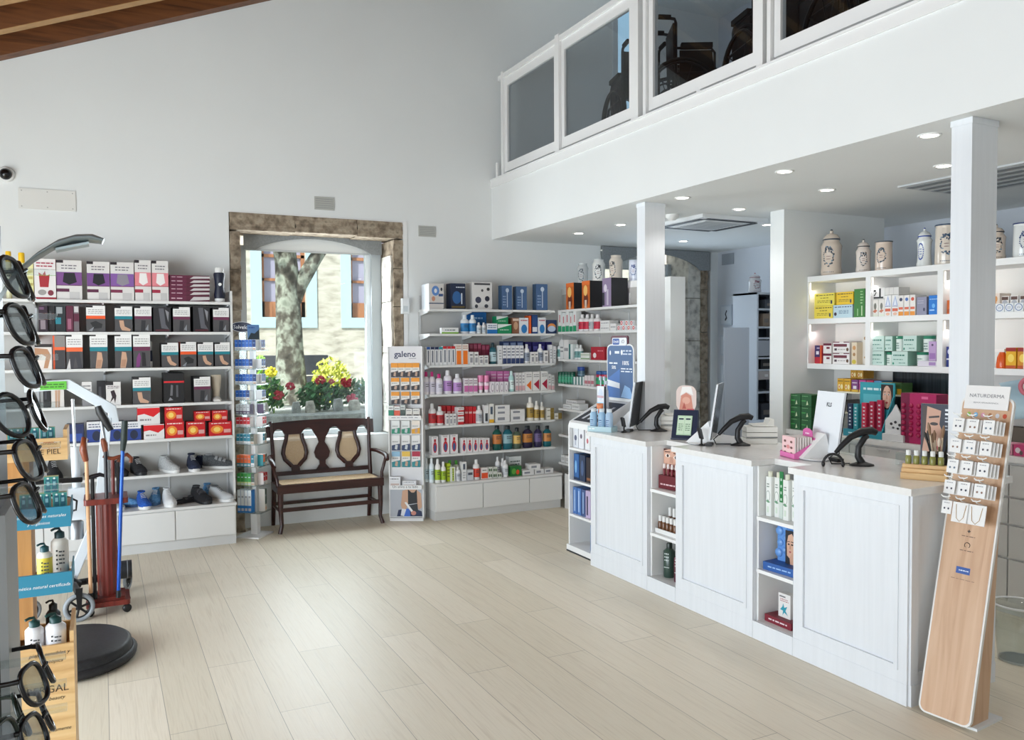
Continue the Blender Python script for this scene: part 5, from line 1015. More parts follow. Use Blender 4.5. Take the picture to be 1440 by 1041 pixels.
MB().tube([(.19, .36, .17), (.31, .36, .17)], .06, '#24272b', 18).tube([(.215, .36, .17), (.22, .36, .17)], .0625, '#8d9398', 18).tube([(.28, .36, .17), (.285, .36, .17)], .0625, '#8d9398', 18).build('footrest_roll', t); MB().tube([(.04, .30, .13), (.19, .36, .17)], .02, BLACK, 8).build('footrest_arm', t)

# ------------------------------------------------------------------ vibration platform
t = thing('vibration_platform', 'round black vibration platform lying on the floor in front of the cane stand', 'exercise platform', (-.17, 4.95, 0))
BP = noisy('black_rubber', [(0.4, '#1b1b1d'), (0.6, '#232326')], nscale=50, rough=.55)
MB().lathe([(.28, .0), (.315, .012), (.32, .035), (.30, .05)], BP, n=48, sx=1.0, sy=1.12).build('base_ring', t); MB().lathe([(.295, .048), (.29, .085), (.27, .098), (.1, .10), (.001, .10)], BP, n=48, sx=1.0, sy=1.12).build('top', t)
# ------------------------------------------------------------------ wooden cosmetics stand
wx0, wx1, wy = -0.275, -0.100, 2.95
t = thing('cosmetics_stand', 'light wooden cosmetics stand with blue lettered tray fronts behind the hanging eyeglasses', 'display stand', ((wx0+wx1)/2, wy, 0)); cx = (wx0+wx1)/2
X = lambda v: v-cx
MB().box(X(wx0), 0, 0, X(wx1)+.004, .012, .745, PINE).box(X(wx0), .012, 0, X(wx0)+.012, .27, .745, PINE).box(X(wx1)-.008, .012, 0, X(wx1)+.004, .27, .78, PINE).box(X(wx0), .258, 0, X(wx1), .27, .74, PINE).build('base_box', t)
MB().box(X(wx0)+.02, .06, .60, X(wx1)-.01, .25, .68, PINEV).build('base_floor', t)
MB().box(X(wx0), .10, .745, X(wx0)+.062, .27, 1.42, PINEV).build('side_post', t)
TEAL = M('#2f86a4', .5)
for z0, z1, zf in ((.908, .975, .925), (1.121, 1.186, 1.172)):
    MB().box(X(wx0)+.03, .012, zf-.012, X(wx1), .25, zf, PINEV).build('tray', t); MB().box(X(wx0), 0, z0, X(wx1)+.004, .012, z1, TEAL).box(X(wx1), .012, z0, X(wx1)+.004, .25, z0+.06, TEAL).build('tray_front', t)
MB().box(X(wx0), .0, 1.335, X(wx1), .012, 1.405, PINE).box(X(wx0), .012, 1.335, X(wx1)-.012, .2, 1.385, PINE).box(X(wx1)-.012, .012, 1.335, X(wx1), .2, 1.43, PINE).build('top_crate', t)
D = '#3a2f22'
def wr(s, z, w, c, sh=.25, x=None, y=-.0004): MB().text(s, .03, (X(wx0)+.09 if x is None else x, y, z), (1, 0, 0), (0, 0, 1), c, width=w, shear=sh).build('lettering', t)
wr('Con ingredientes naturales', 1.155, .15, '#eef4f6'); wr('y orgánicos', 1.134, .062, '#eef4f6'); wr('cosmética natural certificada', .932, .165, '#eef4f6')
wr('pieles sensibles y', .715, .115, D, .3, X(-.165)); wr('piel atópica', .690, .075, D, .3, X(-.165)); wr('BERGAL', .595, .115, D, 0, X(-.172)); wr('organic beauty', .570, .10, D, .3, X(-.175)); wr('dermatológicamente', .468, .13, D, .3, X(-.175))
wr('cuidado', 1.385, .045, '#8a6a44', .3, X(-.152)); wr('DE PIEL', 1.355, .072, D, 0, X(-.156))
def pump(label, loc, w, h, body, lab, capc):
    q = thing('pump_bottle', label, 'bottle', loc)
    MB().lathe([(w*.94, 0), (w, .006), (w, h*.72), (w*.7, h*.78), (w*.45, h*.80)], M(body, .4), n=20).build('body', q); MB().lathe([(w*.58, h*.79), (w*.58, h*.90), (w*.35, h*.92), (w*.2, h*.94)], M(capc, .4), n=18).build('collar', q)
    MB().lathe([(w*.15, h*.93), (w*.15, h*.97)], M(capc, .4), n=10).tube([(0, 0, h*.98), (-w*.5, -w*.3, h*.99), (-w*.9, -w*.55, h*.965)], w*.16, M(capc, .4), 8).build('pump', q)
    m = MB().lathe([(w*1.01, h*.10), (w*1.01, h*.66)], M(lab, .5), n=20); art_on(m, [tx(.30, .1, .40, .9, '#3a3d40', 5), tx(.46, .3, .78, .85, '#55585c', 4), r(.52, .1, .56, .2, '#6a2030')], 2*w, h*.56, -w*1.0, h*.1); m.build('label', q)
pump('yellow labelled pump bottle on the middle tray of the wooden stand', (-.175, 3.02, .926), .022, .135, '#e9e6d8', '#e8d24a', '#1c4a50')
pump('white pump bottle with dark teal pump beside the yellow labelled one', (-.135, 3.10, .926), .026, .165, '#e4e0d8', '#e4e0da', '#1c3a40')
pump('white pump bottle at the outer end of the lowest wooden tray', (-.207, 3.00, .681), .027, .15, '#e8e8ea', '#e4e4e8', '#14403e'); pump('white pump bottle nearest the hoist on the lowest wooden tray', (-.148, 3.00, .681), .030, .155, '#e8e8ea', '#e4e4e8', '#14403e')
pump('dark pump bottle deep in the lowest wooden tray', (-.16, 3.12, .681), .022, .165, '#23282c', '#2c3236', '#0f1a1c')
kit = None
def kits(spots, where):
    for i, (x, y, z) in enumerate(spots):
        m = MB().box(-.02, 0, 0, .02, .03, .052, '#3a8f8a', '#4a9a92', '#a9b88a'); art_on(m, [r(.1, .05, .45, .85, '#1f5f70'), r(.55, .05, .9, .85, '#1f5f70'), r(.18, .45, .38, .7, '#7fb0b8'), r(.62, .45, .82, .7, '#7fb0b8'), e(.28, .9, .08, .06, '#dfe6e2'), e(.72, .9, .08, .06, '#dfe6e2')], .04, .052)
        o = m.build('travel_kit', loc=(x, y, z)); tag(o, '%s of %s teal two-bottle travel kits %s' % (ORD[i+1], NUM[len(spots)], where), 'kit', 'teal travel kits '+where)
kits([(-.245, 2.98, 1.3855), (-.20, 2.98, 1.3855), (-.156, 2.98, 1.3855)], 'in the top crate of the wooden stand')
kits([(-.172, 2.99, 1.1725), (-.127, 2.99, 1.1725), (-.15, 2.994, 1.225), (-.218, 2.99, 1.1725)], 'on the upper lettered tray')
# ------------------------------------------------------------------ eyeglasses display close to the viewer
t = thing('eyeglass_display', 'black upright eyeglass display with clear acrylic pegs at the photo edge', 'display', (-.24, 1.12, 0))
MB().box(-.14, .0, .0, .127, .14, 1.855, M('#1a1b1d', .3)).build('column', t, bevel=.004); MB().box(.127, -.0, .0, .136, .14, 1.50, M('#8d8f90', .4)).build('side_panel', t)
GZ = [1.785, 1.733, 1.685, 1.628, 1.580, 1.530, 1.325, 1.292, 1.262]
for z in GZ: MB().box(.10, -.012, z-.003, .195, -.002, z+.004, ACRYL).build('peg', t)
def eyeglasses(label, loc, rz, tilt, round_=False, col='#1b1a1c', lw=.023, lh=.0205, mirror=True):
    t = thing('eyeglasses', label, 'glasses', loc, 0, 'eyeglasses hanging on the black display', rot=(R(tilt), 0, rz))
    fr = MB(); pts = []
    for s in (-1, 1):
        c = s*.033
        if round_: o = [(c+lh*1.15*cos(2*pi*i/22), lh*1.15*sin(2*pi*i/22)) for i in range(22)]
        else: o = [(c+lw*(abs(cos(a))**.75)*(1 if cos(a) > 0 else -1), lh*(abs(sin(a))**.8)*(1 if sin(a) > 0 else -1)*(1.0 if sin(a) > 0 else 1.1)) for a in [2*pi*i/24 for i in range(24)]]
        fr.tube([(x, abs(x)**2*4.0+.34*z, z) for x, z in o], .0029, M(col, .2), 6, True); pts.append(o)
    fr.tube([(-.009, .001, .007), (0, -.002, .010), (.009, .001, .007)], .0022, M(col, .2), 6); fr.build('frame', t)
    for o in pts: MB().add([(x, abs(x)**2*4.0+.34*z+.0004, z) for x, z in o], [tuple(range(len(o)))], LENS).add([(x, abs(x)**2*4.0+.34*z+.002, z) for x, z in o], [tuple(range(len(o)))[::-1]], LENS).build('lens', t)
    for s in (-1, 1):
        w = .033+lw if not round_ else .033+lh*1.15
        MB().tube([(s*w, w*w*4.0+.004, .012), (s*(w+.003), w*w*4.0+.012, .012), (s*(w+.002), .07, .009), (s*(w-.003), .10, .0), (s*(w-.008), .128, -.022)], [.003, .0028, .0024, .003, .0032], M(col, .25), 6).build('temple', t)
    return t
LENS = glass_mat('lens_glass', '#ccd2d4', rough=.08)
order = ['highest', 'second highest', 'third from the top', 'round', 'fifth from the top', 'sixth from the top']
G = [(-.076, 1.12, 1.776, False), (-.072, 1.12, 1.724, False), (-.067, 1.12, 1.676, False), (-.074, 1.12, 1.622, True), (-.067, 1.12, 1.572, False), (-.070, 1.12, 1.524, False)]
for i, (x, y, z, rd) in enumerate(G):
    eyeglasses('dark %s eyeglasses hanging %s on the black display' % ('round lens' if rd else 'narrow', ['highest, below the lamp arm', 'second from the top', 'third from the top', 'fourth from the top', 'in front of the lettered wooden crate', 'just above the blue tray front'][i]), (x, y-.03, z), R(86 if not rd else 72), 0, rd, ['#1c1b1d', '#19191b', '#222226', '#1a1a1c', '#1d1c1f', '#222020'][i])
for i, (x, y, z) in enumerate([(-.066, 1.12, 1.318), (-.090, 1.09, 1.272), (-.068, 1.13, 1.256)]):
    eyeglasses('%s eyeglasses hanging low on the display %s' % (['black', 'dark green', 'black rectangular'][i], ['in front of the wooden stand lettering', 'close to the photo edge', 'lowest, by the stand lettering'][i]), (x, y-.03, z), R(84), 0, False, ['#141315', '#1f2a22', '#121214'][i])
t = thing('display_lamp', 'grey curved lamp arm reaching over the hanging eyeglasses', 'lamp', (-.12, 1.15, 1.75))
path = [(-.121, 1.15, 1.60), (-.112, 1.15, 1.745), (-.092, 1.15, 1.782), (-.068, 1.15, 1.806), (-.046, 1.15, 1.822), (-.026, 1.15, 1.830), (-.008, 1.15, 1.832), (.006, 1.15, 1.829)]
hw = [.006, .006, .0065, .007, .007, .006, .005, .003]; secs = []
for p, w in zip(path, hw): secs.append([(p[0]+.12+w*.9*cos(a)*(.6 if 1 else 1), p[1]-1.15+.022*sin(a), p[2]-1.75+w*cos(a)) for a in [2*pi*i/14 for i in range(14)]])
MB().loft(secs, M('#8b979b', .35, .3)).build('arm', t)
MB().prism([(-.046+.12, .064), (-.01+.12, .0735), (-.01+.12, .0765), (-.046+.12, .067)], 'y', -.016, .016, M('#c4d6dc', .3)).build('diffuser', t)
# ------------------------------------------------------------------ goods and machines on and in the counter
def face(x, y, w, h, hair='#2a1a16', skin='#d2a58c', lips='#a03038'):
    """a frontal portrait printed inside the rectangle x, y, w, h (fractions of the face panel)"""
    f = lambda a, b: (x+a*w, y+b*h)
    q = lambda pts, c: pg([f(*p) for p in pts], c)
    E = lambda a, b, c_, d_, c: e(x+a*w, y+b*h, c_*w, d_*h, c)
    return [q([(0, 0), (1, 0), (1, 1), (0, 1)], hair), E(.5, .5, .36, .46, skin), E(.62, .48, .2, .36, '#c2917a'), E(.45, .5, .28, .42, skin), E(.34, .60, .09, .035, '#efe6e0'), E(.34, .60, .04, .035, '#2a1c18'), E(.66, .60, .09, .035, '#efe6e0'), E(.66, .60, .04, .035, '#2a1c18'),
            q([(.22, .68), (.44, .70), (.44, .72), (.22, .71)], '#4a3026'), q([(.56, .70), (.78, .68), (.78, .71), (.56, .72)], '#4a3026'), q([(.47, .60), (.53, .60), (.57, .42), (.43, .42)], '#c59580'), q([(.36, .28), (.5, .32), (.64, .28), (.5, .22)], lips)]
RZ = R(-90)
def item(name, label, cat, loc, w, h, d, body, art, side=None, top=None, rz=RZ, group=None):
    m = MB().box(-w/2, 0, 0, w/2, d, h, body, side, top); art_on(m, art, w, h)
    o = m.build(name, loc=loc, rot=(0, 0, rz)); return tag(o, label, cat, group)
# tooth brush gondola at the far end
t = thing('toothbrush_display', 'white curved shelf display of electric toothbrushes with blue header at the counter end', 'display', (3.38, 5.515, 0), RZ)
W2 = .195
MB().box(-W2, -.02, 0, W2, .40, .055, WHITE).box(-W2, -.022, .0, W2, -.02, .012, '#22262c').build('plinth', t, bevel=.004)
pr = [(.0, .055), (.40, .055), (.40, 1.21)] + [(.03+.02*cos(R(a)), 1.045+.02*sin(R(a))) for a in (120, 150, 180)]
for s in (-1, 1): MB().prism([(0, .055), (.40, .055), (.40, 1.24), (.36, 1.235), (.05, 1.075), (.012, 1.055), (0, 1.02)], 'x', s*W2, s*(W2-.016), WHITE).build('side_panel', t)
MB().box(-W2+.017, .385, .055, W2-.017, .40, 1.24, WHITE).build('back_panel', t)
for z in (.305, .584, .845): MB().box(-W2+.017, .0, z-.018, W2-.017, .384, z, WHITE).build('shelf', t)
MB().prism([(.0, 1.005), (.0, 1.05), (.36, 1.215), (.385, 1.215), (.385, 1.19), (.36, 1.17), (.02, 1.005)], 'x', -W2+.017, W2-.017, WHITE).build('sloping_top', t)
pad = MB(); P3 = lambda a, b, u=.0006: (-W2+.03+a*(2*W2-.06), .03+b*.30, 1.05+(.03+b*.30)*.458+u)
pad.quad([P3(0, 0, .001), P3(1, 0, .001), P3(1, 1, .001), P3(0, 1, .001)], '#2a2e38')
for a in (.2, .45, .7):
    for b in (.12, .5): pad.quad([P3(a, b, .002), P3(a+.1, b, .002), P3(a+.1, b+.28, .002), P3(a, b+.28, .002)], '#d9dce2')
pad.build('demo_pad', t)
hz = MB().prism(rrect(-.19, 1.24, .19, 1.675, .05), 'y', .372, .384, WHITE); hz.build('header_card', t)
m = MB().prism(rrect(-.18, 1.24, .18, 1.665, .045), 'y', .3705, .3718, '#3a5d8c')
art_on(m, [pg([(.0, .0), (.5, 0), (.5, .55), (0, .35)], '#3f6fb4'), tx(.30, .80, .48, .92, '#dfe6f0', 1), tx(.62, .80, .95, .92, '#c9d4e4', 2), e(.12, .85, .03, .045, '#e6ecf4'), e(.58, .86, .04, .05, '#e6ecf4'), tx(.08, .62, .45, .69, '#e6ecf4', 1), tx(.55, .48, .98, .58, '#e6ecf4', 2), pg([(.0, .22), (.5, .18), (.5, .28), (0, .34)], '#e2e6ec'), pg([(.55, .02), (.7, .25), (.9, .2), (1, .05), (1, .0)], '#8ab4e0')], .36, .43, .3705, 1.24)
m.text('100%', .05, (.08, .3695, 1.51), (1, 0, 0), (0, 0, 1), '#f2f4f8', width=.09, bold=.02); m.text('50%', .05, (-.085, .3695, 1.475), (1, 0, 0), (0, 0, 1), '#f2f4f8', width=.06, bold=.02); m.build('header_print', t)
m = MB().prism(rrect(-.13, 1.675, .11, 1.745, .02), 'y', .372, .384, '#5a1f34').prism(rrect(-.105, 1.665, .10, 1.728, .015), 'y', .3655, .372, '#e4e8ee').prism(rrect(-.095, 1.672, .0, 1.722, .012), 'y', .3645, .3655, '#24509c')
m.text('Oral-B', .03, (-.047, .3642, 1.688), (1, 0, 0), (0, 0, 1), '#f0f2f6', width=.075, bold=.02); m.text('iO', .04, (.05, .3652, 1.684), (1, 0, 0), (0, 0, 1), '#2a2e38', width=.04); m.build('header_sign', t)
rm = Matrix.Rotation(RZ, 4, 'Z'); oo = Vector((3.38, 5.515, 0)); wp = lambda x, y, z: oo + rm @ Vector((x, y, z))
for i, (x, y, z, s) in enumerate(((-.02, .20, 1.145, 1.0), (.035, .20, 1.145, 1.0), (.085, .19, 1.14, .9))):
    q = thing('electric_toothbrush', '%s of three white electric toothbrushes standing on the sloping display top from the wall' % ORD[i+1], 'toothbrush', wp(x, y, z), RZ, 'electric toothbrushes on the display')
    MB().lathe([(.018, 0), (.016, .01), (.014, .12*s), (.012, .19*s), (.005, .20*s)], '#e6e6ea', n=14).build('handle', q); MB().lathe([(.0045, .198*s), (.0045, .25*s)], '#dfe3ea', n=8).box(-.006, -.012, .245*s, .006, .004, .275*s, '#cfd8e6').build('brush_head', q)
item('leaflet_holder', 'dark grey leaflet holder with white and pale blue cards on the display', 'holder', wp(.10, .12, 1.118), .10, .23, .02, '#e0e4ea', [r(0, .0, 1, .45, '#9fcfe6'), r(0, .45, 1, .55, '#dcdfe6'), e(.5, .72, .35, .2, '#cdd6e6'), r(.05, .6, .95, .68, '#c9a8b0')], '#3a3f48', '#e0e4ea')
for i, (x, w, h, z, b, a, nm) in enumerate(((-.13, .075, .195, .845, '#dcdfe4', [e(.5, .4, .25, .12, '#5a6078'), tx(.2, .75, .8, .9, '#6a708a', 1), r(.4, .1, .6, .3, '#aab0c2')], 'white toothbrush carton'), (-.045, .075, .195, .845, '#e0e0e4', [e(.5, .5, .2, .1, '#6a6070'), tx(.2, .75, .8, .9, '#6a708a', 1)], 'white toothbrush carton'), (.05, .07, .175, .845, '#e4e4e6', [e(.5, .4, .2, .12, '#c26a72'), tx(.2, .7, .8, .9, '#9a6070', 1)], 'white toothbrush carton'),
    (-.12, .075, .21, .584, '#2a5f9e', [e(.4, .5, .2, .25, '#7fb4e0'), r(0, 0, 1, .1, '#1a2f50')], 'bright blue toothbrush carton'), (-.03, .085, .21, .584, '#26344f', [e(.5, .5, .25, .3, '#4a5f86')], 'dark toothbrush carton'), (.07, .08, .20, .584, '#2a2024', [r(.1, .1, .9, .2, '#8a5a3a')], 'black toothbrush carton'),
    (-.145, .055, .215, .305, '#4a74b4', [r(.3, .1, .6, .9, '#a9c2e4')], 'mid blue toothbrush carton'), (-.08, .055, .215, .305, '#4a74b4', [r(.3, .1, .6, .9, '#a9c2e4')], 'mid blue toothbrush carton'), (-.015, .06, .215, .305, '#3c4f7e', [r(.3, .1, .6, .9, '#8fa8d0')], 'indigo toothbrush carton'), (.055, .07, .215, .305, '#b9a8c8', [r(.2, .1, .5, .8, '#3a3a52')], 'lilac toothbrush carton'), (.12, .06, .20, .056, '#3a7ac0', [r(.2, .1, .5, .9, '#e0e6ee')], 'blue and white toothbrush carton'))):
    lv = {.845: 'upper', .584: 'middle', .305: 'lower', .056: 'floor'}[z]
    lab = {0: 'white carton with round grey print, upper display shelf next to the toiletries', 1: 'white carton between two others on the upper toothbrush display shelf', 2: 'white carton with reddish print on the upper toothbrush display shelf', 6: 'mid blue carton nearest the toiletries on the lower toothbrush display shelf', 7: 'second mid blue carton on the lower toothbrush display shelf'}.get(i, '%s on the %s shelf of the toothbrush display' % (nm, lv))
    item('toothbrush_carton', lab, 'box', wp(x, .03, z+.0008), w, h, .12, b, a)
# three checkout screens with triangular feet, scanners, printers
def screen(label, x, y, rz, logo=True, sw=.30, sh=.33):
    t = thing('checkout_screen', label, 'monitor', (x, y, ZT), rz)
    # the screen faces local -y (towards the assistant); its white back looks at the customers
    MB().prism(circ(0, .08, .13, .08, 36), 'z', 0.0005, .006, '#8b8d90').prism(circ(0, .08, .127, .077, 36), 'z', .006, .010, '#e9e9e9').build('foot', t)
    MB().prism([(-.02, .01), (.165, .01), (.02, .15)], 'x', -.05, .05, WHITE).build('wedge', t, bevel=.004)
    b = MB().box(-sw/2, .0, .04, sw/2, .012, .04+sh, '#dfe2e6').box(-sw/2, -.006, .038, sw/2, .0, .042+sh, BLACKG)
    b.build('display', t, rot=(R(8), 0, 0), bevel=.004)
    if logo:
        g = MB(); g.text('KLS', .04, (0, .0125, .30), (-1, 0, 0), (0, 0, 1), '#23262a', width=.05, bold=.03); g.build('logo', t, rot=(R(8), 0, 0))
    MB().box(-sw/2-.03, -.02, .002, -sw/2+.06, .02, .02, BLACK).build('cable_block', t)
    return t
screen('far checkout screen seen edge-on beside the blue bottle tray', 3.62, 5.14, R(38), False, .27, .335)
screen('middle checkout screen seen edge-on beside the navy lotion display', 3.60, 4.22, R(42), False, .27, .36)
screen('near checkout screen with white back and small logo in front of the green boxes', 3.70, 3.375, R(74), True, .27, .345)
def scanner(label, x, y, rz):
    t = thing('barcode_scanner', label, 'scanner', (x, y, ZT), rz)
    MB().loft([[(-.06, .05*c+.0, .001) for c in ()]] if False else [[(.065*cos(a)*q, .045*sin(a)*q, z) for a in [2*pi*i/20 for i in range(20)]] for z, q in ((.0006, 1), (.008, .98), (.016, .6), (.022, .35))], BLACK).build('base', t)
    MB().tube([(.0, 0, .015), (-.02, 0, .05), (-.018, 0, .10), (.012, 0, .15), (.03, 0, .165)], [.02, .018, .016, .016, .014], BLACK, 10).build('neck', t)
    MB().tube([(.075, 0, .178), (.05, 0, .19), (.0, 0, .185), (-.06, 0, .155), (-.11, 0, .105), (-.14, 0, .07)], [.017, .022, .021, .017, .014, .010], BLACK, 10).build('scan_head', t)
    MB().tube([(-.14, 0, .07), (-.17, .01, .04), (-.15, .03, .006), (-.05, .04, .006)], .004, BLACK, 6).build('cable', t)
    return t
scanner('black barcode scanner on its stand next to the far checkout screen', 3.745, 4.99, R(-30)); scanner('black barcode scanner on its stand next to the middle checkout screen', 3.69, 4.05, R(-30)); scanner('black barcode scanner on its stand next to the near checkout screen', 3.66, 3.08, R(-30))
def printer(label, x, y, h):
    t = thing('receipt_printer', label, 'printer', (x, y, ZT), R(-30))
    for k in range(3): MB().box(-.10, -.07, .0006+k*h/3.4, .10, .07, (k+.92)*h/3.4, '#e4e2da').build('housing', t, bevel=.008)
    MB().prism([(-.06, .885*h), (.08, .885*h), (.08, 1.25*h), (.05, 1.25*h), (.04, 1.0*h), (-.06, .95*h)], 'y', -.06, .06, '#e0ded6').build('lid', t, bevel=.004)
    MB().box(-.10, -.072, .32*h, .10, -.070, .36*h, '#55575a').build('paper_slot', t)
printer('white receipt printer behind the far barcode scanner', 3.90, 5.02, .13); printer('white receipt printer behind the middle barcode scanner', 3.90, 4.10, .13)
t = thing('headset', 'black headset lying in front of the near checkout screen', 'headset', (3.50, 3.13, ZT+.0015), R(-40))
MB().tube([(.05*cos(R(a)), 0, .012+.055*sin(R(a))) for a in range(0, 181, 15)], .007, BLACK, 8).build('headband', t)
for s in (-1, 1): MB().ball((s*.05, 0, .014), .017, BLACK, 10, 7, .6).build('ear_cushion', t)
for x, y, lab in ((3.47, 5.05, 'small black card reader on a stalk in front of the far screen'), (3.47, 4.17, 'small black card reader on a stalk in front of the middle screen')):
    t = thing('card_reader', lab, 'card reader', (x, y, ZT+.001), R(20))
    MB().lathe([(.022, 0), (.02, .006), (.006, .012), (.006, .05)], BLACK, n=12).build('foot', t); MB().box(-.018, -.008, .0, .018, .008, .07, BLACK).build('reader', t, (0, 0, .045), (R(-25), R(20), 0), bevel=.003)
# blue bottle tray, navy lotion display, pink box, wooden tester tray, brushes, face poster
t = thing('counter_tray', 'pale blue cardboard tray on the worktop edge by the toothbrush display', 'tray', (3.33, 5.17, ZT+.0006), R(-62))
MB().box(-.10, .0, 0, .10, .10, .008, '#b9d6de').box(-.10, 0, .008, .10, .006, .04, '#b4d2da').box(-.10, .094, .008, .10, .10, .04, '#b4d2da').box(-.10, .006, .008, -.094, .094, .04, '#e2ecee').box(.094, .006, .008, .10, .094, .04, '#b4d2da').build('carton', t); m = MB(); art_on(m, [tx(.05, .3, .3, .8, '#e8f0f2', 1)], .2, .04); m.build('print', t)
for i, (x, c, lab) in enumerate(((-.068, '#9cc0dc', 'pale blue bottle at the outer end of the pale blue tray'), (.002, '#9cc0dc', 'pale blue bottle in the middle of the pale blue tray'), (.066, '#a9c4de', 'pale blue bottle at the inner end of the pale blue tray'), (-.032, '#c8502a', 'orange capped bottle peeping between the pale blue ones'))):
    mm = Matrix.Rotation(R(-62), 4, 'Z'); q = thing('bottle', lab, 'bottle', Vector((3.33, 5.17, ZT+.009)) + mm @ Vector((x, .035 if i < 3 else .07, 0)), R(-62))
    hh = .165 if i < 3 else .20
    MB().lathe([(.026, 0), (.028, .01), (.028, hh*.75), (.018, hh*.85)] if i < 3 else [(.016, 0), (.016, hh*.7), (.012, hh*.8)], M(c, .3), n=18).build('body', q); MB().lathe([(.02, hh*.85), (.02, hh), (.015, hh)] if i < 3 else [(.022, hh*.8), (.026, hh*.85), (.026, hh), (.015, hh)], '#dfe8ee' if i < 3 else '#e2885a', n=16).build('cap', q)
    if i < 3:
        m = MB(); art_on(m, [tx(.2, .1, .8, .5, '#2a4f86', 3), r(.2, .55, .8, .62, '#2a4f86')], .04, .10, -.028, .02); m.build('label', q)
t = thing('lotion_display', 'navy cardboard display holding a pale green two-tube pack, next to the middle screen', 'display', (3.55, 4.46, ZT+.0006), R(-52))
MB().box(-.085, .0, 0, .085, .11, .012, '#16203c').prism([(.012, .012), (.11, .012), (.11, .18), (.10, .20), (.09, .20)], 'x', -.085, .085, '#16203c').build('stand', t)
fc = MB().prism(rrect(-.07, .19, .07, .37, .05), 'y', .094, .10, '#d9c4bc'); art_on(fc, [pg([(.15, .05), (.25, .6), (.5, .72), (.75, .6), (.85, .05)], '#c9806a'), e(.5, .42, .2, .14, '#d9a08a'), pg([(.3, .1), (.4, .35), (.5, .1)], '#a8402e'), pg([(.2, .6), (.3, .95), (.75, .95), (.85, .62), (.5, .75)], '#ece8e4'), r(.55, .02, .9, .1, '#b0283a')], .14, .18, .094, .19); fc.build('picture', t)
q = tag(MB().box(-.05, -.012, 0, .05, .012, .14, '#b9d4b4').build('tube_pack', loc=Vector((3.55, 4.46, ZT+.03)) + Matrix.Rotation(R(-52), 4, 'Z') @ Vector((0, .022, 0)), rot=(R(-23), 0, R(-52))), 'pale green two-tube pack leaning in the navy display', 'pack')
m = MB(); art_on(m, [r(.04, .05, .48, .95, '#cfe2c8'), r(.52, .05, .96, .95, '#cfe2c8'), r(.1, .78, .42, .86, '#2a3a4a'), r(.58, .78, .9, .86, '#2a3a4a'), tx(.1, .2, .42, .6, '#6a8a6a', 4), tx(.58, .2, .9, .6, '#6a8a6a', 4)], .1, .14, -.012); m.build('print', q)
t = thing('pink_counter_box', 'pink and white counter box of wrapped sachets beside the near screen', 'box', (3.54, 3.50, ZT+.0006), R(-108))
MB().prism([(0, 0), (.13, 0), (.13, .10), (.0, .03)], 'x', -.085, -.08, '#d86aa8').prism([(0, 0), (.13, 0), (.13, .10), (.0, .03)], 'x', .08, .085, '#d86aa8').box(-.08, 0, 0, .08, .004, .03, '#d86aa8').box(-.08, .126, 0, .08, .13, .12, '#d86aa8').box(-.08, 0, 0, .08, .13, .003, '#d86aa8').build('carton', t)
m = MB().prism([(-.055, .12), (.055, .12), (.05, .155), (.02, .168), (-.02, .168), (-.05, .155)], 'y', .126, .13, '#d35aa0'); art_on(m, [tx(.3, .2, .7, .6, '#f4dce8', 1)], .11, .05, .126, .118); m.build('header', t)
for i in range(7):
    a = [e(.25+.5*(j % 2), .2+.28*(j//2), .09, .06, '#6a3a34') for j in range(6)] + [e(.5, .5, .12, .1, '#d98a8a')] if i == 0 else []
    mm = Matrix.Rotation(R(-108), 4, 'Z'); o = item('face_mask_sachet', 'front patterned pink sachet in the pink counter box' if i == 0 else '%s white sachet behind the patterned one in the pink box' % ORD[i], 'sachet', Vector((3.54, 3.50, ZT+.005)) + mm @ Vector((0, .008+.016*i, 0)), .15, .118, .009, '#e8c0c0' if i == 0 else '#e6e0dc', a, '#e4dcd8', rz=R(-108), group=None if i == 0 else 'white sachets in the pink box')
t = thing('tester_tray', 'stepped pale wooden tester tray at the counter end by the earring stand', 'tray', (3.53, 2.615, ZT+.0006), R(-60))
for k in range(3): MB().box(-.10, .03*k, 0, .10, .03*k+.032, .030+.018*k, PINE).build('step', t)
mm = Matrix.Rotation(R(-60), 4, 'Z')
for i in range(5):
    q = thing('tester_bottle', '%s of five olive tester bottles with white caps on the wooden tray from the screen' % ORD[i+1], 'bottle', Vector((3.53, 2.615, ZT+.0006)) + mm @ Vector((-.075+.036*i, .075, .067)), R(-60), 'olive tester bottles on the wooden tray')
    MB().lathe([(.013, 0), (.014, .004), (.014, .036), (.009, .042)], M('#8a8a4a', .25), n=14).build('body', q); MB().lathe([(.011, .042), (.011, .065), (.009, .067)], '#e6e8e4', n=14).build('cap', q)
t = thing('brush_cup', 'dark cup crowded with make-up brushes and pencils behind the wooden tray', 'cup', (3.75, 2.69, ZT+.0006))
MB().lathe([(.05, 0), (.055, .01), (.06, .11), (.057, .11), (.05, .012)], M('#2c2a20', .35), n=20).build('cup', t)
rnd = random.Random(4)
for i in range(15):
    a = rnd.uniform(0, 2*pi); q = rnd.uniform(.1, .26); hgt = rnd.uniform(.18, .27); b = Vector((.02*cos(a), .02*sin(a), .015)); tip = Vector((cos(a)*(.03+q*.35), sin(a)*(.03+q*.35), hgt))
    o = thing('makeup_brush', '%s make-up brush standing in the dark cup by the wooden tray' % ['slim dark', 'slim pale', 'olive handled'][i % 3], 'brush', Vector((3.75, 2.69, ZT+.0006))+b, 0, '%s brushes in the dark cup' % ['slim dark', 'slim pale', 'olive handled'][i % 3])
    d = tip-b; MB().tube([(0, 0, 0), tuple(d*.75)], .0045, ['#1e1c1a', '#c9b49a', '#6a6440'][i % 3], 7).build('handle', o); MB().tube([tuple(d*.75), tuple(d*.9), tuple(d)], [.005, .009, .003], ['#2a2420', '#8a6a50', '#d9c8b4'][i % 3], 7).build('bristle_head', o)
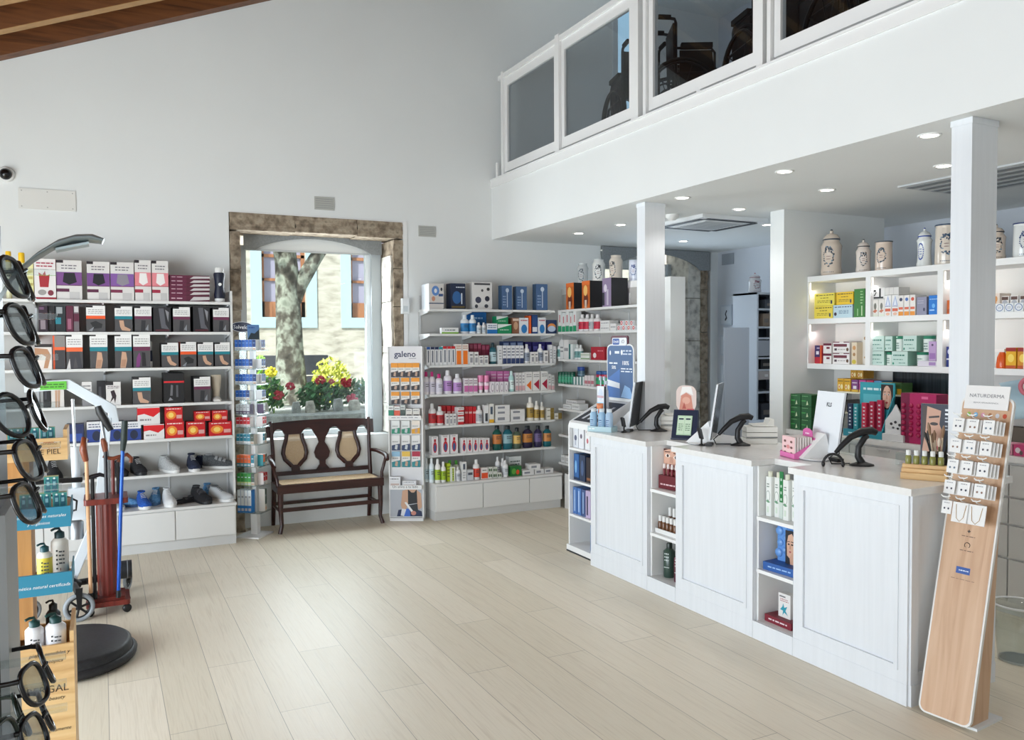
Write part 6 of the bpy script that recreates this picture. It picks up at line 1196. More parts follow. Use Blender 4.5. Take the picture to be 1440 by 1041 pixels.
t = thing('face_poster', 'dark counter poster with half a woman face and white lines behind the brushes', 'poster', (3.86, 2.76, ZT+.0006), R(-75))
m = MB().box(-.10, 0, 0, .10, .012, .345, '#1a2036', '#d9c4b0', '#d9c4b0')
art_on(m, [pg([(.04, .0), (.04, .97), (.12, .97), (.5, .9), (.46, .7), (.58, .52), (.5, .45), (.53, .33), (.42, .22), (.3, .2), (.28, 0)], '#c99a82'), pg([(.04, .3), (.04, .97), (.16, .97), (.12, .6)], '#3a2620'), e(.33, .70, .10, .025, '#2a1a16'), pg([(.2, .78), (.46, .80), (.46, .83), (.2, .81)], '#2a1a16'), pg([(.38, .36), (.55, .39), (.53, .33), (.42, .31)], '#a8484a'), r(.60, .90, .95, .93, '#eef0f4'), r(.60, .84, .97, .87, '#eef0f4'), tx(.60, .72, .97, .82, '#c9ccd6', 2), tx(.60, .60, .97, .70, '#a9acb8', 2)], .2, .345); m.build('board', t); MB().prism([(.012, 0), (.10, 0), (.012, .2)], 'x', -.03, .03, '#20263a').build('easel_back', t)
# open niches in the counter front
N = lambda y, z, x=3.33: (x, y, z+.0006)
t = thing('lipstick_display', 'dark red lipstick display with a laughing face in the far counter niche', 'display', N(4.42, .70, 3.39), R(-82))
m = MB().box(-.085, 0, 0, .085, .06, .09, '#6a1a26').box(-.085, .05, .09, .085, .06, .265, '#d9aa94'); art_on(m, [r(0, 0, 1, 1, '#dcae98'), pg([(.72, 0), (1, 0), (1, 1), (.62, 1), (.8, .6)], '#4a2a26'), pg([(0, .92), (.3, 1), (0, 1)], '#4a2a26'), e(.22, .74, .13, .07, '#f0e4dc'), e(.22, .74, .06, .06, '#3a2420'), e(.66, .70, .12, .07, '#f0e4dc'), e(.66, .70, .06, .06, '#3a2420'), pg([(.06, .86), (.36, .88), (.36, .91), (.06, .90)], '#5a342a'), pg([(.54, .84), (.82, .82), (.82, .86), (.54, .88)], '#5a342a'), pg([(.36, .70), (.46, .70), (.52, .48), (.32, .48)], '#c99a86'), e(.44, .26, .28, .16, '#a82c3a'), e(.44, .26, .2, .09, '#f2eae6'), e(.44, .20, .16, .04, '#7a1a26')], .17, .175, .05, .09); art_on(m, [tx(.1, .3, .9, .7, '#e4c4c8', 1)], .17, .06, 0, 0); m.build('carton', t)
mm = Matrix.Rotation(R(-82), 4, 'Z')
for i in range(4):
    q = thing('lipstick', '%s of four lipsticks in the dark red display from the left panel' % ORD[i+1], 'lipstick', Vector(N(4.42, .79, 3.39)) + mm @ Vector((-.055+.036*i, .025, .0005)), 0, 'lipsticks in the dark red display')
    MB().lathe([(.010, 0), (.010, .045)], M('#7a1f2e', .3), n=12).build('base', q); MB().lathe([(.0095, .045), (.0095, .075), (.008, .077)], '#e6dcda', n=12).build('cap', q)
t = thing('serum_tray', 'white tray of brown bottles with white caps in the far counter niche', 'tray', N(4.375, .40, 3.35), RZ)
MB().box(-.13, 0, 0, .13, .14, .008, '#e6e6e4').box(-.13, 0, .008, .13, .005, .03, '#e6e6e4').box(-.13, .005, .008, -.125, .14, .03, '#e6e6e4').box(.125, .005, .008, .13, .14, .03, '#e6e6e4').build('carton', t)
for i in range(8):
    y = 4.485-.040*(i % 5) if i < 5 else 4.45-.045*(i-5)
    q = thing('serum_bottle', ('%s of five short brown serum bottles in the front of the white tray' % ORD[i+1]) if i < 5 else '%s of three taller brown serum bottles in the back of the white tray' % ORD[i-4], 'bottle', (3.38 if i < 5 else 3.435, y, .4096), 0, 'brown serum bottles in the white tray')
    k = 1.0 if i < 5 else 1.5
    MB().lathe([(.016, 0), (.017, .004), (.017, .06*k), (.012, .068*k)], M('#6a4226', .2), n=14).build('body', q); MB().lathe([(.013, .068*k), (.013, .105*k), (.011, .107*k)], '#e6e6e4', n=12).build('cap', q)
def bottle2(label, y, z, w, h, c, capc, x=3.42):
    q = thing('shampoo_bottle', label, 'bottle', N(y, z, x)); MB().lathe([(w*.95, 0), (w, .006), (w, h*.76), (w*.5, h*.84)], M(c, .25), n=20).build('body', q); MB().lathe([(w*.5, h*.84), (w*.5, h*.96), (w*.4, h)], M(capc, .3), n=14).build('cap', q)
    m = MB(); art_on(m, [tx(.3, .55, .7, .95, '#c9d4d0', 3), r(.25, .30, .75, .33, '#c9d4d0')], 2*w, h*.7, -w-.0002, .02); m.build('label', q, rot=(0, 0, R(-65)))
bottle2('dark green shampoo bottle at the bottom of the far counter niche', 4.44, .10, .040, .23, '#33483f', '#1e2a26'); bottle2('wine red shampoo bottle at the bottom of the far counter niche', 4.31, .10, .034, .21, '#5a1a30', '#8a6a78', 3.40); bottle2('olive glass shampoo bottle behind the dark green one', 4.37, .10, .032, .22, '#7a7a5a', '#c9c4a8', 3.55)
for i, (y, x) in enumerate(((3.475, 3.39), (3.43, 3.41), (3.345, 3.39), (3.30, 3.41))):
    q = thing('lotion_carton', '%s of four tall white lotion bottles with green sprig in the near counter niche' % ORD[i+1], 'bottle', N(y, .70, x), RZ, 'tall white lotion bottles in the near niche')
    MB().prism(rrect(-.021, -.018, .021, .018, .008), 'z', 0, .225, '#e4e6e2').build('body', q); MB().lathe([(.013, .225), (.013, .252), (.011, .254)], '#dcdcc8', n=14).build('cap', q)
    m = MB(); art_on(m, [e(.5, .52, .36, .13, '#7a8a80'), e(.5, .52, .31, .115, '#e6e8e4'), pg([(.1, .38), (.45, .42), (.9, .36), (.5, .34)], '#6a9a78'), tx(.3, .72, .7, .85, '#6a7a70', 2), r(.35, .1, .65, .25, '#cfdccb')], .042, .225, -.018); m.build('label', q)
item('green_leaflet', 'narrow green banner card between the tall white lotion bottles', 'card', N(3.388, .70, 3.385), .026, .265, .004, '#1f7a40', [tx(.3, .2, .7, .9, '#cfe6d4', 5), r(0, 0, 1, .35, '#c9d4cc')])
t = thing('cream_display', 'blue cream display with a resting face and raised drops in the near counter niche', 'display', N(3.37, .40, 3.40), R(-86))
m = MB().box(-.115, -.05, 0, .10, .06, .045, '#2a5ca4').box(-.09, .04, .045, .10, .06, .255, '#5a8fd0'); art_on(m, [tx(.1, .3, .9, .7, '#9cc0ea', 1)], .20, .045, -.05)
m.box(-.015, .018, .046, .085, .022, .233, '#14161e'); art_on(m, [r(0, 0, 1, 1, '#1a1a22'), pg([(.12, .25), (.10, .6), (.2, .86), (.45, .93), (.62, .8), (.66, .5), (.55, .25), (.35, .16)], '#d2a890'), pg([(.35, 0), (.3, .2), (.5, .36), (.72, .3), (.8, 0)], '#c99c84'), pg([(.55, .2), (.72, .45), (.66, .25)], '#b98a74'), e(.24, .60, .07, .025, '#2a1c18'), e(.48, .60, .08, .025, '#2a1c18'), pg([(.15, .66), (.32, .68), (.32, .70), (.15, .68)], '#2a1c18'), pg([(.4, .68), (.6, .66), (.6, .69), (.4, .70)], '#2a1c18'), pg([(.32, .58), (.38, .58), (.40, .46), (.30, .46)], '#b98a74'), pg([(.26, .38), (.35, .41), (.44, .38), (.35, .34)], '#a8505a')], .10, .187, .018, .046, -.015)
m.build('carton', t)
d = MB()
for x, z, q in ((-.075, .215, .026), (-.07, .15, .022), (-.08, .09, .026), (-.035, .24, .018), (-.04, .11, .018), (-.035, .18, .016)): d.ball((x, .04, z), q, M('#6a9ad8', .25), 14, 8, 1, .5)
d.build('raised_drops', t)
item('red_base_box', 'flat dark red box under the white carton in the near counter niche', 'box', N(3.385, .10, 3.36), .20, .04, .12, '#7a1a2c', [tx(.15, .25, .85, .75, '#e4d4d8', 1)])
item('white_carton', 'white carton with teal splash standing on the flat dark red box', 'box', N(3.375, .1408, 3.40), .09, .135, .05, '#e6e4e2', [pg([(.15, .3), (.35, .45), (.4, .6), (.5, .42), (.75, .5), (.6, .3), (.8, .12), (.5, .22), (.35, .08), (.4, .28)], '#2a9ab0'), tx(.15, .65, .85, .8, '#a84a58', 2), r(.1, .84, .6, .9, '#77777a')])
o = MB().tube([(0, 0, 0), (.02, 0, .06), (.03, 0, .075)], .006, '#c41c34', 8).ball((.03, 0, .09), .017, '#c41c34', 12, 8).build('red_sampler', loc=(3.47, 3.44, .1412)); tag(o, 'small red sampler stick behind the white carton', 'sampler')
# ------------------------------------------------------------------ leaning earring stand
t = thing('earring_stand', 'tall leaning wooden earring stand with white sign beside the counter end', 'display stand', (3.31, 2.337, .0), R(-84))
lean = R(-13.5); hb = 1.46; w = .118
brd = MB().prism(rrect(-w, .0, w, hb, .035, 6), 'y', -.004, .012, '#e4e2de').prism(rrect(-w+.008, .008, w-.008, hb-.008, .03, 6), 'y', -.0055, -.004, OAKP)
board = brd.build('board', t, (0, 0, .012), (lean, 0, 0))
B = lambda name, m, loc=(0, 0, 0): m.build(name, board, loc)
sgn = MB().box(-.098, -.016, hb-.06, .098, -.010, hb+.05, '#e8e6e4'); sgn.text('NATURDERMA', .03, (0, -.0165, hb-.005), (1, 0, 0), (0, 0, 1), '#77777c', width=.155); sgn.text('BIJOUX HIPOALERGÉNICA', .012, (0, -.0165, hb-.033), (1, 0, 0), (0, 0, 1), '#8a8a8e', width=.11); B('sign', sgn)
ic = MB()
for i, c in enumerate(('#8ab84a', '#6fb4e0', '#d99ab0', '#a8704a', '#cfcfd4', '#c2482a')): ic.prism(circ(-.075+.032*i, hb-.085, .009, .011, 12), 'y', -.0063, -.0055, c)
ic.text('+', .05, (-.0, -.006, .83), (1, 0, 0), (0, 0, 1), '#2a221c', width=.014, bold=.05); ic.tube([(.012*cos(R(a)), -.006, .775+.012*sin(R(a))) for a in range(-50, 231, 20)], .0014, '#2a221c', 5)
art_on(ic, [tx(.2, .3, .8, .7, '#6a5040', 1)], .10, .02, -.0055, .805); art_on(ic, [tx(.2, .3, .8, .7, '#6a5040', 1)], .10, .02, -.0055, .74)
ic.box(-.034, -.0062, .645, .028, -.0055, .675, '#24509c'); art_on(ic, [tx(.15, .3, .85, .7, '#d9e2f0', 1)], .062, .03, -.0063, .645); art_on(ic, [tx(.1, .3, .9, .7, '#8a6a54', 1)], .13, .016, -.0055, .612); B('prints', ic)
MB().box(-.08, .03, .0, .13, .24, .012, '#dfe0e0').build('base_plate', t); MB().prism([(.03, .012), (.17, .012), (.245, .9), (.225, .9)], 'x', -.03, .105, OAKP).build('support_box', t)
bm_ = Matrix.Translation((3.31, 2.337, 0)) @ Matrix.Rotation(R(-84), 4, 'Z') @ Matrix.Translation((0, 0, .012)) @ Matrix.Rotation(lean, 4, 'X')
RN = ['top', 'second', 'third', 'fourth', 'lowest']
for ri, z in enumerate((1.345, 1.248, 1.152, 1.056, .962)):
    for ci, x in enumerate((-.075, -.01, .06)):
        hook = MB().tube([(x, -.005, z), (x, -.09, z+.004), (x, -.105, z+.014)], .0022, '#e6e6e4', 6)
        hook.tube([(x-.02, -.101, z+.018), (x-.01, -.106, z+.011), (x+.01, -.106, z+.011), (x+.02, -.101, z+.018)], .003, '#efefec', 6); B('hook', hook)
        if ri == 4:
            nm, ww, hh, kind, n = [('narrow earring card with gold hoops', .045, .06, 'earring_card', 1), ('white necklace card with fine gold chain', .075, .09, 'necklace_card', 1), ('white necklace card with chain loop', .08, .09, 'necklace_card', 1)][ci]
        else: nm, ww, hh, kind, n = 'white earring card', .05, .062, 'earring_card', 4
        for q in range(n):
            m = MB().box(-ww/2, 0, -hh, ww/2, .0025, 0, '#e9e8e6')
            if q == 0:
                if ri == 4 and ci: m.tube([(-ww*.3, -.001, -.01), (-ww*.2, -.001, -hh*.8), (0, -.001, -hh*.95), (ww*.2, -.001, -hh*.75), (ww*.3, -.001, -.01)], .0012, '#b08a4a', 5)
                else:
                    art_on(m, [tx(.2, .75, .8, .9, '#9a9a9e', 1)] + ([e(.3, .4, .09, .08, ['#3a3a4a', '#8a6a5a', '#6a7a8a', '#55505a'][(ri+ci) % 4]), e(.7, .4, .09, .08, ['#3a3a4a', '#8a6a5a', '#6a7a8a', '#55505a'][(ri+ci) % 4])]), ww, hh, 0, -hh)
            mt = bm_ @ Matrix.Translation((x+.008*q*(1 if ri < 4 else 0), -.082+.014*q, z-.003))
            o = m.build(kind, loc=mt.to_translation(), rot=mt.to_euler())
            pos = ['hook next to the counter', 'middle hook', 'hook away from the counter'][ci]
            tag(o, ('front %s, %s row of the leaning stand, %s' % (nm, RN[ri], pos)) if n > 1 and q == 0 else ('%s behind the front one, %s row, %s' % (nm, RN[ri], pos) if n > 1 else '%s on the lowest row, %s' % (nm, pos)), 'card', ('cards on the %s row, %s' % (RN[ri], pos)) if n > 1 else None)
# ------------------------------------------------------------------ dispensary goods
def dbox(label, y, w, z, h, body, art, name='medicine_box', side=None, d=.12, x=5.22, group=None, cat='box'):
    return item(name, label, cat, (x, y, z+.0008), w-.003, h-.001, d, body, art, side, None, RZ, group)
A1, A2, B1 = 1.8735, 1.5085, 0
ylab = [tx(.08, .76, .95, .92, '#3a3420', 1), tx(.3, .55, .7, .68, '#5a4a20', 1), tx(.15, .2, .8, .45, '#8a7a30', 2), r(.82, .12, .9, .4, '#2a3a5a')]
dbox('pale yellow tea box on top in the first pigeonhole', 4.769, .205, 1.9765, .100, '#e8d85a', ylab); dbox('deep yellow tea box on top beside the green book-like box', 4.567, .165, 1.9765, .100, '#e4bc22', ylab)
dbox('pale yellow tea box at the bottom of the first pigeonhole', 4.778, .19, A1, .102, '#e6d050', ylab); dbox('pale blue tea box under the deep yellow one', 4.585, .190, A1, .102, '#b9d0da', [tx(.08, .76, .95, .92, '#2a3a6a', 1), e(.12, .3, .07, .14, '#3a3040'), tx(.3, .3, .8, .6, '#4a6a8a', 3)])
dbox('tall dark green box standing at the end of the first pigeonhole', 4.428, .10, A1, .218, '#3a7a34', [tx(.6, .45, .85, .95, '#9cc48a', 5), r(.3, .05, .4, .3, '#8ab880'), r(.7, .05, .8, .4, '#b9d4a8')])
dbox('orange pouch behind the purple and red box', 4.872, .055, A2, .13, '#d8642a', [], 'pouch', d=.14, x=5.26); dbox('purple and red box in the lower first pigeonhole', 4.828, .075, A2, .148, '#b8283a', [r(0, .35, .75, 1, '#3a2a60'), r(.2, .5, .6, .68, '#e0dce4'), r(.3, .82, .7, .88, '#c9c0d8'), r(.76, 0, 1, 1, '#d85a28')])
for q in range(2): dbox('white and burgundy upright box, %s of two' % ['lower', 'upper'][q], 4.735-.0*q, .085, A2+.0825*q, .082, '#e6e2e0', [r(.0, .78, 1, 1, '#6a2038'), r(.4, .45, .8, .65, '#7a2440')], d=.1)
for q in range(2): dbox('white and burgundy capsule box with fruit, %s of two' % ['lower', 'upper'][q], 4.598, .165, A2+.089*q, .088, '#e4e0de', [r(.05, .55, .85, .8, '#6a2434'), r(0, .92, .4, 1, '#6a2038'), r(.65, .92, 1, 1, '#6a2038'), e(.88, .3, .07, .16, '#5a3a20'), r(.1, .2, .25, .4, '#4a3a44'), tx(.3, .2, .75, .4, '#aaa4a2', 1)])
dbox('tall white sachet box with brown flecks at the back of the lower first pigeonhole', 4.405, .085, A2, .27, '#e0dcd4', [e(.3, .75, .14, .05, '#a8845a'), e(.7, .5, .1, .05, '#b0b8c0'), e(.3, .2, .1, .03, '#b8945a'), tx(.5, .6, .9, .9, '#8a98a8', 4)], x=5.28); dbox('cream box with coffee bean print in front of the tall white sachet box', 4.468, .052, A2, .172, '#d9c8ae', [e(.5, .75, .3, .1, '#c8905a'), e(.5, .45, .25, .08, '#a87c4e'), e(.5, .12, .4, .1, '#c8b43c')], x=5.215)
# second pigeonhole, upper
for i, y in enumerate((4.283, 4.228)): dbox('white box with grey leaf and red wave, %s the divider' % ['next to', 'second from'][i], y, .054, A1, .128, '#e2ded8', [e(.5, .6, .22, .2, '#77786e'), pg([(.1, .3), (.5, .2), (.9, .35), (.5, .42)], '#c87a60'), r(.1, .02, .9, .12, '#d9e0d0')])
for i, y in enumerate((4.172, 4.11)): dbox('white box with blue triangle and orange foot, %s' % ['first of the pair', 'second of the pair'][i], y, .06, A1, .155, '#e6e4e2', [pg([(.1, .5), (.9, .5), (.5, .98)], '#aab8d8'), pg([(.3, .52), (.7, .52), (.5, .85)], '#e2e6ee'), tx(.1, .42, .9, .5, '#2a4a9a', 1), r(.1, .22, .9, .36, '#d0664a'), e(.5, .1, .3, .07, '#e0b49a')])
for i, y in enumerate((4.062, 4.014, 3.966)): dbox('white box with %s and orange band' % ['dark dot', 'blue dot', 'red swirl'][i], y, .046, A1, .147, '#e4e0dc', [e(.5, .8, .3, .09, ['#3a3f58', '#4a6fb0', '#c8503a'][i]), r(.05, .0, .95, .2, '#e0923a'), r(.1, .3, .9, .42, '#d0664a')])
dbox('black and white patterned box on top of the leaf boxes', 4.255, .11, A1+.1295, .085, '#e2e0de', [r(.55, .1, .7, .95, '#2a2a2c'), r(.1, .05, .9, .2, '#2a2a2c'), e(.2, .75, .1, .1, '#2a2a2c'), pg([(.1, .3), (.3, .65), (.35, .6), (.2, .28)], '#3a3a3c')])
dbox('pale grey plain box on top of the triangle boxes', 4.141, .12, A1+.1565, .055, '#d4d2ce', [r(.3, 0, .33, 1, '#b9b7b4'), r(.62, 0, .65, 1, '#b9b7b4')])
dbox('grey box next to the blue box in the second pigeonhole', 3.893, .08, A1, .128, '#8f8fa4', [e(.75, .3, .1, .1, '#3a3c58'), tx(.1, .6, .7, .85, '#b4b4c4', 2)]); dbox('bright blue box at the end of the second pigeonhole', 3.800, .078, A1, .135, '#1f74c8', [tx(.1, .75, .9, .85, '#a9d0f0', 1), e(.5, .45, .16, .12, '#6ab0ea'), r(.1, .2, .6, .26, '#a9d0f0')], side='#15508c')
# second pigeonhole, lower
GT = [tx(.1, .6, .8, .85, '#3a7a6a', 1), tx(.1, .35, .7, .5, '#5a8f80', 1), tx(.45, .12, .85, .25, '#5a8f80', 1), e(.1, .15, .06, .08, '#2f8a70')]
GC = '#c2d8d0'
for lab, y, w, z, h in (('pale green carton lower, next to the divider', 4.26, .12, A2, .105), ('pale green carton lower, in the middle', 4.068, .135, A2, .105), ('pale green carton upper, next to the divider', 4.26, .12, A2+.1065, .112), ('pale green carton upper, second', 4.163, .066, A2+.1065, .110), ('pale green carton upper, in the middle', 3.986, .115, A2+.1065, .112)): dbox(lab+' of the second pigeonhole', y, w, z, h, GC, GT, side='#8fb8a8')
def tub(lab, y, z, h, w):
    q = thing('ointment_tub', lab, 'jar', (5.225+w/2, y, z+.0008), RZ); MB().lathe([(w*.48, 0), (w*.5, h*.8)], '#dfe8e2', n=18).build('body', q); MB().lathe([(w*.52, h*.8), (w*.52, h), (w*.48, h)], '#1f7a5c', n=18).build('lid', q); m = MB(); art_on(m, [tx(.3, .15, .7, .8, '#4a7a70', 3)], w, h*.75, -w*.5-.0005); m.build('label', q)
tub('white tub with green lid lower, between the pale green cartons', 4.168, A2, .098, .06); tub('white tub with green lid upper, between the pale green cartons', 4.088, A2+.1065, .110, .06); tub('white tub with green lid upper, near the end divider', 3.86, A2+.1015, .115, .08); tub('white tub with wide green lid lower, near the end divider', 3.905, A2, .099, .10)
dbox('lilac carton standing at the end of the second pigeonhole', 3.79, .06, A2+.04, .137, '#b79ac4', [r(.1, .1, .9, .4, '#9a72b0'), e(.5, .82, .15, .06, '#5a4a6a')], x=5.20); dbox('flat white and lilac box under the lilac carton', 3.83, .15, A2, .039, '#ddd8e2', [r(.6, .2, .95, .8, '#a888bc')], x=5.198, d=.09)
dbox('orange box at the edge of the third pigeonhole', 3.675, .05, A1, .095, '#c8642a', [r(.1, .1, .9, .35, '#a84a1c')]); dbox('navy and white box at the edge of the third pigeonhole', 3.68, .04, A2, .141, '#22307a', [r(0, .35, 1, .42, '#e0e2ea'), e(.5, .75, .25, .12, '#c9d0e4')])
dbox('white cream box deep in the third pigeonhole behind the near column', 3.55, .1, A1, .12, '#e4e0da', [tx(.1, .5, .9, .8, '#8a8a90', 2)])
# fourth pigeonhole past the near column
for i in range(3):
    q = thing('teat_pack', '%s of three round-window teat packs in the front row past the column' % ORD[i+1], 'pack', (5.215, 3.325-.062*i, A1+.0008), RZ, 'round-window packs past the near column')
    m = MB().box(-.029, 0, 0, .029, .04, .055, '#e0e2e4'); art_on(m, [e(.5, .5, .42, .42, '#4a6a9a'), e(.5, .5, .34, .34, '#e2e4e8'), tx(.3, .35, .7, .65, '#8a8f9a', 2)], .058, .055); m.build('card', q)
for i in range(3): dbox('%s of three white and brown packs in the back row past the column' % ORD[i+1], 3.32-.06*i, .055, A1, .105, '#e2deda', [r(.1, .75, .9, .95, '#5a4038'), e(.5, .55, .35, .2, '#b0b4bc')], 'teat_pack', x=5.262, group='white and brown packs past the near column')
dbox('tall pink-white pack with giraffe print at the edge past the column', 3.365, .05, A1, .125, '#ddcfc2', [e(.5, .7, .2, .15, '#c8884a'), r(.4, .1, .55, .6, '#c8884a')], x=5.24)
for i, (y, c, lab) in enumerate(((3.25, '#e0a81e', 'yellow honey jar box past the near column'), (3.175, '#d08a1c', 'amber honey jar box past the near column'))): dbox(lab, y, .068, A2, .135, c, [r(0, .82, 1, 1, '#9a2a24'), e(.5, .5, .32, .2, '#f0d060'), r(0, 0, 1, .15, '#b8501e')])
q = thing('orange_bottle', 'orange spray bottle next to the yellow honey box', 'bottle', (5.25, 3.325, A2+.0008), RZ); MB().lathe([(.034, 0), (.036, .01), (.03, .07), (.016, .105)], M('#d0561e', .25), n=18).build('body', q); MB().box(-.05, -.01, .105, .02, .01, .125, '#e8e2de').lathe([(.013, .10), (.013, .115)], '#e8e2de', n=10).build('spray_head', q)
# goods on the rear counter
RT = .9825
GB = [tx(.1, .8, .7, .92, '#7ab47a', 1), pg([(.5, .1), (.6, .5), (.7, .15)], '#cfe0b8'), r(.05, .4, .45, .5, '#3f9a4a')]
for cix in range(2):
    for k in range(3): dbox('dark green tea carton, %s layer, %s the dividing wall' % (['bottom', 'middle', 'top'][k], ['next to', 'one away from'][cix]), 4.845-.112*cix, .108, RT+.0955*k, .094, '#1c5c2c', GB, side='#154a22', d=.13, x=4.99)
t = thing('counter_rack', 'white two-tier counter rack behind the near screen carrying sweet boxes', 'rack', (5.22, 4.36, RT), RZ)
MB().box(-.28, .0, .30, .34, .16, .312, '#e8e2c8').build('top_shelf', t); MB().box(-.28, 0, .0005, -.27, .16, .30, WHITE).box(-.005, 0, .0005, .005, .16, .30, WHITE).box(.33, 0, .0005, .34, .16, .30, WHITE).build('upright', t); MB().box(-.27, 0, .14, .33, .16, .148, '#e8e2c8').build('shelf', t)
YB = [e(.3, .35, .16, .2, '#f0e4b0'), e(.7, .35, .16, .2, '#f0e4b0'), e(.3, .35, .08, .1, '#c8501e'), tx(.1, .7, .9, .9, '#7a5a10', 1)]
for i in range(2): dbox('golden pastille box in the lower pair, %s the wall' % ['next to', 'one away from'][i], 4.605-.066*i, .064, RT+.3125, .10, '#d8a41e', YB, x=5.225)
for i in range(2): dbox('golden pastille box of the raised pair under the pigeonholes, %s' % ['wall side', 'room side'][i], 4.545-.062*i, .06, RT+.4125, .085, '#c8942a', YB, x=5.30)
for i, (c, lab) in enumerate((('#7a3a7a', 'purple'), ('#b8408a', 'magenta'), ('#c42458', 'crimson'), ('#5a9ac8', 'light blue'))): dbox('%s sweet box with white window on the counter rack' % lab, 4.468-.07*i, .066, RT+.3125, .095, c, [r(0, 0, 1, .2, '#e0b43a'), r(.25, .25, .75, .5, '#e4dce4'), tx(.1, .65, .9, .85, '#e4d4e0', 1)], x=5.225)
for i, (c, lab) in enumerate((('#d9d49a', 'pale green sweet box with dark print'), ('#3f6a34', 'dark green and mustard box'))): dbox(lab+' at the end of the counter rack', 4.185-.09*i, .085, RT+.3125, .085, c, [tx(.1, .6, .9, .9, '#3a4a2a', 1), r(.55, 0, 1, .5, '#d0a02a')], x=5.225)
dbox('dark box on the lower rack tier behind the near screen', 4.46, .18, RT+.1485, .10, '#2a2624', [r(.3, .3, .9, .6, '#5a2a20')], x=5.23); dbox('amber box on the lower rack tier next to the turquoise display', 4.27, .1, RT+.1485, .08, '#a8802a', [tx(.1, .4, .9, .8, '#e0d0a0', 1)], x=5.23)
dbox('white and black printed box at the foot of the counter rack', 4.28, .12, RT, .12, '#d9d8d4', [r(.2, .2, .8, .8, '#4a4a4c')], x=5.23)
t = thing('toothpaste_display', 'turquoise counter display of boxed tubes with a woman portrait on its header', 'display', (4.985, 4.165, RT+.0005), RZ)
m = MB().box(-.20, 0, 0, .14, .14, .05, '#2a8a9c').prism([(.0, .05), (.14, .05), (.14, .30), (.12, .30)], 'x', .132, .14, '#2f94a4').box(-.16, .13, .05, .14, .14, .40, '#2f9aa8'); art_on(m, [r(.1, .55, .6, .75, '#58b4c0'), tx(.1, .8, .7, .92, '#cfe8ea', 1)] + face(.62, .45, .34, .52, '#2a1c18', '#d9b09a', '#b0404a'), .30, .35, .13, .05, -.16); art_on(m, [tx(.05, .3, .3, .7, '#d4ecf0', 1)], .34, .05); m.build('carton', t)
for i, (x, c, lab) in enumerate(((-.165, '#16284a', 'navy'), (-.115, '#2f8f98', 'teal'), (-.04, '#c02848', 'red'), (.01, '#b02444', 'darker red'), (.06, '#b8284a', 'deep pink'))):
    o = item('toothpaste_carton', '%s upright carton in the turquoise display' % lab, 'box', Vector((4.985, 4.165, RT+.051)) + Matrix.Rotation(RZ, 4, 'Z') @ Vector((x, .03+.02*max(0, i-2), 0)), .04, .19+.012*max(0, i-1), .03, c, [tx(.3, .1, .7, .9, '#dfe4ea', 6)])
t = thing('nail_card_stand', 'white arched card stand with dark nail samples on the rear counter', 'card stand', (4.97, 3.925, RT+.0005), RZ)
m = MB().box(-.085, 0, 0, .085, .08, .05, '#d4d4d4').prism([(-.085, .05), (.085, .05), (.085, .14), (.03, .21), (.0, .26), (-.03, .21), (-.085, .14)], 'y', .03, .04, '#d9d9d9'); art_on(m, [e(.3, .35, .07, .05, '#2a2a2e'), e(.5, .42, .07, .05, '#3a3a3e'), e(.7, .33, .07, .05, '#2a2a2e'), e(.4, .22, .06, .04, '#55555a'), e(.62, .2, .06, .04, '#2a2a2e')], .17, .2, .03, .05); m.build('card', t)
o = dbox('dark grey box with white front behind the nail card stand', 3.875, .13, RT, .21, '#4a464c', [r(0, .5, 1, .8, '#e0dede'), e(.4, .65, .2, .1, '#6a5a60'), r(0, .85, 1, 1, '#3a6a5a')], x=5.15); dbox('white box with red animal print behind the nail card stand', 3.98, .12, RT, .26, '#dcd6d2', [e(.4, .8, .25, .12, '#c43a30'), e(.75, .75, .14, .1, '#3a3a3a')], x=5.20)
t = thing('lipstick_tower', 'large magenta lipstick tower with rows of domes on the rear counter', 'display', (4.99, 3.745, RT+.0005), RZ)
m = MB().box(-.06, 0, 0, .14, .12, .345, '#b01c5c', '#8a1648').box(-.13, .0, 0, -.06, .12, .345, '#7a1440'); art_on(m, [r(.45, .90, .7, .95, '#e06a98')], .2, .345, 0, 0, -.06); m.build('carton', t)
dm = MB()
for i in range(3):
    for j in range(6): dm.ball((-.105+.058*i, -.002, .06+.04*j), .017, M('#a01a4a', .25), 10, 6)
dm.build('lipstick_domes', t)
dbox('orange and white box behind the magenta tower', 3.62, .11, RT, .335, '#c8641e', [r(.6, .6, 1, 1, '#d9d4d0'), e(.8, .8, .12, .05, '#4a3a34')], x=5.13); dbox('red box behind the face poster', 3.56, .12, RT, .22, '#b0202c', [tx(.1, .7, .9, .9, '#e0c0c0', 1)], x=5.05)
# baby goods beyond the near column
t = thing('baby_bath', 'pale blue baby bath support standing on the rear counter past the column', 'baby bath', (5.20, 3.05, RT+.18), RZ)
secs = []
for i in range(9):
    u = i/8; x = -.27+.54*u; secs.append([(x, .01+.10*sin(pi*v/8)**.7*(.6+.4*sin(pi*u)), .25-.25*v/8+.04*sin(pi*u)) for v in range(9)] + [(x, .03+.10*sin(pi*v/8)**.7*(.6+.4*sin(pi*u)), .25-.25*v/8+.04*sin(pi*u)) for v in range(8, -1, -1)])
MB().loft(secs, M('#aec8d2', .4)).build('shell', t)
MB().box(-.27, .02, -.1795, .27, .12, -.03, M('#6a6258', .8)).build('basket', t)
for i in range(6): dbox('%s of six pink wrapped sweets bags in the basket row past the column' % ORD[i+1], 3.28-.075*i, .07, RT, .07, ['#b83a6a', '#8a8078', '#c88a9a'][i % 3], [e(.4, .5, .25, .25, '#d9c8cc'), e(.7, .3, .15, .2, '#5a4a4a')], 'sweets_bag', x=5.0, group='wrapped sweets bags past the column', cat='bag')
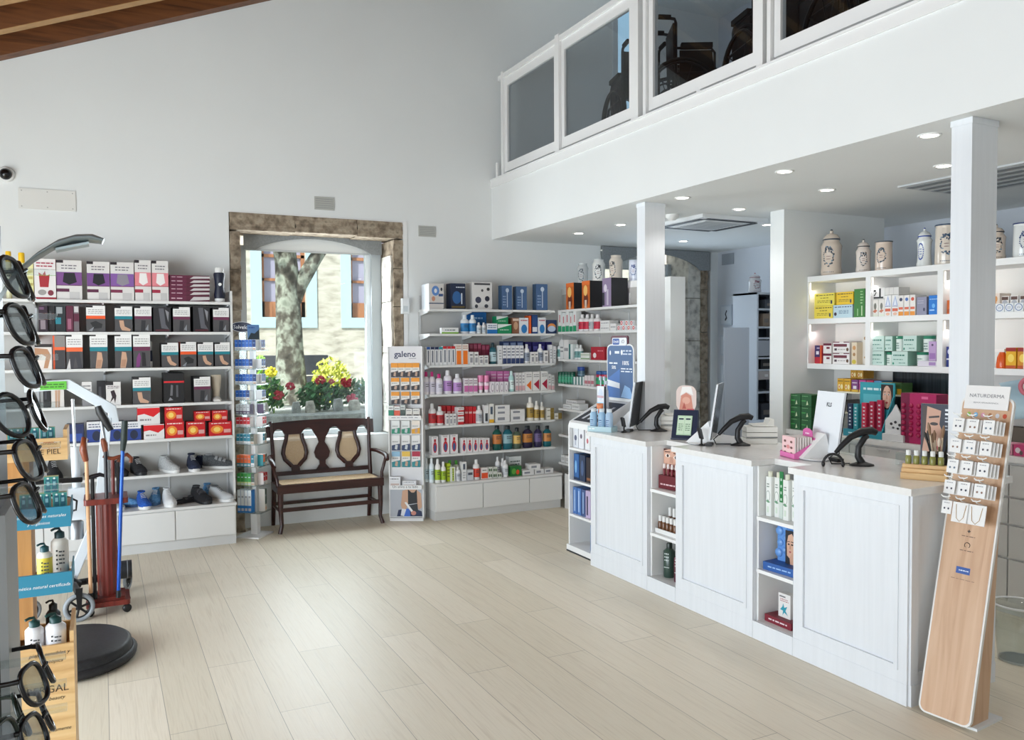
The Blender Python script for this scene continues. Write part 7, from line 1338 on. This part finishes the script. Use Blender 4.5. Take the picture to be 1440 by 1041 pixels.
t = thing('ring_rattle', 'pink and white ring rattle hanging past the near column', 'toy', (5.17, 3.105, 1.40)); MB().tube([(0, .05*cos(2*pi*i/20), .05*sin(2*pi*i/20)) for i in range(20)], .014, '#c86a78', 8, True).build('ring', t); MB().ball((0, 0, 0), .03, '#e4dcd8', 12, 8).build('centre', t)
# ------------------------------------------------------------------ apothecary jars
def jar(label, loc, rz, w, h, body, ink, lid=True, style=0, base='#e6e0d2', band=True):
    t = thing('apothecary_jar', label, 'jar', loc, rz); rr = w/2; hb = h*(.80 if lid else 1.0)
    CER = M(body, .22, 0, 0, .4)
    if style == 1: prof = [(rr*.88, 0), (rr*.95, hb*.03), (rr*.95, hb*.10), (rr*.86, hb*.2), (rr*.80, hb*.5), (rr*.86, hb*.78), (rr*.98, hb*.86), (rr*.72, hb*.93), (rr*.76, hb)]
    elif style == 2: prof = [(rr*.95, 0), (rr, hb*.05), (rr*.95, hb*.9), (rr*.9, hb*.94), (rr*.98, hb*.96), (rr*.98, hb)]
    else: prof = [(rr*.85, 0), (rr*.98, hb*.05), (rr, hb*.14), (rr*.93, hb*.25), (rr*.94, hb*.66), (rr, hb*.80), (rr*.8, hb*.90), (rr*.72, hb*.93), (rr*.78, hb)]
    MB().lathe(prof, CER, n=28).build('body', t)
    if band: MB().lathe([(prof[-1][0]+.002, hb*.965), (prof[-1][0]+.003, hb*.985), (prof[-1][0]+.002, hb)], M(ink, .3), n=28).build('rim_band', t)
    if lid:
        MB().lathe([(rr*.80, hb+.0005), (rr*.78, hb+h*.02), (rr*.55, hb+h*.09), (rr*.18, hb+h*.12), (rr*.14, hb+h*.15), (rr*.20, hb+h*.17), (rr*.02, h)], CER, n=24).build('lid', t); MB().ball((0, 0, h*.985), rr*.14, M(ink, .3), 10, 6).build('knob', t)
    # blue painted ornament wrapped on the front of the body
    def rad(z):
        for (r0, z0), (r1, z1) in zip(prof, prof[1:]):
            if z0 <= z <= z1: return r0+(r1-r0)*(z-z0)/max(1e-6, z1-z0)
        return prof[-1][0]
    m = MB(); rnd = random.Random(int(w*10000)+style)
    def dab(a, z, da, dz, c):
        pts = []
        for i in range(8):
            q = 2*pi*i/8; aa = a+da*cos(q); zz = z+dz*sin(q); R_ = rad(zz)+.0012; pts.append((R_*sin(aa), -R_*cos(aa), zz))
        m.add(pts, [tuple(range(8))], c)
    if style == 1:
        for i in range(24):
            q = 2*pi*i/24; dab(.42*cos(q)-.1, hb*.5+hb*.25*sin(q), .07+rnd.uniform(0, .05), hb*.022, ink)
        for z in (.42, .5, .58): dab(-.1, hb*z, .22, hb*.012, ink)
    else:
        for i in range(30):
            q = 2*pi*i/30; k = rnd.uniform(.85, 1.2); dab(.48*cos(q)*k, hb*.52+hb*.23*sin(q)*k, rnd.uniform(.05, .11), hb*rnd.uniform(.012, .03), ink if i % 3 else '#6f8a9a')
        for i in range(14): dab(rnd.uniform(-.35, .35), hb*rnd.uniform(.62, .76), .06, hb*.03, ink)
        for z in (.45, .52): dab(0, hb*z, .25, hb*.010, '#8a6a6a')
        for z in (.10,): 
            for i in range(7): dab(-.5+.16*i, hb*z, .05, hb*.012, ink)
    m.build('painted_ornament', t)
JX = 5.33; JT = 2.2188
jar('tall lidded cream jar with wreath, first on the dispensary shelving', (JX, 4.80, JT), R(-65), .165, .375, '#d9c8b8', '#3a4450'); jar('small lidded cream jar with dark crosses, second on the dispensary shelving', (JX, 4.487, JT), R(-50), .112, .262, '#ddd0c6', '#22242c'); jar('cream cylinder jar with floral oval and no lid', (JX, 4.30, JT), R(-70), .125, .225, '#dcc8b8', '#2c3c4c', False, 2)
jar('white lidded jar with bright blue cartouche on the dispensary shelving', (JX, 3.958, JT), R(-80), .110, .283, '#e4e6e4', '#2c489c', True, 1); jar('wide open cream jar with crest, half behind the near column', (JX, 3.785, JT), R(-55), .15, .285, '#ddd0c2', '#26405c', False, 2)
jar('cream lidded jar with dark drops just past the near column', (JX, 3.43, JT), R(-50), .12, .24, '#d9c8b8', '#2a2c34'); jar('white crested jar at the photo edge on the dispensary shelving', (JX, 3.245, JT), R(-50), .125, .225, '#dfe0de', '#26346c', False, 2)
PT = 2.2628
jar('pale jar with faint crest at the wall end of the low partition', (4.52, 7.33, PT), R(-50), .12, .25, '#c9cccc', '#5a6068', False, 0, band=False); jar('white round jar with dark vine on the low partition', (4.52, 7.02, PT), R(-40), .135, .265, '#d4d6d4', '#22262e', False, 0, band=False); jar('open cream jar standing third on the low partition', (4.52, 6.71, PT), R(-70), .135, .275, '#d4c9bc', '#3a3a3c', False, 0, band=False); jar('blue patterned jar half behind the far column', (4.52, 6.40, PT), R(-50), .11, .20, '#c4cad8', '#2c3c7c', False, 2, band=False)
# ------------------------------------------------------------------ back office
BG = M('#c4ccd6', .5)
t = thing('office_cabinet', 'tall pale cabinet with open shelves in the back office behind the screen panel', 'cabinet', (5.859, 6.20, 0))
MB().box(0, .001, 0, .02, .35, 2.18, BG).box(.44, .001, 0, .46, .35, 2.18, BG).box(.02, .33, 0, .44, .35, 2.18, '#3a414a').box(0, .0, 2.16, .46, .35, 2.18, BG).box(.02, 0, 0, .44, .33, .9, BG).build('carcass', t)
for z in (2.02, 1.84, 1.73, 1.53, 1.41, 1.185): MB().box(.02, .0, z-.018, .44, .33, z, BG).build('shelf', t)
MB().box(.02, .0, 1.545, .44, .02, 1.70, '#aab0ba').build('flap_door', t)
for i in range(2): MB().box(.025+.21*i, -.004, 1.305, .225+.21*i, .02, 1.39, '#b9b2b0').box(.10+.21*i, -.008, 1.335, .14+.21*i, -.004, 1.36, '#e0e0e0').build('drawer', t)
for lab, x, z, w, h, c in (('black file box on the office cabinet shelf', .22, 1.4105, .30, .10, '#17181c'), ('green and pink box on the upper office cabinet shelf', .16, 1.8405, .12, .13, '#8a7a6a'), ('dark boxes bundle on the low office cabinet shelf', .22, .9005, .28, .16, '#3c4048'), ('grey parcel on the top office cabinet shelf', .25, 2.0205, .25, .09, '#4a5058')): item('office_box', lab, 'box', (5.859+x, 6.22, z), w, h, .2, c, [r(.1, .3, .6, .6, '#77706c')] , rz=0)
jar('pink and white lidded jar on top of the office cabinet', (5.95, 6.33, 2.1805), R(-20), .13, .20, '#d4d4d8', '#8a4a5a')
o = MB().box(0, -.14, 0, .02, .14, 1.815, '#aeb6c2').build('office_screen', loc=(5.06, 5.6, 0), rot=(0, 0, R(90))); tag(o, 'tall plain grey-blue screen panel standing in the back office', 'screen')
t = thing('office_desk', 'grey-blue office desk behind the counter, below the tall cabinet', 'desk', (5.4, 5.75, 0)); MB().box(-.15, -.25, .90, .45, .25, .93, '#aeb6c2').build('desktop', t); MB().box(-.12, -.22, 0, -.09, .22, .90, '#9aa2ae').box(.39, -.22, 0, .42, .22, .90, '#9aa2ae').box(-.09, .19, .3, .39, .21, .90, '#8e96a2').build('frame', t)
for i, z in enumerate((1.88, 1.525, 1.185)):
    t = thing('picture_frame', '%s small framed print on the blue-grey office wall' % ['upper', 'middle', 'lower'][i], 'picture', (XR-.002, 7.48, z), RZ); m = MB().box(-.10, -.015, 0, .10, 0, .24, '#c4ccd6'); art_on(m, [r(.1, .08, .9, .92, '#d4dae2'), pg([(.4, .25), (.5, .4), (.42, .55), (.55, .75), (.62, .7), (.52, .55), (.62, .35), (.5, .22)], '#3a3e48')], .2, .24, -.015); m.build('frame', t)

o = MB().box(-.1, -.01, 0, .1, 0, .13, '#9aa0a8').build('air_grille', loc=(XR-.001, 7.46, 2.59), rot=(0, 0, RZ)); tag(o, 'small grey air grille high on the office wall', 'grille')
# ------------------------------------------------------------------ mezzanine: folded wheelchairs behind the smoked glass
def wheelchair(label, loc, rz):
    t = thing('folded_wheelchair', label, 'wheelchair', loc, rz, 'wheelchairs stored on the mezzanine')
    K = M('#121316', .6); F = M('#2a2c30', .35, .4)
    for s in (-1, 1):
        x = s*.17
        MB().tube([(x, .16, .10), (x, .16, .90), (x, .17, .93), (x, .27, .95)], .013, F, 8).tube([(x, .16, .5), (x, -.22, .5), (x, -.25, .45), (x, -.30, .12)], .012, F, 8).tube([(x, .16, .20), (x, -.22, .20)], .012, F, 8).tube([(x, .16, .70), (x, -.12, .70), (x, -.15, .66), (x, -.15, .5)], .011, F, 8).build('side_frame', t)
        MB().tube([(x, .20, .945), (x, .30, .95)], .02, K, 10).build('push_grip', t); MB().box(x-.028, -.13, .695, x+.028, .12, .735, K).build('armrest_pad', t, bevel=.01)
        MB().prism([(.13, .30), (.13, .68), (-.13, .68), (-.16, .30)], 'x', x-.006, x+.006, K).build('skirt_guard', t)
        w = MB(); n = 30; xx = s*.235
        w.tube([(xx, .12+.29*cos(2*pi*i/n), .30+.29*sin(2*pi*i/n)) for i in range(n)], .016, K, 8, True).tube([(xx+s*.03, .12+.26*cos(2*pi*i/n), .30+.26*sin(2*pi*i/n)) for i in range(n)], .008, F, 6, True)
        for i in range(10): w.tube([(xx, .12, .30), (xx, .12+.28*cos(pi*i/5), .30+.28*sin(pi*i/5))], .004, F, 5)
        w.build('rear_wheel', t)
        w = MB(); w.tube([(x, -.25+.08*cos(2*pi*i/18), .095+.08*sin(2*pi*i/18)) for i in range(18)], .014, K, 8, True).tube([(x, -.25, .095), (x, -.25, .2)], .01, F, 6); w.build('castor', t)
        MB().box(x-.05, -.42, .10, x+.05, -.30, .12, K).build('footplate', t)
    MB().loft([[(x, .15+.02*cos(pi*x/.4), .50), (x, .17, .90), (x, .185, .90), (x, .17+.02*cos(pi*x/.4), .50)] for x in (-.17, -.08, 0, .08, .17)], K).build('back_sling', t)
    MB().loft([[(x, -.2, .50+.10*(1-abs(x)/.17)), (x, .14, .50+.10*(1-abs(x)/.17)), (x, .14, .49+.10*(1-abs(x)/.17)), (x, -.2, .49+.10*(1-abs(x)/.17))] for x in (-.17, -.09, 0, .09, .17)], K).build('seat_sling', t)
    MB().tube([(-.17, .02, .16), (.17, .02, .52)], .012, F, 8).tube([(.17, .05, .16), (-.17, .05, .52)], .012, F, 8).build('cross_brace', t)
    return t
ZM = ZS+.001
wc = wheelchair('folded black wheelchair behind the second glass panel of the balustrade', (4.38, 6.20, ZM), R(165))
def wc_copy(label, loc, rz, s=1.0):
    c = copy_tree(wc); c.location = loc; c.rotation_euler = (0, 0, rz); c['label'] = label; c.scale = (s, s, s); return c
wc_copy('black wheelchair seen from behind the wide third glass panel, with flat back sling', (4.40, 5.42, ZM), R(62)); wc_copy('black wheelchair side-on at the near end of the third glass panel', (4.42, 4.62, ZM), R(165)); wc_copy('black wheelchair behind the fourth glass panel at the photo top', (4.40, 3.82, ZM), R(165))
t = thing('stacked_bed_frame', 'black upholstered bed headboard leaning above the side-on wheelchair', 'headboard', (5.15, 4.62, ZM), R(-15)); MB().box(-.05, -.45, .12, .05, .45, 1.12, M('#17171b', .7)).build('board', t, bevel=.02); MB().box(-.06, -.47, 0, .06, -.43, 1.2, M('#101013', .6)).build('post', t); MB().box(-.06, .43, 0, .06, .47, 1.2, M('#101013', .6)).build('post', t)
m = MB().box(5.10, 7.615, 3.36, 5.16, 7.64, 5.75, FRAME).box(5.58, 7.615, 3.36, 5.64, 7.64, 5.75, FRAME).box(5.16, 7.615, 5.69, 5.58, 7.64, 5.75, FRAME); wn = struct(m.build('mezzanine_glow_panel')); MB().box(5.16, 7.625, 3.36, 5.58, 7.64, 5.69, M('#a9cfe6', .4, 0, .9)).build('glowing_pane', wn)  # framed glowing panel added for the bluish light strip; solid wall behind
# ------------------------------------------------------------------ the street outside
m = MB().box(-8, 8.06, -.35, 16, 40, -.05, noisy('pale_paving', [(.3, '#c9c5bc'), (.7, '#d9d5cc')], nscale=3, rough=.9)); tag(m.build('ground'), kind='structure')
FAC = noisy('pale_rubble_stone', [(.25, '#8f897c'), (.45, '#bdb6a8'), (.6, '#cdc7ba'), (.8, '#a8a294')], (1, 1, 2.6), 3.2, 10, .95, .8)
t = thing('stone_house', 'old stone house with light blue window surrounds across the street', 'building', (4.0, 16, -.05))
m = MB(); xs = [-9, -1.25, -.41, .47, 1.5, 9]; 
m.box(-9, 0, 0, -1.25, .5, 7, FAC).box(-.41, 0, 0, .47, .5, 7, FAC).box(1.40, 0, 0, 9, .5, 7, FAC).box(-1.25, 0, 0, -.41, .5, 2.25, FAC).box(-1.25, 0, 4.2, -.41, .5, 7, FAC).box(.47, 0, 0, 1.40, .5, 2.25, FAC).box(.47, 0, 4.2, 1.40, .5, 7, FAC); m.build('wall', t)
BL = M('#b4d2de', .7); BR = wood('brown_window_wood', '#8a5a3c', '#a8714e', '#b8835e', (8, 8, 1))
for x0, x1 in ((-1.25, -.41), (.47, 1.40)):
    MB().box(x0-.2, -.03, 2.05, x0, 0, 4.4, BL).box(x1, -.03, 2.05, x1+.2, 0, 4.4, BL).box(x0, -.03, 2.05, x1, 0, 2.25, BL).box(x0, -.03, 4.2, x1, 0, 4.4, BL).build('window_surround', t)
    w = MB().box(x0, .12, 2.25, x0+.07, .16, 4.2, BR).box(x1-.07, .12, 2.25, x1, .16, 4.2, BR).box(x0, .12, 2.25, x1, .16, 2.55, BR).box((x0+x1)/2-.04, .11, 2.25, (x0+x1)/2+.04, .16, 4.2, BR).box(x0, .12, 2.95, x1, .15, 3.0, BR).box(x0, .12, 3.4, x1, .15, 3.46, BR).build('window', t)
    MB().box(x0+.05, .155, 2.5, x1-.05, .17, 4.2, M('#a7a3b8', .3)).build('pane', w)
MB().box(-9, -.06, 0, 9, 0, .5, FAC).build('plinth', t)
t = thing('stone_planter', 'round granite planter wall with gravel in front of the street window', 'planter', (2.25, 10.35, -.05))
GP2 = noisy('grey_planter_stone', [(.3, '#8f9290'), (.6, '#b4b6b2'), (.8, '#a2a49f')], nscale=18, detail=9, rough=.95, bump=.6)
MB().lathe([(1.34, 0), (1.36, .7), (1.44, .82), (1.44, .96), (1.18, .97), (1.16, .90), (.0005, .90)], GP2, n=48, smooth=False).build('wall', t)
tag(MB().lathe([(1.155, 0), (1.0, .03), (.0005, .04)], noisy('white_gravel', [(.35, '#8a8a86'), (.5, '#dcdcd8'), (.7, '#b9b9b4')], nscale=60, detail=3, rough=.9, bump=.8), n=40).build('gravel', loc=(2.25, 10.35, .853)), 'white gravel covering the planter around the tree', 'gravel', kind='stuff')
BARK = noisy('lichen_bark', [(.3, '#34302a'), (.46, '#5f5a50'), (.60, '#a9ad9f'), (.75, '#7d8375')], (1, 1, .8), 9, 10, .95, .9)
t = thing('street_tree', 'lichen covered tree trunk rising from the planter', 'tree', (2.28, 11.0, .902))
MB().tube([(-.02, 0, 0.0), (-.03, 0, .2), (-.04, 0, .7), (-.05, 0, 1.25), (-.06, 0, 1.7), (-.10, .02, 2.4), (-.16, .05, 3.4)], [.27, .215, .18, .165, .155, .12, .10], BARK, 16).tube([(-.02, 0, 1.30), (.10, -.03, 1.58), (.30, -.05, 1.92), (.75, -.1, 2.6)], [.12, .105, .09, .06], BARK, 12).tube([(-.10, 0, 1.5), (-.19, -.05, 2.0), (-.26, -.08, 2.9)], [.07, .055, .04], BARK, 10).build('trunk', t)
def leaves(name, parent, loc, n, sx, sy, sz, size, cols, seed):
    rnd = random.Random(seed); m = MB()
    for i in range(n):
        d = Vector((rnd.gauss(0, 1), rnd.gauss(0, 1), rnd.gauss(0, 1))).normalized()*rnd.uniform(.45, 1.0); p = Vector((d.x*sx, d.y*sy, d.z*sz)); a = Vector((rnd.gauss(0, 1), rnd.gauss(0, 1), rnd.gauss(0, 1))).normalized(); b = a.orthogonal().normalized(); k = size*rnd.uniform(.6, 1.2); c = a.cross(b)
        m.add([p-b*k, p+c*k*.45+a*k*.1, p+b*k, p-c*k*.45+a*k*.1], [(0, 1, 2, 3)], cols[i % len(cols)])
    return m.build(name, parent, loc)
leaves('foliage', t, (-.1, -.1, 2.75), 900, 1.2, .9, .55, .07, ['#4f8a48', '#6aa85a', '#3f7a40'], 2)
def bush(name, label, loc, n, s, cols, fl, seed, stem=True):
    t = thing(name, label, 'plant', loc); leaves('foliage', t, (0, 0, s[2]), n, s[0], s[1], s[2], .05, cols, seed)
    rnd = random.Random(seed)
    MB().tube([(0, 0, -.01), (0, .02, s[2])], .012, '#4a5a34', 6).build('stem', t)
    for (x, y, z, q, c) in fl:
        m = MB()
        for i in range(26):
            d = Vector((rnd.gauss(0, 1), rnd.gauss(0, 1), rnd.gauss(0, 1))).normalized()*q; m.ball((d.x, d.y, d.z*.8), q*.36, c, 6, 4)
        m.build('flower_head', t, (x, y, z))
    return t
bush('geranium', 'red geranium with dark green leaves in the middle of the planter', (2.33, 9.75, .902), 520, (.28, .22, .17), ['#2f6a3a', '#3f8048', '#5a9a60', '#24502c'], [(-.02, -.12, .36, .05, '#c8283c'), (.30, -.10, .33, .06, '#b81c30'), (.36, -.12, .13, .055, '#d86078'), (.12, -.1, .34, .03, '#d05a70')], 5)
bush('geranium', 'red flowering plant with yellow green leaves at the left end of the planter', (1.72, 9.72, .902), 320, (.22, .2, .2), ['#5a9a4a', '#8fc04a', '#3f7a40'], [(.10, -.12, .20, .055, '#c8283c'), (.24, -.1, .30, .045, '#c4304a')], 6)
bush('shrub', 'dark green leafy plant behind the stones at the right of the planter', (2.86, 10.1, .902), 300, (.26, .2, .18), ['#3a6a44', '#55855a', '#2f5a3a'], [], 7); bush('shrub', 'bright yellow leaved shrub behind the geraniums', (2.72, 10.75, .902), 520, (.26, .22, .30), ['#e0e060', '#c9d24a', '#f0ee8a'], [], 8); bush('yellow_lily', 'tall green stem with yellow flowers beside the plaster stand', (1.80, 10.3, .902), 60, (.14, .12, .30), ['#6ab04a', '#a9d04a'], [(.06, -.05, .45, .06, '#f0e030'), (-.06, -.05, .62, .04, '#a9d86a')], 9)
for i, (x, w, h, lab) in enumerate(((1.62, .09, .15, 'first'), (1.95, .08, .155, 'second'), (2.10, .085, .16, 'third'), (2.42, .085, .175, 'fourth'), (2.62, .10, .15, 'fifth'))):
    y = 10.35-1.13*math.sqrt(max(.1, 1-((x-2.25)/1.3)**2)); o = MB().prism([(-w/2, 0), (w/2, 0), (w*.6, h*.55), (w*.35, h), (-w*.4, h*.95), (-w*.55, h*.5)], 'y', -.04, .04, GP2 if i % 2 else GRANITE_PALE).build('border_stone', loc=(x, y+.03, .89), rot=(0, 0, R(6*i-10))); tag(o, '%s upright border stone along the planter edge counted from the plaster stand' % lab, 'stone')
for x0, x1, lab in ((2.0, 2.36, 'dark slatted box behind the tree on the shoe shelf side'), (2.62, 3.05, 'dark slatted box behind the tree on the yellow shrub side')):
    m = MB()
    for i in range(5): m.box(x0, 12.2, -.05+.32*i, x1, 12.5, .24+.32*i, '#4f5058')
    tag(m.build('slatted_box'), lab, 'box')
t = thing('street_bench', 'pale blue metal bench in front of the stone house', 'bench', (4.35, 14.6, -.05)); SB = M('#8fb4cc', .5)
for i in range(3): MB().box(-.1, -.2+.13*i, .42, 1.3, -.1+.13*i, .45, SB).build('seat_slat', t)
for i in range(3): MB().box(-.1, .22+.03*i, .58+.13*i, 1.3, .25+.03*i, .68+.13*i, SB).build('back_slat', t)
for x in (.0, 1.2): MB().tube([(x, -.2, 0), (x, -.1, .42), (x, .22, .42), (x, .32, .98)], .025, SB, 8).tube([(x, .15, .42), (x, .28, 0)], .025, SB, 8).build('leg', t)
